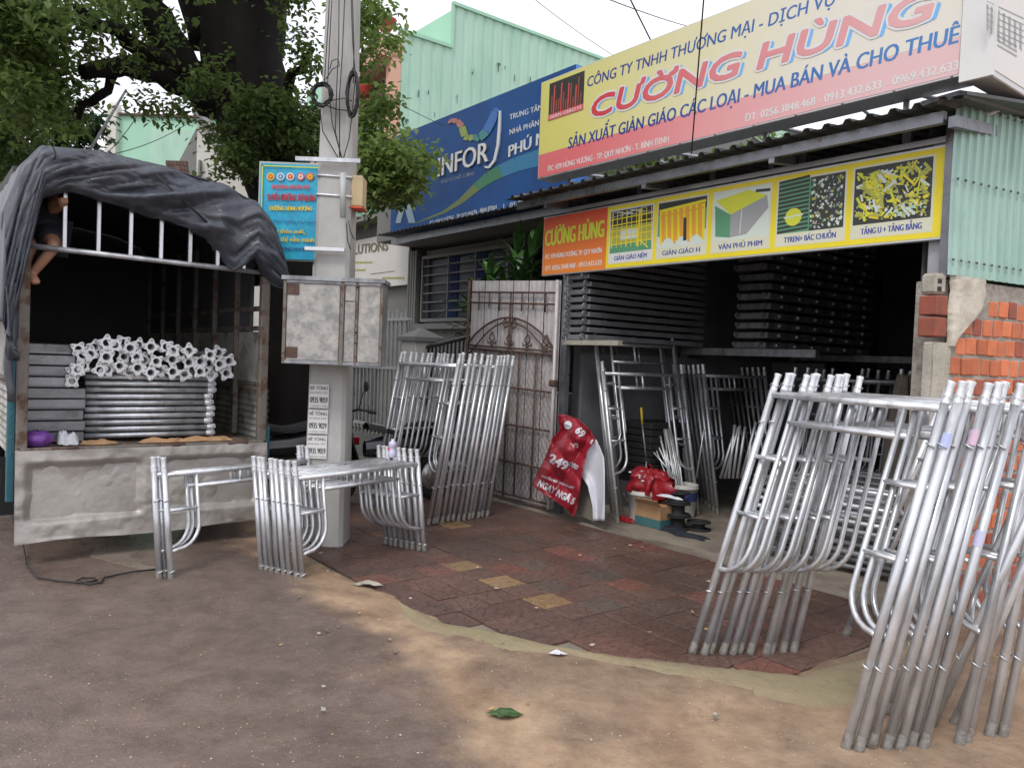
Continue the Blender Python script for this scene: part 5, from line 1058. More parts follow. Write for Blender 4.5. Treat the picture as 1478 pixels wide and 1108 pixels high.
# tarpaulin
AR = [(-.16, 1.80), (-.13, 2.15), (-.11, 2.5), (-.02, 2.80), (.10, 2.955), (.45, 2.985), (.9, 2.955), (1.35, 2.90), (1.62, 2.80), (1.77, 2.62), (1.85, 2.40), (1.90, 2.18)]
ax = np.array([p[0] for p in AR]); az = np.array([p[1] for p in AR]); as_ = np.r_[0, np.cumsum(np.hypot(np.diff(ax), np.diff(az)))]; as_ /= as_[-1]
def tarp(u, v):
    x = float(np.interp(u, as_, ax)); z = float(np.interp(u, as_, az)); A_ = np.array
    if v < .72:       # roof and sides, from the cab end to the rear bow
        y = LEN-.02-(LEN+.12)*(v/.72); sag = .03*math.sin(math.pi*2*y/.8)**2*(1 if .15 < u < .85 else .3)
        w_ = .05*float(fbm(A_(u*4.), A_(y), 2.2, 2)-.5)+.025*float(fbm(A_(u*9.), A_(y*2), 3, 5)-.5)
        if u < .12: z -= 0
        return (x+(w_ if u < .2 or u > .8 else 0)*1.2, y, z-sag+w_)
    q = (v-.72)/.28   # flap hanging over the rear
    lo = float(np.interp(x, [-.12, .0, .1, .25, .55, .95, 1.25, 1.38, 1.47, 1.62, 1.75, 1.86], [1.45, 2.05, 2.60, 2.67, 2.62, 2.56, 2.46, 2.34, 2.22, 2.34, 2.20, 2.12]))
    inn = .10 if u < .14 or u > .90 else 0
    zz = z+(lo-z)*q; fold = float(fbm(A_(x*1.3+q*.8), A_(q*1.0+x), 3.0, 11, 4)-.5); fold2 = abs(float(fbm(A_(x*2+q*1.7), A_(q*.6), 3.3, 17, 3)-.5))
    y = -.10-.05*math.sin(math.pi*q)-.16*fold*min(1, q*4+.3)-.24*fold2*min(1, q*3)-.05*abs(float(fbm(A_(x*3.1-q*2.), A_(q*1.2+x), 4.3, 27, 3)-.5))+(.07 if q > .9 else 0)*(q-.9)*10
    if x > 1.3: y -= .06*math.sin((x-1.3)*14+q*4)*q
    xx = x-(x-.9)*0.02*q+.02*fold
    if u < .2: xx += .10*q*(1-u/.2)*1.4; y += .03*math.sin(q*20+u*9)*(1-u/.2)
    return (xx, y, zz+.02*fold*q)
b = MB(); b.grid(150, 130, tarp); tp = build('tarpaulin', b, M['tarp'], parent=tk)
md = tp.modifiers.new('thick', 'SOLIDIFY'); md.thickness = .006
b = MB(); b.tube([(.16+.015*math.sin(k*.9), -.2+.01*math.cos(k*1.3), 2.94-.03*k) for k in range(4)], .006, 5); build('rope', b, M['rubber'], parent=tp)
for k, (pA, pB) in enumerate((((225, 252), (300, 322)), ((1, 1), (2, 2)))):
    if k: continue
    A, B_ = T.hit(*pA, 'y', -.19), T.hit(*pB, 'y', -.17); b = MB(); b.tube([tuple(A), tuple((A+B_)/2+np.array([0, -.015, -.01])), tuple(B_)], .008, 5); build('rope', b, M['rubber'], parent=tp)
# rope of rags at the left post
b = MB(); b.tube([(-.05+.012*math.sin(k*1.2), -.05, 2.25-.09*k) for k in range(13)], [.05-.002*k for k in range(13)], 7); build('tarp_tie', b, M['tarp'], parent=tk)

# cargo: frames lying flat (seen end on) as a pile of tubes
for k in range(11):
    z = BED+.045+k*.0515; t = thing('stacked_frame_end', '%s tube row from the bottom in the truck load' % ORD[k], 'scaffold frame', T, (1.0, .35, z), 'frames lying flat in the truck'); j = random.uniform(-.015, .015)
    a, c_ = .47+j, 1.40+j
    b = MB(); b.tube([(a, .34, z), (c_, .34, z)], .0215, 10); b_ = build('tube', b, M['galv'], parent=t)
    b = MB(); b.lathe([(.0215, -.01), (.026, 0), (.028, .04), (.020, .05), (.014, .05)], (c_, .34, z), 10, axis='x'); b.tube([(c_+.04+.02*math.cos(q), .33, z+.005+.02*math.sin(q)) for q in np.linspace(0, 6.28, 12)], .005, 5, cap=False); build('end_ring', b, M['galv_end'], parent=t)
    for x in (a+.1, c_-.1): b = MB(); b.tube([(x, .36, z), (x, 2.0, z)], .0215, 8); build('leg', b, M['galv'], parent=t)
# dark decks at the left
for k in range(9):
    z = BED+.01+k*.083; t = thing('stacked_deck', '%s dark deck from the bottom at the left inside the truck' % ORD[k], 'deck', T, (.24, .3, z), 'dark decks in the truck'); j = random.uniform(-.01, .01)
    xr = .47 if k < 5 else .40
    b = MB(); b.bbox(.07+j, xr+j, .28, 2.3, z, z+.076, .005); build('plate', b, M['steel_dark'], parent=t)
    b = MB(); b.box(.08+j, xr-.01+j, .274, .279, z+.005, z+.018); build('lip', b, M['deck_dark'], parent=t)
# jack base plates with holes piled over the tubes
def plate(mb, c, r_, th, a0, n=4):
    pts_o, pts_i = [], []
    m_ = 32
    for k in range(m_):
        a = 2*math.pi*k/m_; lob = r_*(.64+.42*abs(math.cos(n/2*(a)))**2.6); pts_o.append((lob*math.cos(a+a0), lob*math.sin(a+a0))); pts_i.append((r_*.40*math.cos(a+a0), r_*.40*math.sin(a+a0)))
    vs = [(c[0]+x, c[1], c[2]+z) for x, z in pts_o]+[(c[0]+x, c[1], c[2]+z) for x, z in pts_i]+[(c[0]+x, c[1]+th, c[2]+z) for x, z in pts_o]+[(c[0]+x*.8, c[1]+.05, c[2]+z*.8) for x, z in pts_i]
    fs = []
    for k in range(m_):
        q = (k+1) % m_; fs += [(k, q, m_+q, m_+k), (k, 2*m_+k, 2*m_+q, q), (m_+k, m_+q, 3*m_+q, 3*m_+k)]
    mb.add(vs, fs, 0); 
    for s in range(n):
        a = a0+s*2*math.pi/n; x, z = c[0]+r_*.84*math.cos(a), c[2]+r_*.84*math.sin(a); mb.lathe([(0, -.006), (.011, -.005), (.011, 0)], (x, c[1], z), 7, axis='y')
    mb.tube([(c[0], c[1]+.045, c[2]), (c[0], c[1]+.4, c[2])], r_*.36, 8, 1, cap=False); mb.lathe([(0, .048), (r_*.40, .048)], c, 10, 2, axis='y')  # flat black disc stands in for the shade down the plate hole
rows = [(118, 330, 22, 528), (112, 345, 20, 513), (108, 320, 17, 500)]
spots = []
for (xa, xb, n_, yy) in rows:
    for k in range(n_):
        x = xa+(xb-xa)*(k+.5)/n_; spots.append((x+random.uniform(-4, 4), yy+(x-110)*.055+random.uniform(-4, 4)-(6 if 150 < x < 250 and yy < 505 else 0)))
spots = [p for k, p in enumerate(spots)]
keep = []
for p in spots:
    if all(math.hypot(p[0]-q[0], p[1]-q[1]) > 10.5 for q in keep): keep.append(p)
keep += [(107, 536), (104, 550), (112, 533)]
jl = {}
for lo_, hi_, nm_ in ((0, 507, 'top'), (507, 521, 'middle'), (521, 999, 'bottom')):
    row = sorted([k for k, p in enumerate(keep) if lo_ <= p[1]-(p[0]-110)*.055 < hi_], key=lambda k: keep[k][0])
    for q_, k in enumerate(row): jl[k] = 'star plate jack base %s in the %s row of the truck heap' % ((ORD+['nineteenth', 'twentieth', 'twenty first', 'twenty second', 'twenty third', 'twenty fourth'])[q_]+' from the left', nm_)
for k, p in enumerate(keep):
    yv = .24+random.uniform(-.05, .05)+(.03 if p[1] < 508 else 0); a = T.hit(p[0], p[1], 'y', yv); t = thing('jack_base', jl[k], 'jack base', T, tuple(a), 'jack bases heaped in the truck')
    b = MB(); plate(b, a, random.uniform(.058, .068), .012, random.uniform(0, 1.57)); build('plate', b, [M['galv_end'], M['galv'], M['ink_hole_black']], parent=t)
# small things on the bed
b = MB(); b.lathe([(.02, .0), (.075, .01), (.095, .05), (.08, .09), (.04, .11), (.0, .115)], (.14, .1, BED), 14); b.grid(14, 6, lambda u, v: (.14+(.10+.012*math.sin(u*40))*math.cos(u*6.283)*math.sin(v*2.6+.3), .1+.1*math.sin(u*6.283)*math.sin(v*2.6+.3), BED+.06+.06*math.cos(v*2.6+.3)+.008*math.sin(u*31)))
build('net_bag', b, M['purple'], fr=T, label='purple net bag on the corner of the truck bed', cat='bag')
def crumple(c, sx, sy, h_, seed, mk, fr, name, label, cat, n_=18, flatk=.0):
    b = MB(); b.grid(n_, n_, lambda u, v: (c[0]+sx*(u-.5)+.1*sx*math.sin(v*9+seed), c[1]+sy*(v-.5)+.1*sy*math.sin(u*8+seed), c[2]+h_*float(fbm(np.array(u*3.), np.array(v*3.), 1.3, seed))*min(1, 8*min(u, 1-u, v, 1-v)+.15)), 0, False)
    return build(name, b, M[mk], fr=fr, label=label, cat=cat)
crumple((.34, .12, BED), .12, .08, .14, 3, 'vinyl_white', T, 'white_rag', 'small white rag beside the purple bag on the truck bed', 'rag')
for k, (x, w_, s) in enumerate(((1.0, .30, 5), (.55, .22, 6), (1.45, .16, 8), (1.25, .3, 9))):
    crumple((x, .14, BED+.002), w_, .12, .045, s, 'cardboard', T, 'cardboard_scrap', ['long torn cardboard piece in the middle of the truck bed', 'small cardboard scrap near the white rag on the truck bed', 'crumpled cardboard scrap at the right end of the truck bed', 'flat cardboard strip under the tube pile'][k], 'cardboard')

# ---------------------------------------------------------------- person in the truck
def skinned(name, verts, edges, radii, m_, parent=None, root=0, sub=2):
    me = bpy.data.meshes.new(name); me.from_pydata(verts, edges, []); me.materials.append(m_)
    o = link(bpy.data.objects.new(name, me)); s = o.modifiers.new('skin', 'SKIN'); s.use_smooth_shade = True
    for i, r_ in enumerate(radii):
        me.skin_vertices[0].data[i].radius = (r_, r_) if not hasattr(r_, '__len__') else r_
    me.skin_vertices[0].data[root].use_root = True
    q = o.modifiers.new('sub', 'SUBSURF'); q.levels = sub; q.render_levels = sub
    if parent is not None: o.parent = parent
    return o
pb = np.array([.10, .42, 2.27])
def tp_(px, py, y): return np.array(T.hit(px, py, 'y', y))-pb
pel, bel, che, nek = tp_(60, 338, .42), tp_(60, 322, .40), tp_(58, 296, .38), tp_(60, 278, .36)
skl, hdt = tp_(63, 268, .34), tp_(64, 252, .33)
shR, elR, wrR, haR = tp_(78, 284, .34), tp_(74, 304, .18), tp_(89, 299, .05), tp_(92, 295, -.02)
shL, elL, wrL, haL = tp_(40, 286, .42), tp_(28, 308, .36), tp_(34, 328, .24), tp_(40, 333, .20)
hpR, knR, anR, toR = tp_(68, 340, .36), tp_(80, 354, .04), tp_(46, 396, .10), tp_(52, 409, -.02)
hpL, knL, anL, toL = tp_(50, 342, .42), tp_(40, 362, .2), tp_(30, 404, .3), tp_(33, 416, .2)
V_ = [pel, bel, che, nek, skl, hdt, shR, elR, wrR, haR, shL, elL, wrL, haL, hpR, knR, anR, toR, hpL, knL, anL, toL]
E_ = [(0, 1), (1, 2), (2, 3), (3, 4), (4, 5), (2, 6), (6, 7), (7, 8), (8, 9), (2, 10), (10, 11), (11, 12), (12, 13), (0, 14), (14, 15), (15, 16), (16, 17), (0, 18), (18, 19), (19, 20), (20, 21)]
R_ = [.12, .11, .13, .05, .08, .07, .05, .034, .025, (.032, .019), .05, .034, .025, (.032, .019), .078, .048, .030, (.036, .022), .078, .048, .030, (.036, .022)]
for s_i, hb in ((9, haR), (13, haL)):
    for f_i in range(5):
        o_ = np.array([.012*(f_i-1.5), -.030, .016]) if f_i < 4 else np.array([-.03, -.01, .02]); o2 = o_+np.array([0, .014, .030 if f_i < 4 else .018])
        V_ += [hb+o_*.9, hb+o2]; R_ += [.009, .008]; n0 = len(V_); E_ += [(s_i, n0-2), (n0-2, n0-1)]
per = skinned('person', [tuple(map(float, v)) for v in V_], E_, R_, M['skin']); per.matrix_world = T.mat(tuple(pb)); per['label'] = 'person in dark clothes perched inside the truck, hand gripping a cage bar'; per['category'] = 'person'; BASES[per.name] = (T, pb)
cl = lambda ids, ed, rad, nm, mk: skinned(nm, [tuple(map(float, V_[i])) for i in ids], ed, rad, M[mk], per)
cl([0, 1, 2, 6, 10], [(0, 1), (1, 2), (2, 3), (2, 4)], [.135, .13, .155, .085, .085], 'shirt', 'dark_cloth')
sh_ = [pel, hpR, hpR*.35+knR*.65, hpL, hpL*.35+knL*.65]; skinned('shorts', [tuple(map(float, v)) for v in sh_], [(0, 1), (1, 2), (0, 3), (3, 4)], [.14, .115, .085, .115, .085], M['dark_cloth'], per)
skinned('hair', [tuple(map(float, v)) for v in (skl+np.array([0, .03, .02]), hdt+np.array([0, .01, .02]))], [(0, 1)], [.085, .085], M['hair'], per)
# face: eyes, nose, mouth, ears
b = MB(); fc = (skl+hdt)/2+pb
for s in (-1, 1): b.lathe([(0, -.004), (.011, -.002), (.012, .004)], (fc[0]+s*.028, fc[1]-.082, fc[2]), 8, axis='y')
build('eyes', b, M['p_white'], parent=per, kind='stuff')
b = MB(); b.prism([(fc[0]-.012, fc[1]-.08, fc[2]-.035), (fc[0]+.012, fc[1]-.08, fc[2]-.035), (fc[0], fc[1]-.08, fc[2]+.005)], (0, -.02, 0)); build('nose', b, M['skin'], parent=per)
b = MB(); b.box(fc[0]-.022, fc[0]+.022, fc[1]-.085, fc[1]-.075, fc[2]-.055, fc[2]-.047); build('mouth', b, M['p_brown'], parent=per)

# ---------------------------------------------------------------- foliage
def leaf_mat(name, c_dark, c_light):
    m = bpy.data.materials.new(name); m.use_nodes = True; nt = m.node_tree; nt.nodes.clear(); L = nt.links.new
    o = N(nt, 'ShaderNodeOutputMaterial'); b = N(nt, 'ShaderNodeBsdfPrincipled', Roughness=.48); tr = N(nt, 'ShaderNodeBsdfTranslucent'); ms = N(nt, 'ShaderNodeMixShader'); ms.inputs[0].default_value = .42
    vc = N(nt, 'ShaderNodeVertexColor'); vc.layer_name = 'leafvar'; sp = N(nt, 'ShaderNodeSeparateColor'); L(vc.outputs[0], sp.inputs[0])
    cr = N(nt, 'ShaderNodeValToRGB'); cr.color_ramp.elements[0].color = (*c_dark, 1); cr.color_ramp.elements[1].color = (*c_light, 1); L(sp.outputs[0], cr.inputs[0])
    L(cr.outputs[0], b.inputs['Base Color']); hs = N(nt, 'ShaderNodeHueSaturation', Value=1.5); L(cr.outputs[0], hs.inputs['Color']); L(hs.outputs[0], tr.inputs[0]); L(b.outputs[0], ms.inputs[1]); L(tr.outputs[0], ms.inputs[2]); L(ms.outputs[0], o.inputs[0]); return m
M['leaf'] = leaf_mat('tree leaf', (.036, .072, .022), (.24, .33, .09)); M['leaf_deep'] = leaf_mat('deep green leaf', (.012, .030, .012), (.04, .085, .028)); M['leaf_bright'] = leaf_mat('fresh leaf', (.05, .10, .02), (.16, .26, .05))
def crown(name, parent, blobs, size, mk, seed=1, fold=.25, thin=1.):
    """blobs: (x,y,z, radius, number of leaves, brightness); leaves hang in small sprays around twigs"""
    r_ = np.random.default_rng(seed); C_, Rr_, B_ = [], [], []
    for (x, y, z, rad, n_, br) in blobs:
        ns = max(3, int(n_/9)); d = r_.normal(size=(ns, 3)); d /= np.linalg.norm(d, axis=1)[:, None]; q = rad*r_.random(ns)**.45; tips = np.array([x, y, z])+d*q[:, None]*np.array([1, 1, .8])
        for t_ in tips:
            k = 9; off = r_.normal(size=(k, 3))*np.array([.09, .09, .07])*1.15*size/.09; C_.append(t_+off); B_.append(np.clip(br+r_.normal(0, .13)+r_.normal(0, .09, k), 0, 1))
    P = np.concatenate(C_); B_ = np.concatenate(B_); n_ = len(P)
    a = r_.random(n_)*2*math.pi; tilt = r_.normal(.35, .45, n_); s = size*(.65+.7*r_.random(n_))
    ux = np.stack([np.cos(a)*np.cos(tilt), np.sin(a)*np.cos(tilt), -np.sin(tilt)], 1); side = np.stack([-np.sin(a), np.cos(a), r_.normal(0, .3, n_)], 1); side /= np.linalg.norm(side, axis=1)[:, None]; up = np.cross(ux, side)
    w_ = s*.30; v = np.empty((n_, 6, 3))
    v[:, 0] = P; v[:, 1] = P+ux*(s*.35)[:, None]+side*w_[:, None]+up*(w_*fold)[:, None]; v[:, 2] = P+ux*(s*.72)[:, None]+side*(w_*.75)[:, None]+up*(w_*fold*.6)[:, None]
    v[:, 3] = P+ux*s[:, None]-up*(s*.12)[:, None]; v[:, 4] = P+ux*(s*.72)[:, None]-side*(w_*.75)[:, None]+up*(w_*fold*.6)[:, None]; v[:, 5] = P+ux*(s*.35)[:, None]-side*w_[:, None]+up*(w_*fold)[:, None]
    base = (np.arange(n_)*6)[:, None]; f = np.concatenate([base+np.array([0, 1, 2, 3]), base+np.array([0, 3, 4, 5])], 1).reshape(-1, 4)
    pb_ = BASES[parent.name][1] if parent is not None else np.zeros(3); me = bpy.data.meshes.new(name); vv = (v.reshape(-1, 3)-pb_)
    me.vertices.add(len(vv)); me.vertices.foreach_set('co', vv.ravel()); me.loops.add(f.size); me.loops.foreach_set('vertex_index', f.ravel().astype(np.int32)); me.polygons.add(len(f)); me.polygons.foreach_set('loop_start', np.arange(len(f), dtype=np.int32)*4); me.update(calc_edges=True)
    ca = me.color_attributes.new('leafvar', 'FLOAT_COLOR', 'POINT'); cv = np.repeat(B_, 6); ca.data.foreach_set('color', np.stack([cv, cv, cv, cv*0+1], 1).ravel())
    me.materials.append(M[mk]); o = link(bpy.data.objects.new(name, me))
    if parent is not None: o.parent = parent; o['kind'] = 'stuff'
    return o
def WP(px, py, d): return tuple(W.hit(px, py, 'y', d))
def limb(b, pts, r0, r1, n=9, wob=.04):
    P = [np.array(p, float) for p in pts]; Q = [P[0]]
    for i in range(len(P)-1):
        for k in range(1, 4): Q.append(P[i]+(P[i+1]-P[i])*k/3+(rng.normal(size=3)*wob if k < 3 or i < len(P)-2 else 0))
    b.tube(Q, list(np.linspace(r0, r1, len(Q))), n)
tr = thing('street_tree', 'big dark leaning street tree with dense hanging foliage behind the truck and pole', 'tree', W, (-2.76, 10, 0))
b = MB(); b.tube([(-2.70, 10, -.05), (-2.72, 10, .25), (-2.76, 10, .8), (-2.8, 10, 1.8), (-2.84, 10, 3.0), (-3.1, 10, 3.95), (-3.36, 10, 4.5), (-3.45, 10, 4.8), (-3.58, 10, 5.2), (-3.60, 10, 5.6), (-3.62, 10, 6.0), (-3.60, 10, 6.4)], [.75, .55, .42, .37, .36, .44, .50, .50, .52, .53, .56, .55], 20)
b.v = [(x+.10*(vnoise(np.array(x*3.+y*4), np.array(z*2.2), 1., 3)-.5)+.07*(vnoise(np.array(x*9.+y*7), np.array(z*5), 1., 4)-.5), y, z) for x, y, z in b.v]
build('trunk', b, M['bark'], parent=tr)
for pts, r0, r1 in ((([WP(345, 60, 10), WP(375, -60, 10.2), (-3.1, 10.8, 8.5), (-2.0, 11, 10.5)]), .42, .16), ([WP(320, 60, 10), WP(285, -50, 9.8), (-4.6, 9.6, 8.0), (-5.6, 9, 10)], .40, .14),
                    ([WP(345, 165, 10), WP(290, 125, 9.8), WP(262, 95, 9.6), WP(228, 30, 9.4), WP(205, -60, 9.2)], .26, .16), ([WP(290, 125, 9.8), WP(230, 100, 9.4), WP(170, 95, 9.0), WP(120, 105, 8.6)], .17, .08), ([WP(262, 95, 9.6), WP(200, 70, 9.2), WP(160, 45, 8.8), WP(110, 10, 8.4)], .12, .05),
                    ([WP(170, 95, 9.0), WP(145, 130, 9.0), WP(120, 165, 9.0), WP(80, 212, 9.1)], .055, .045), ([WP(395, 190, 10), WP(425, 110, 9.6), WP(452, 70, 9.2)], .09, .03), ([WP(400, 205, 10), WP(470, 215, 9.2), WP(540, 235, 8.6)], .08, .03), ([WP(330, 0, 10), WP(430, -40, 9.2), WP(520, 20, 8.6)], .12, .04)):
    b = MB(); limb(b, pts, r0, r1); build('branch', b, M['bark'], parent=tr)
blobs = []
def bl(px, py, d, rad, n_, br=.4): blobs.append((*WP(px, py, d), rad, n_, br))
R2 = random.Random(4)
for (x0, x1, y0, y1, cnt, rad, n_, br, d0, d1) in ((0, 90, 0, 165, 20, .42, 420, .45, 7.6, 9.5), (-60, 20, 0, 270, 12, .5, 420, .25, 8.5, 10), (110, 175, 0, 70, 6, .30, 130, .42, 8, 9.5), (30, 95, 160, 190, 4, .22, 110, .6, 8, 9), (185, 255, 20, 100, 6, .24, 70, .35, 8.6, 9.6),
                                              (205, 262, 140, 170, 4, .17, 60, .45, 8.6, 9.4), (265, 330, 80, 140, 5, .18, 60, .4, 8.8, 9.4), (320, 400, 130, 200, 7, .22, 120, .42, 8.6, 9.4), (325, 365, 225, 255, 4, .22, 110, .4, 8.8, 9.2), (375, 455, 150, 225, 8, .30, 200, .3, 8.8, 9.8), (410, 450, 0, 110, 6, .20, 70, .45, 8.6, 9.4),
                                              (500, 545, 0, 30, 6, .20, 80, .55, 7.8, 8.6), (520, 575, 30, 75, 5, .15, 60, .6, 7.8, 8.4), (505, 560, 90, 105, 3, .12, 40, .6, 7.9, 8.4), (510, 560, 135, 180, 6, .17, 90, .5, 8, 8.8), (120, 270, -260, -60, 16, .6, 260, .4, 7, 11), (-200, 80, -260, -30, 20, .8, 420, .4, 6.8, 11), (300, 540, -300, -80, 20, .6, 260, .4, 7.5, 11), (500, 550, 275, 305, 3, .16, 60, .3, 8.4, 9)):
    for k in range(cnt): bl(R2.uniform(x0, x1), R2.uniform(y0, y1), R2.uniform(d0, d1), rad*R2.uniform(.7, 1.2), int(n_*R2.uniform(.7, 1.2)), br)
crown('crown', tr, [(*q[:4], int(q[4]*1.3), q[5]) for q in blobs], .078, 'leaf', 3)
t2 = thing('young_tree', 'bright leafed young tree branch mass in front of the blue sign', 'tree', W, (-1.35, 8.3, 0)); blobs = []
b = MB(); limb(b, [(-2.02, 8.6, 0), (-2.0, 8.6, 1.5), WP(480, 300, 8.5), WP(535, 240, 8.4)], .04, .025, wob=.02); build('trunk', b, M['bark'], parent=t2)
for pts in ([WP(515, 300, 8.5), WP(560, 250, 8.3), WP(600, 235, 8.1)], [WP(520, 280, 8.5), WP(500, 220, 8.4)]): b = MB(); limb(b, pts, .025, .01, 6, .02); build('branch', b, M['bark'], parent=t2)
for k in range(22): bl(R2.uniform(512, 596), R2.uniform(212, 278), R2.uniform(7.8, 8.6), .15, 100, .62)
for p in ((618, 222), (612, 250), (590, 268), (545, 200)): bl(*p, 8.1, .10, 45, .7)
crown('crown', t2, [(*q[:4], int(q[4]*1.3), q[5]) for q in blobs], .085, 'leaf', 8)
t3 = thing('dark_tree', 'dark rounded tree at the left edge behind the tarpaulin', 'tree', W, (-8.5, 13, 0)); blobs = []
b = MB(); limb(b, [(-8.5, 13, 0), (-8.5, 13, 2), (-8.6, 13, 4)], .22, .1); build('trunk', b, M['bark'], parent=t3)
for k in range(18): bl(R2.uniform(-60, 75), R2.uniform(205, 330), R2.uniform(12, 14), .7, 420, .2)
for k in range(5): bl(R2.uniform(95, 130), R2.uniform(165, 205), 13, .35, 150, .45)
crown('crown', t3, blobs, .14, 'leaf_deep', 12)
t4 = thing('roadside_tree', 'small leafy tree behind the side sign and green cladding at right', 'tree', BW, (2, 4, 0)); 
b = MB(); b.tube([(2.2, 5, 0), (2.2, 5, 3.4)], [.12, .07], 8); build('trunk', b, M['bark'], parent=t4); bb = []
for k in range(12): p = BW.w((R2.uniform(1.0, 3.4), R2.uniform(4.4, 5.6), R2.uniform(3.5, 4.9))); q = BW.l(p); bb.append((*q, .5, 260, .4))
crown('crown', t4, bb, .11, 'leaf', 15)
# glossy strap leaved plants behind the gate leaf
def strap_plant(x, y, z0, n_, seed, label, hgt):
    t = thing('strap_leaf_plant', label, 'plant', F, (x, y, z0), 'strap leaved plants behind the gate'); r_ = random.Random(seed)
    b = MB(); b.tube([(x, y, z0), (x+.03, y, z0+hgt)], .018, 6); build('stem', b, M['bark'], parent=t)
    pot = MB(); pot.lathe([(0, z0), (.12, z0), (.16, z0+.3), (.17, z0+.32), (.14, z0+.32), (.13, z0+.28), (0, z0+.28)], (x, y, 0), 14); build('pot', pot, M['plaster'], parent=t)
    for k in range(n_):
        a = r_.random()*6.28; zz = z0+hgt*(.45+.55*k/n_); l_ = r_.uniform(.38, .62); w_ = r_.uniform(.035, .055); up_ = r_.uniform(.5, 1.25) if k < n_*.8 else 1.4; b = MB(); vs = []
        for i in range(7):
            s = i/6; rr_ = l_*s*math.cos(up_*(1-s*.4)); h_ = l_*math.sin(up_)*s-l_*.75*s*s*(1.2-up_*.6); ww = w_*math.sin(math.pi*min(1, s*.92+.08))**.6
            for q in (-1, 0, 1): vs.append((x+math.cos(a)*rr_-math.sin(a)*ww*q, y+math.sin(a)*rr_+math.cos(a)*ww*q, zz+h_+abs(q)*.012))
        b.add(vs, [(i*3+j, i*3+j+1, i*3+j+4, i*3+j+3) for i in range(6) for j in (0, 1)], 0, True); build('leaf', b, M['plant_leaf'], parent=t)
    return t
M['plant_leaf'] = mat('glossy plant leaf', (.05, .12, .03), .32, 0, .2, 8, 0, col2=(.13, .25, .06), c2amt=.36, c2scale=4, rnd=.35)
for px_, yy_, nn_, sd_, hh_, lb_ in ((688, 1.05, 34, 5, 1.25, 'strap leaved plant at the left end of the gate top'), (708, 1.0, 36, 2, 1.5, 'pale centred strap leaved plant above the left half of the gate'), (728, .95, 34, 7, 1.3, 'low strap leaved plant above the middle of the gate'), (748, 1.0, 36, 3, 1.6, 'tall strap leaved plant above the right half of the gate'), (768, 1.1, 34, 9, 1.85, 'highest strap leaved plant next to the product banner'), (745, 1.3, 30, 11, 1.95, 'rear strap leaved plant under the ribbed canopy')):
    strap_plant(F.hit(px_, 390, 'y', yy_)[0], yy_, 1.2, nn_, sd_, lb_, hh_)
b = MB(); b.box(-3.6, -.9, .75, 1.35, 0, 1.2); build('planter_wall', b, M['grey_wall'], fr=F, label='grey planter wall hidden behind the gate leaf', cat='planter')

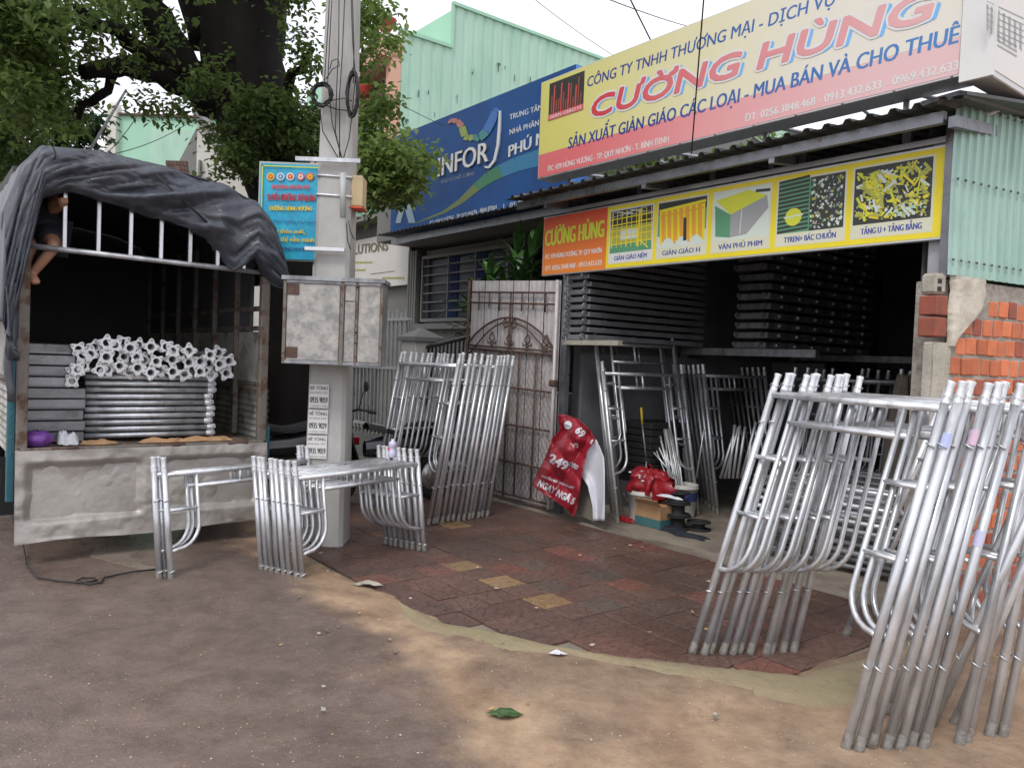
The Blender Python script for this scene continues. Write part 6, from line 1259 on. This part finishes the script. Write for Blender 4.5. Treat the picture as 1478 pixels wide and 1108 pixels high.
# ---------------------------------------------------------------- scooters behind the pole
def scooter(fr, label):
    t = thing('motor_scooter', label, 'motorbike', fr, (0, 0, 0), 'motorbikes parked by the pole')
    for x in (-.62, .60):
        b = MB(); b.lathe([(.20, -.035), (.25, -.04), (.275, -.02), (.28, 0), (.275, .02), (.25, .04), (.20, .035)], (x, 0, .28), 24, axis='y'); wq = build('wheel', b, M['rubber'], parent=t)
        b = MB(); b.lathe([(.03, -.03), (.06, -.03), (.2, -.03), (.2, .03), (.06, .03), (.03, .03)], (x, 0, .28), 20, axis='y')
        build('rim', b, M['chrome'], parent=wq)
    b = MB(); b.grid(16, 12, lambda u, v: (-.05-.75*(1-u)+.0+.30*u, .13*math.cos(v*2*math.pi)*(.35+.65*math.sin(math.pi*min(1, u*.8+.2))), .60+.06*(1-u)+.15*math.sin(v*2*math.pi)*(.5+.5*math.sin(math.pi*min(1, u*.7+.25)))))
    build('rear_body', b, M['petrol'], parent=t)
    b = MB(); b.grid(14, 12, lambda u, v: (-.62+.86*u, .13*math.cos(v*math.pi)*(.6+.4*math.sin(math.pi*u)), .79+.03*math.sin(u*7)+.07*math.sin(v*math.pi))); build('seat', b, M['rubber'], parent=t)
    b = MB(); b.grid(10, 14, lambda u, v: (.30+.20*u+.02*math.cos(v*9), (.17-.05*u)*math.cos(math.pi*v)*1.0, .34+.55*u+.0*v)); b.grid(10, 10, lambda u, v: (.52-.02*u-.10*math.sin(math.pi*v)*-1, .16*(2*v-1)*(1-.3*u), .35+.58*u)); build('leg_shield', b, M['petrol'], parent=t)
    b = MB(); b.box(-.05, .40, -.12, .12, .28, .34); build('floorboard', b, M['petrol'], parent=t)
    b = MB(); b.tube([(.60, 0, .28), (.53, 0, .62), (.42, 0, .98)], .03, 8); b.tube([(.60, .07, .28), (.55, .07, .55)], .018, 6); b.tube([(.60, -.07, .28), (.55, -.07, .55)], .018, 6); build('fork', b, M['chrome'], parent=t)
    b = MB(); b.grid(12, 6, lambda u, v: (.60+.31*math.cos(.3+2.0*u), .06*(2*v-1), .29+.31*math.sin(.3+2.0*u)+.015*math.sin(math.pi*v))); build('front_fender', b, M['petrol'], parent=t)
    b = MB(); b.tube([(.36, -.34, 1.02), (.42, -.2, 1.03), (.44, 0, .99), (.42, .2, 1.03), (.36, .34, 1.02)], .014, 7); hb = build('handlebar', b, M['rubber'], parent=t)
    for s in (-1, 1):
        b = MB(); b.tube([(.37, .32*s, 1.02), (.31, .38*s, 1.01)], .02, 7); build('grip', b, M['rubber'], parent=hb)
        b = MB(); b.tube([(.42, .2*s, 1.03), (.40, .25*s, 1.2), (.38, .27*s, 1.25)], .006, 5); b.lathe([(0, -.012), (.045, -.008), (.055, 0), (.045, .008), (0, .008)], (.38, .28*s, 1.27), 12, axis='x'); build('mirror', b, M['rubber'], parent=hb)
    b = MB(); b.lathe([(0, .06), (.06, .045), (.085, 0), (.09, -.06), (.05, -.10), (0, -.11)], (.50, 0, .93), 14, axis='x'); build('headlight', b, M['chrome'], parent=t)
    b = MB(); b.tube([(.0, -.14, .22), (-.35, -.16, .22), (-.78, -.17, .32)], [.02, .045, .05], 10); build('exhaust', b, M['chrome'], parent=t)
    b = MB(); b.box(-.9, -.82, -.05, .05, .60, .68); build('tail_light', b, M['red_plastic'], parent=t)
    return t
scooter(Fr((-2.35, 8.0), 222), 'black motor scooter parked between the truck and the concrete pole'); scooter(Fr((-1.32, 8.35), 215), 'black motor scooter parked just right of the concrete pole, mirror raised')

# ---------------------------------------------------------------- things by the doorway
# vinyl banner slung over a board
def FB(px, py, y): return F.hit(px, py, 'y', y)
b = MB(); A = FB(833, 655, -.12); P_ = [FB(838, 640, -.05), FB(862, 660, -.05), FB(858, 753, -.12), FB(826, 738, -.12)]; b.prism([tuple(p) for p in P_][::-1], (0, .02, 0)); build('plywood_board', b, M['plywood'], fr=F, label='grey plywood offcut leaning under the crumpled red banner', cat='board')
ol = [(812, 598), (835, 604), (852, 620), (860, 636), (845, 650), (838, 690), (835, 720), (827, 746), (815, 742), (812, 730), (790, 716), (768, 700), (780, 675), (790, 655), (797, 632), (808, 622), (806, 606)]
from mathutils.geometry import tessellate_polygon
def inside(px, py, pg):
    c_ = False; j = len(pg)-1
    for i in range(len(pg)):
        if (pg[i][1] > py) != (pg[j][1] > py) and px < (pg[j][0]-pg[i][0])*(py-pg[i][1])/(pg[j][1]-pg[i][1])+pg[i][0]: c_ = not c_
        j = i
    return c_
def drape(px, py):     # red face: real surface in the facade frame with folds
    y = -.10-.05*math.sin((px-770)*.045)-.075*abs(math.sin(px*.07+py*.045))-.03*abs(math.sin(px*.11-py*.08+1))-.10*float(fbm(np.array(px*.02), np.array(py*.02), 1.6, 6)-.5)-.0007*(py-600)
    return FB(px, py, y)
rv_ = thing('vinyl_banner', 'crumpled crimson vinyl banner with white lettering slung on a board by the gate', 'banner', F, (.3, -.1, 0))
L_ = lambda pg, v: [(x, v) for x in pg]
lft = [(598, 806), (606, 806), (620, 808), (632, 797), (655, 789), (675, 780), (700, 768), (716, 790), (730, 812), (738, 822), (746, 826)]; rgt = [(598, 816), (604, 834), (620, 852), (636, 860), (650, 848), (675, 842), (700, 838), (720, 835), (735, 832), (746, 828)]
ll = lambda v: np.interp(v, [a for a, _ in lft], [c for _, c in lft]); rr_ = lambda v: np.interp(v, [a for a, _ in rgt], [c for _, c in rgt])
def drp(u, v): py = 598+148*v; return tuple(drape(ll(py)+(rr_(py)-ll(py))*u, py))
b = MB(); b.grid(40, 60, drp); o = build('red_side', b, M['vinyl_red'], parent=rv_); md = o.modifiers.new('t', 'SOLIDIFY'); md.thickness = .003
wl = [(632, 856), (645, 846), (655, 840), (665, 834), (678, 832), (700, 848), (730, 855), (751, 856)]; wr = [(632, 860), (645, 866), (660, 872), (680, 873), (715, 873), (751, 873)]
def wht(u, v):
    py = 634+117*v; a = np.interp(py, [q[0] for q in wl], [q[1] for q in wl]); c_ = np.interp(py, [q[0] for q in wr], [q[1] for q in wr]); px = a+(c_-a)*u
    return tuple(FB(px, py, -.13-.03*math.sin(u*5+v*4)-.0004*(py-634)-.02*(u < .3)))
b = MB(); b.grid(14, 26, wht); o = build('white_side', b, M['vinyl_white'], parent=rv_); md = o.modifiers.new('t', 'SOLIDIFY'); md.thickness = .003
def dtext(s, p0, p1, cap, mk='vinyl_white', bold=.04):
    _tc.body = s; _tc.offset = bold; _tc.shear = 0; _tc.extrude = 0; me = bpy.data.meshes.new_from_object(_to)
    bm = __import__('bmesh').new(); bm.from_mesh(me); __import__('bmesh').ops.subdivide_edges(bm, edges=bm.edges, cuts=1); bm.to_mesh(me); bm.free()
    xs_ = [v.co.x for v in me.vertices]; x0, x1 = min(xs_), max(xs_); d = np.array(p1, float)-p0; l_ = np.linalg.norm(d); n_ = np.array([d[1], -d[0]])/l_; mb = MB(); vs = []
    for v in me.vertices:
        q = np.array(p0)+d*(v.co.x-x0)/(x1-x0)+n_*(v.co.y/.728*cap); P = drape(q[0], q[1]); k = P-np.array(F.l(_C)); vs.append(tuple(P-k/np.linalg.norm(k)*.012))
    mb.add(vs, [tuple(p.vertices) for p in me.polygons]); build('lettering', mb, M[mk], parent=rv_)
dtext('249', (790, 665), (817, 679), 13); dtext('.000', (819, 670), (832, 678), 7); dtext('NGAY NGÃ 5', (775, 700), (827, 728), 10); dtext('KHUYẾN MÃI THÁNG NÀY', (781, 688), (828, 706), 3.5, bold=.02); dtext('69', (829, 622), (839, 632), 11)
b = MB(); 
for px_, py_, r_ in ((821, 613, 6), (832, 643, 4)):
    c_ = drape(px_, py_); b.add([tuple(drape(px_+r_*math.cos(a), py_+r_*math.sin(a))+np.array([0, -.012, 0])) for a in np.linspace(0, 6.28, 15)[:-1]], [tuple(range(14))[::-1]])
build('logo_disc', b, M['vinyl_white'], parent=rv_, kind='stuff')

def bucket(px, py, r_, h_, label, mk='white_plastic', band=None):
    c_ = F.hit(px, py, 'z', .015); t = thing('bucket', label, 'bucket', F, (c_[0], c_[1], .015)); b = MB(); x, y = c_[0], c_[1]
    b.lathe([(0, .015), (r_*.84, .015), (r_*.86, .03), (r_*.98, .015+h_*.86), (r_*1.05, .015+h_*.87), (r_*1.05, .015+h_*.91), (r_, .015+h_*.92), (r_*1.02, .015+h_), (r_*.95, .015+h_), (r_*.84, .03), (0, .03)], (x, y, 0), 24); build('body', b, M[mk], parent=t)
    if band: b = MB(); b.lathe([(r_*.955, .015+h_*.5), (r_*.985, .015+h_*.78)], (x, y, 0), 24); b.v = [(x+(p[0]-x)*1.01, y+(p[1]-y)*1.01, p[2]) for p in b.v]; build('label_band', b, M[band], parent=t)
    b = MB(); b.tube([(x+r_*1.04*math.cos(a), y+r_*1.04*math.sin(a)*.3-r_*.8, .015+h_*.85-.12*math.sin(a)) for a in np.linspace(0, math.pi, 10)], .004, 5); build('handle', b, M['steel_dark'], parent=t); return x, y
bx1 = bucket(927, 752, .155, .32, 'dirty white bucket under the red plastic sack')
bx2 = bucket(985, 744, .15, .34, 'white bucket with purple band holding the bundle of pale rods', band='p_navy')
# red sack on the first bucket
def sackfn(u, v):
    a = u*2*math.pi; r_ = (.20+.05*math.sin(a*3+1)+.045*math.sin(a*7+v*4)+.02*math.sin(a*13-v*6))*math.sin(.25+v*2.5)*(1+.7*float(fbm(np.array(u*6.), np.array(v*4.), 2., 3)-.5)); return (bx1[0]+.05+r_*math.cos(a)*1.15, bx1[1]+r_*math.sin(a)*.7, .30+.23*math.cos(.25+v*2.5)*.75+.08+.11*float(fbm(np.array(u*7.), np.array(v*5.), 2., 5)-.3))
b = MB(); b.grid(40, 18, sackfn); t = thing('plastic_sack', 'open red plastic sack with shiny fittings on the dirty bucket', 'sack', F, (bx1[0], bx1[1], .33)); build('sack', b, M['red_plastic'], parent=t)
for k in range(6):
    b = MB(); b.lathe([(0, 0), (.018, .0), (.02, .012), (0, .018)], (bx1[0]+random.uniform(-.1, .12), bx1[1]-.12+random.uniform(-.03, .03), .47+random.uniform(-.05, .04)), 8); build('fitting', b, M['galv_end'], parent=t)
# pale rods leaning out of the second bucket
for k in range(17):
    top_ = FB(935+3.4*k+random.uniform(-3, 3) if k < 10 else 956+3.0*(k-10)+random.uniform(-2, 2), 618+random.uniform(-3, 5) if k < 10 else 614+random.uniform(-2, 4), bx2[1]-.05+.012*k)
    bt = (bx2[0]+random.uniform(-.08, .10), bx2[1]+random.uniform(-.09, .09), .04); b = MB(); b.tube([bt, tuple(top_)], .0095, 7)
    build('metal_rod', b, M['galv_end' if k % 3 else 'galv'], fr=F, label='%s pale rod from the left in the bundle standing in the banded bucket' % ORD[k], cat='rod', group='pale rods in the bucket')
for (p0, p1, yy, lb) in (((1005, 690), (1016, 620), bx2[1]+.1, 'single pale rod leaning right beside the bundle'), ((976, 690), (925, 632), bx2[1]-.1, 'low slanting rod left of the bundle')):
    b = MB(); b.tube([tuple(FB(*p0, yy)), tuple(FB(*p1, yy))], .010, 7); build('metal_rod', b, M['galv'], fr=F, label=lb, cat='rod')
b = MB(); b.tube([tuple(FB(933, 665, .9)), tuple(FB(927, 612, .9))], .012, 7); t = thing('broom', 'dark broom stick with yellow tip standing behind the red sack', 'broom', F, tuple(FB(933, 665, .9)*np.array([1, 1, 0]))); build('stick', b, M['steel_dark'], parent=t)
b = MB(); b.tube([tuple(FB(927, 612, .9)), tuple(FB(925.5, 588, .9))], .013, 7); build('tip', b, M['p_gold'], parent=t)
b = MB(); q0 = FB(933, 665, .9); b.tube([tuple(q0), (q0[0], q0[1], .25)], .012, 7); b.prism([(q0[0]-.12, q0[1], .02), (q0[0]+.12, q0[1], .02), (q0[0]+.03, q0[1], .26), (q0[0]-.03, q0[1], .26)], (0, .04, 0)); build('brush', b, M['steel_dark'], parent=t)
# cardboard box
cb_ = F.hit(936, 760, 'z', .013); t = thing('cardboard_box', 'open brown cardboard box with teal bottom in front of the buckets', 'box', F, (cb_[0], cb_[1], .015)); x, y = cb_[0]-.02, cb_[1]
b = MB(); b.box(x-.16, x+.17, y-.005, y+.24, .015, .10); build('lower_panel', b, M['cardboard_teal'], parent=t)
b = MB(); b.box(x-.158, x+.168, y-.003, y+.238, .10, .23); build('upper_panel', b, M['cardboard'], parent=t)
b = MB(); b.prism([(x-.155, y-.005, .23), (x+.17, y-.005, .232), (x+.20, y-.10, .30), (x-.08, y-.10, .29)], (0, .003, .004)); build('flap', b, M['cardboard'], parent=t)
b = MB(); b.prism([(x-.158, y, .23), (x-.158, y+.22, .23), (x-.26, y+.2, .33), (x-.24, y+.03, .31)], (.003, 0, .004)); build('flap', b, M['cardboard'], parent=t)
b = MB(); b.box(x-.12, x+.14, y-.006, y-.003, .14, .18); 
# cable spools
def spool(px, py, z, r_, h_, label, grp='black plastic spools'):
    c_ = F.hit(px, py, 'z', .015) if not isinstance(px, tuple) else px; x, y = c_[0], c_[1]; t = thing('plastic_spool', label, 'spool', F, (x, y, z), grp)
    b = MB(); b.lathe([(.04, z), (r_, z), (r_+.004, z+.008), (r_, z+.014), (r_*.55, z+.016), (r_*.52, z+h_-.016), (r_, z+h_-.014), (r_+.004, z+h_-.008), (r_, z+h_), (r_*.35, z+h_), (r_*.33, z+.005)], (x, y, 0), 28); build('reel', b, M['rubber'], parent=t); return (x, y)
s0 = spool(978, 762, .015, .125, .13, 'lowest spool of the black stack beside the cardboard box'); spool(s0, 0, .148, .115, .12, 'middle spool of the black stack beside the cardboard box'); spool((s0[0]-.01, s0[1]+.01), 0, .27, .10, .10, 'top spool of the black stack beside the cardboard box')
spool(1008, 764, .015, .115, .085, 'single low black spool right of the spool stack')
b = MB(); c_ = F.hit(985, 770, 'z', .013)
b.grid(26, 14, lambda u, v: (c_[0]-.22+.50*u+.03*math.sin(v*7), c_[1]-.10+.20*v*(1-.35*u)+.03*math.sin(u*9), .018+.11*float(fbm(np.array(u*4.), np.array(v*3.), 1.7, 9))*math.sin(math.pi*v)**.5*(1-.7*u)*math.sin(math.pi*min(1, u*.9+.1))**.5), 0, False); build('black_cloth', b, M['dark_cloth'], fr=F, label='crumpled black cloth in front of the spool stack', cat='cloth')
def flatpiece(px, py, sx, sy, h_, seed, mk, name, label, cat, fr=F, z=.013):
    c_ = fr.hit(px, py, 'z', z); r0 = random.Random(seed); return crumple((c_[0], c_[1], z), sx, sy, h_, seed, mk, fr, name, label, cat, 14)
flatpiece(905, 752, .22, .12, .07, 31, 'red_plastic', 'plastic_scrap', 'red plastic scrap on the floor behind the foremost doorway frame', 'plastic scrap')
flatpiece(886, 745, .10, .07, .09, 33, 'moss_concrete', 'plastic_scrap', 'small yellowish plastic scrap left of the doorway frame foot', 'plastic scrap')
flatpiece(968, 718, .26, .06, .03, 35, 'vinyl_white', 'paper_sheet', 'white paper strip lying across the spools', 'paper', z=.37)
# cardboard on black crates inside
for k in range(9):
    b = MB(); b.bbox(.16+random.uniform(-.01, .01), .62+random.uniform(-.01, .01), .9, 1.5, .30+k*.075, .30+k*.075+.066, .006); build('black_crate', b, M['rubber'], fr=F, label='%s flat black crate from the floor in the stack left of the doorway frame' % ORD[k], cat='crate', group='flat black crates')
b = MB(); b.box(.14, .66, .9, 1.55, .0, .30); build('crate_base', b, M['dark_wall'], fr=F, label='dark block carrying the flat black crates', cat='block')
b = MB(); p_ = FB(850, 558, .95); b.prism([(p_[0]-.13, .95, p_[2]+.06), (p_[0]-.05, .95, p_[2]-.05), (p_[0]+.17, .93, p_[2]-.045), (p_[0]+.12, .95, p_[2]+.03)], (0, .12, .02)); build('cardboard_piece', b, M['cardboard'], fr=F, label='torn brown cardboard on top of the black crates', cat='cardboard')
# bucket further right, tubes, sacking, bundle
bucket(1046, 690, .14, .3, 'grey bucket half hidden behind the close group of frames', 'concrete')
for k in range(7):
    p0 = FB(1040+6*k, 690, 1.2); b = MB(); b.tube([tuple(p0), (p0[0]+random.uniform(-.06, .12), 1.25, p0[2]+random.uniform(.4, .6))], .016, 7); build('pipe_offcut', b, M['galv'], fr=F, label='%s short pipe offcut from the left in the grey bucket' % ORD[k], cat='pipe', group='short pipe offcuts')
def hump(u, v): a = u*2*math.pi; q = math.cos(v*1.5)**.8 if v < 1 else 0; return (3.05+.19*math.cos(a)*(.25+.75*(1-v)**.6)*(1+.1*math.sin(a*5)), 1.4+.16*math.sin(a)*(.25+.75*(1-v)**.6), .0+1.60*v+.02*math.sin(a*7))
b = MB(); b.grid(26, 16, hump); build('sacking', b, M['tarp_hump'], fr=F, label='tall brown sacking bundle standing behind the leaning stack', cat='sacking')
for k in range(6):
    b = MB(); x = 3.30+.055*k; b.tube([(x, 1.1+.02*(k % 2), .02), (x+.02, 1.15, 1.62+.015*(k % 3))], .024, 8); build('galvanized_tube', b, M['galv'], fr=F, label='%s upright tube from the left in the bundle beside the sacking' % ORD[k], cat='tube', group='upright tubes beside the sacking')
# spray can on the low frames
c_ = W.hit(566, 660, 'y', 6.05); t = thing('spray_can', 'pale lilac spray can standing on the low frames', 'spray can', W, tuple(c_)); x, y, z = c_
b = MB(); b.lathe([(0, z), (.030, z), (.032, z+.004), (.032, z+.045), (.025, z+.06), (.025, z+.075), (.032, z+.09), (.032, z+.115), (.022, z+.128)], (x, y, 0), 16); build('can', b, M['spray'], parent=t)
b = MB(); b.lathe([(.013, z+.126), (.013, z+.142), (0, z+.143)], (x, y, 0), 10); build('nozzle', b, M['p_white'], parent=t)
b = MB(); b.box(x-.034, x-.022, y-.015, y+.012, z+.055, z+.078); build('red_print', b, M['p_red'], parent=t)
# litter and cable on the ground
def onG(px, py, z=.01): p = W.hit(px, py, 'z', 0); return (p[0], p[1], float(gz(np.array(p[0]), np.array(p[1])))+z)
b = MB(); pts = [onG(26, 770, .35), onG(30, 790, .1)]+[onG(*p, .012) for p in ((38, 820), (55, 838), (85, 843), (120, 846), (140, 842), (135, 838), (118, 839), (110, 843), (130, 848), (145, 846), (150, 838), (190, 830), (225, 827))]; b.tube(pts, .006, 6); build('ground_cable', b, M['cable'], fr=W, label='black cable trailing on the road below the tailgate corner', cat='cable')
for k, (px_, py_, s, mk, lb, nm, ct) in enumerate(((530, 849, .12, 'plaster', 'flat grey stone rag at the edge of the paving', 'flat_stone', 'stone'), (728, 1040, .09, 'plant_leaf', 'green torn leaf lying on the road', 'fallen_leaf', 'leaf'), (805, 951, .06, 'vinyl_white', 'small crumpled white plastic near the mossy kerb', 'plastic_scrap', 'plastic scrap'), (826, 802, .03, 'vinyl_white', 'tiny white scrap in the middle of the paving', 'paper_scrap', 'paper scrap'))):
    p = onG(px_, py_, .0 if py_ > 845 else .03); b = MB(); b.grid(10, 8, lambda u, v: (p[0]+s*2*(u-.5)*(.6+.4*math.sin(v*3)), p[1]+s*(v-.5)*math.sin(math.pi*u)**.5, p[2]+.012+.03*s/.1*float(fbm(np.array(u*4.), np.array(v*3.), 1.5, k))*math.sin(math.pi*u)), 0, False); build(nm, b, M[mk], fr=W, label=lb, cat=ct)
peb = MB(); r0 = random.Random(3)
for k in range(1500):
    px_, py_ = r0.uniform(-50, 1500), 840+270*r0.random()**.8; p = W.hit(px_, py_, 'z', 0)
    if float(paved(np.array(p[0]), np.array(p[1]))) > -.05: continue
    z = float(gz(np.array(p[0]), np.array(p[1]))); s = r0.choice([.002, .002, .003, .003, .004, .005])*r0.uniform(.7, 1.3); a = [r0.uniform(.6, 1.3) for _ in range(6)]
    peb.add([(p[0]-s*a[0], p[1], z+.3*s), (p[0], p[1]-s*a[1], z+.2*s), (p[0]+s*a[2], p[1], z+.3*s), (p[0], p[1]+s*a[3], z+.2*s), (p[0], p[1], z+s*a[4])], [(0, 1, 4), (1, 2, 4), (2, 3, 4), (3, 0, 4)], 0 if r0.random() < .6 else 1)
build('gravel', peb, [M['plaster'], M['cardboard']], fr=W, base=(0, 0, 0), kind='stuff')
lt = MB()
for k in range(70):
    px_, py_ = r0.uniform(350, 1450), 760+330*r0.random(); p = W.hit(px_, py_, 'z', 0); z = max(.022, float(gz(np.array(p[0]), np.array(p[1]))))+.008; a = r0.random()*6.28; s = r0.uniform(.010, .028); c_, s_q = math.cos(a), math.sin(a)
    lt.add([(p[0]+s*(u*c_-v*s_q), p[1]+s*(u*s_q+v*c_), z+h) for u, v, h in ((-1, 0, .004), (0, -.4, .0), (1, 0, .006), (0, .4, .007))], [(0, 1, 2, 3)], r0.randrange(3))
build('leaf_litter', lt, [M['cardboard'], M['plywood'], M['plaster']], fr=W, base=(0, 0, 0), kind='stuff')
# overhead wires
def wire(p, q, sag, r_, label):
    p, q = np.array(p), np.array(q); b = MB(); b.tube([tuple(p+(q-p)*t_-np.array([0, 0, sag*4*t_*(1-t_)])) for t_ in np.linspace(0, 1, 25)], r_, 4); build('overhead_wire', b, M['cable'], fr=W, base=tuple(p), label=label, cat='wire', group='overhead wires')
wire(W.hit(700, -60, 'y', 9), W.hit(885, 80, 'y', 12.5), .05, .006, 'thin overhead wire left of the shop banner top'); wire(W.hit(895, -30, 'y', 7), W.hit(943, 66, 'y', 7.9), .0, .008, 'short dark wire dropping onto the banner top edge')
wire(W.hit(850, -12, 'y', 7), W.hit(1020, 45, 'y', 12), .03, .006, 'thin wire crossing to the right above the banner'); wire(W.hit(1019, -40, 'y', 4.6), W.hit(998, 222, 'y', 5.9), -.03, .005, 'black wire hanging down in front of the shop banner')
wire(W.hit(182, 130, 'y', 12), W.hit(125, 225, 'y', 9), .0, .02, 'thick wire crossing under the tree behind the tarpaulin'); wire(W.hit(205, 155, 'y', 12), W.hit(135, 235, 'y', 10), .1, .008, 'thin wire sagging before the pale green gable wall'); wire(W.hit(575, 150, 'y', 9), W.hit(640, 182, 'y', 9.5), .0, .004, 'pale thin wire above the blue sign')
wire(W.hit(150, 225, 'y', 10), W.hit(290, 165, 'y', 13), .1, .006, 'thin wire behind the truck reaching the gabled house')
# far end of the street: a wood that reads as one mass
_root = thing('x', 'x', 'x'); _bl = [(random.uniform(-60, -14), random.uniform(34, 60), random.uniform(1, 5.5), 2.6, 420, .3) for _ in range(60)]
fo = crown('far_trees', None, _bl, .55, 'leaf_deep', 33); fo['kind'] = 'stuff'; bpy.data.objects.remove(_root)
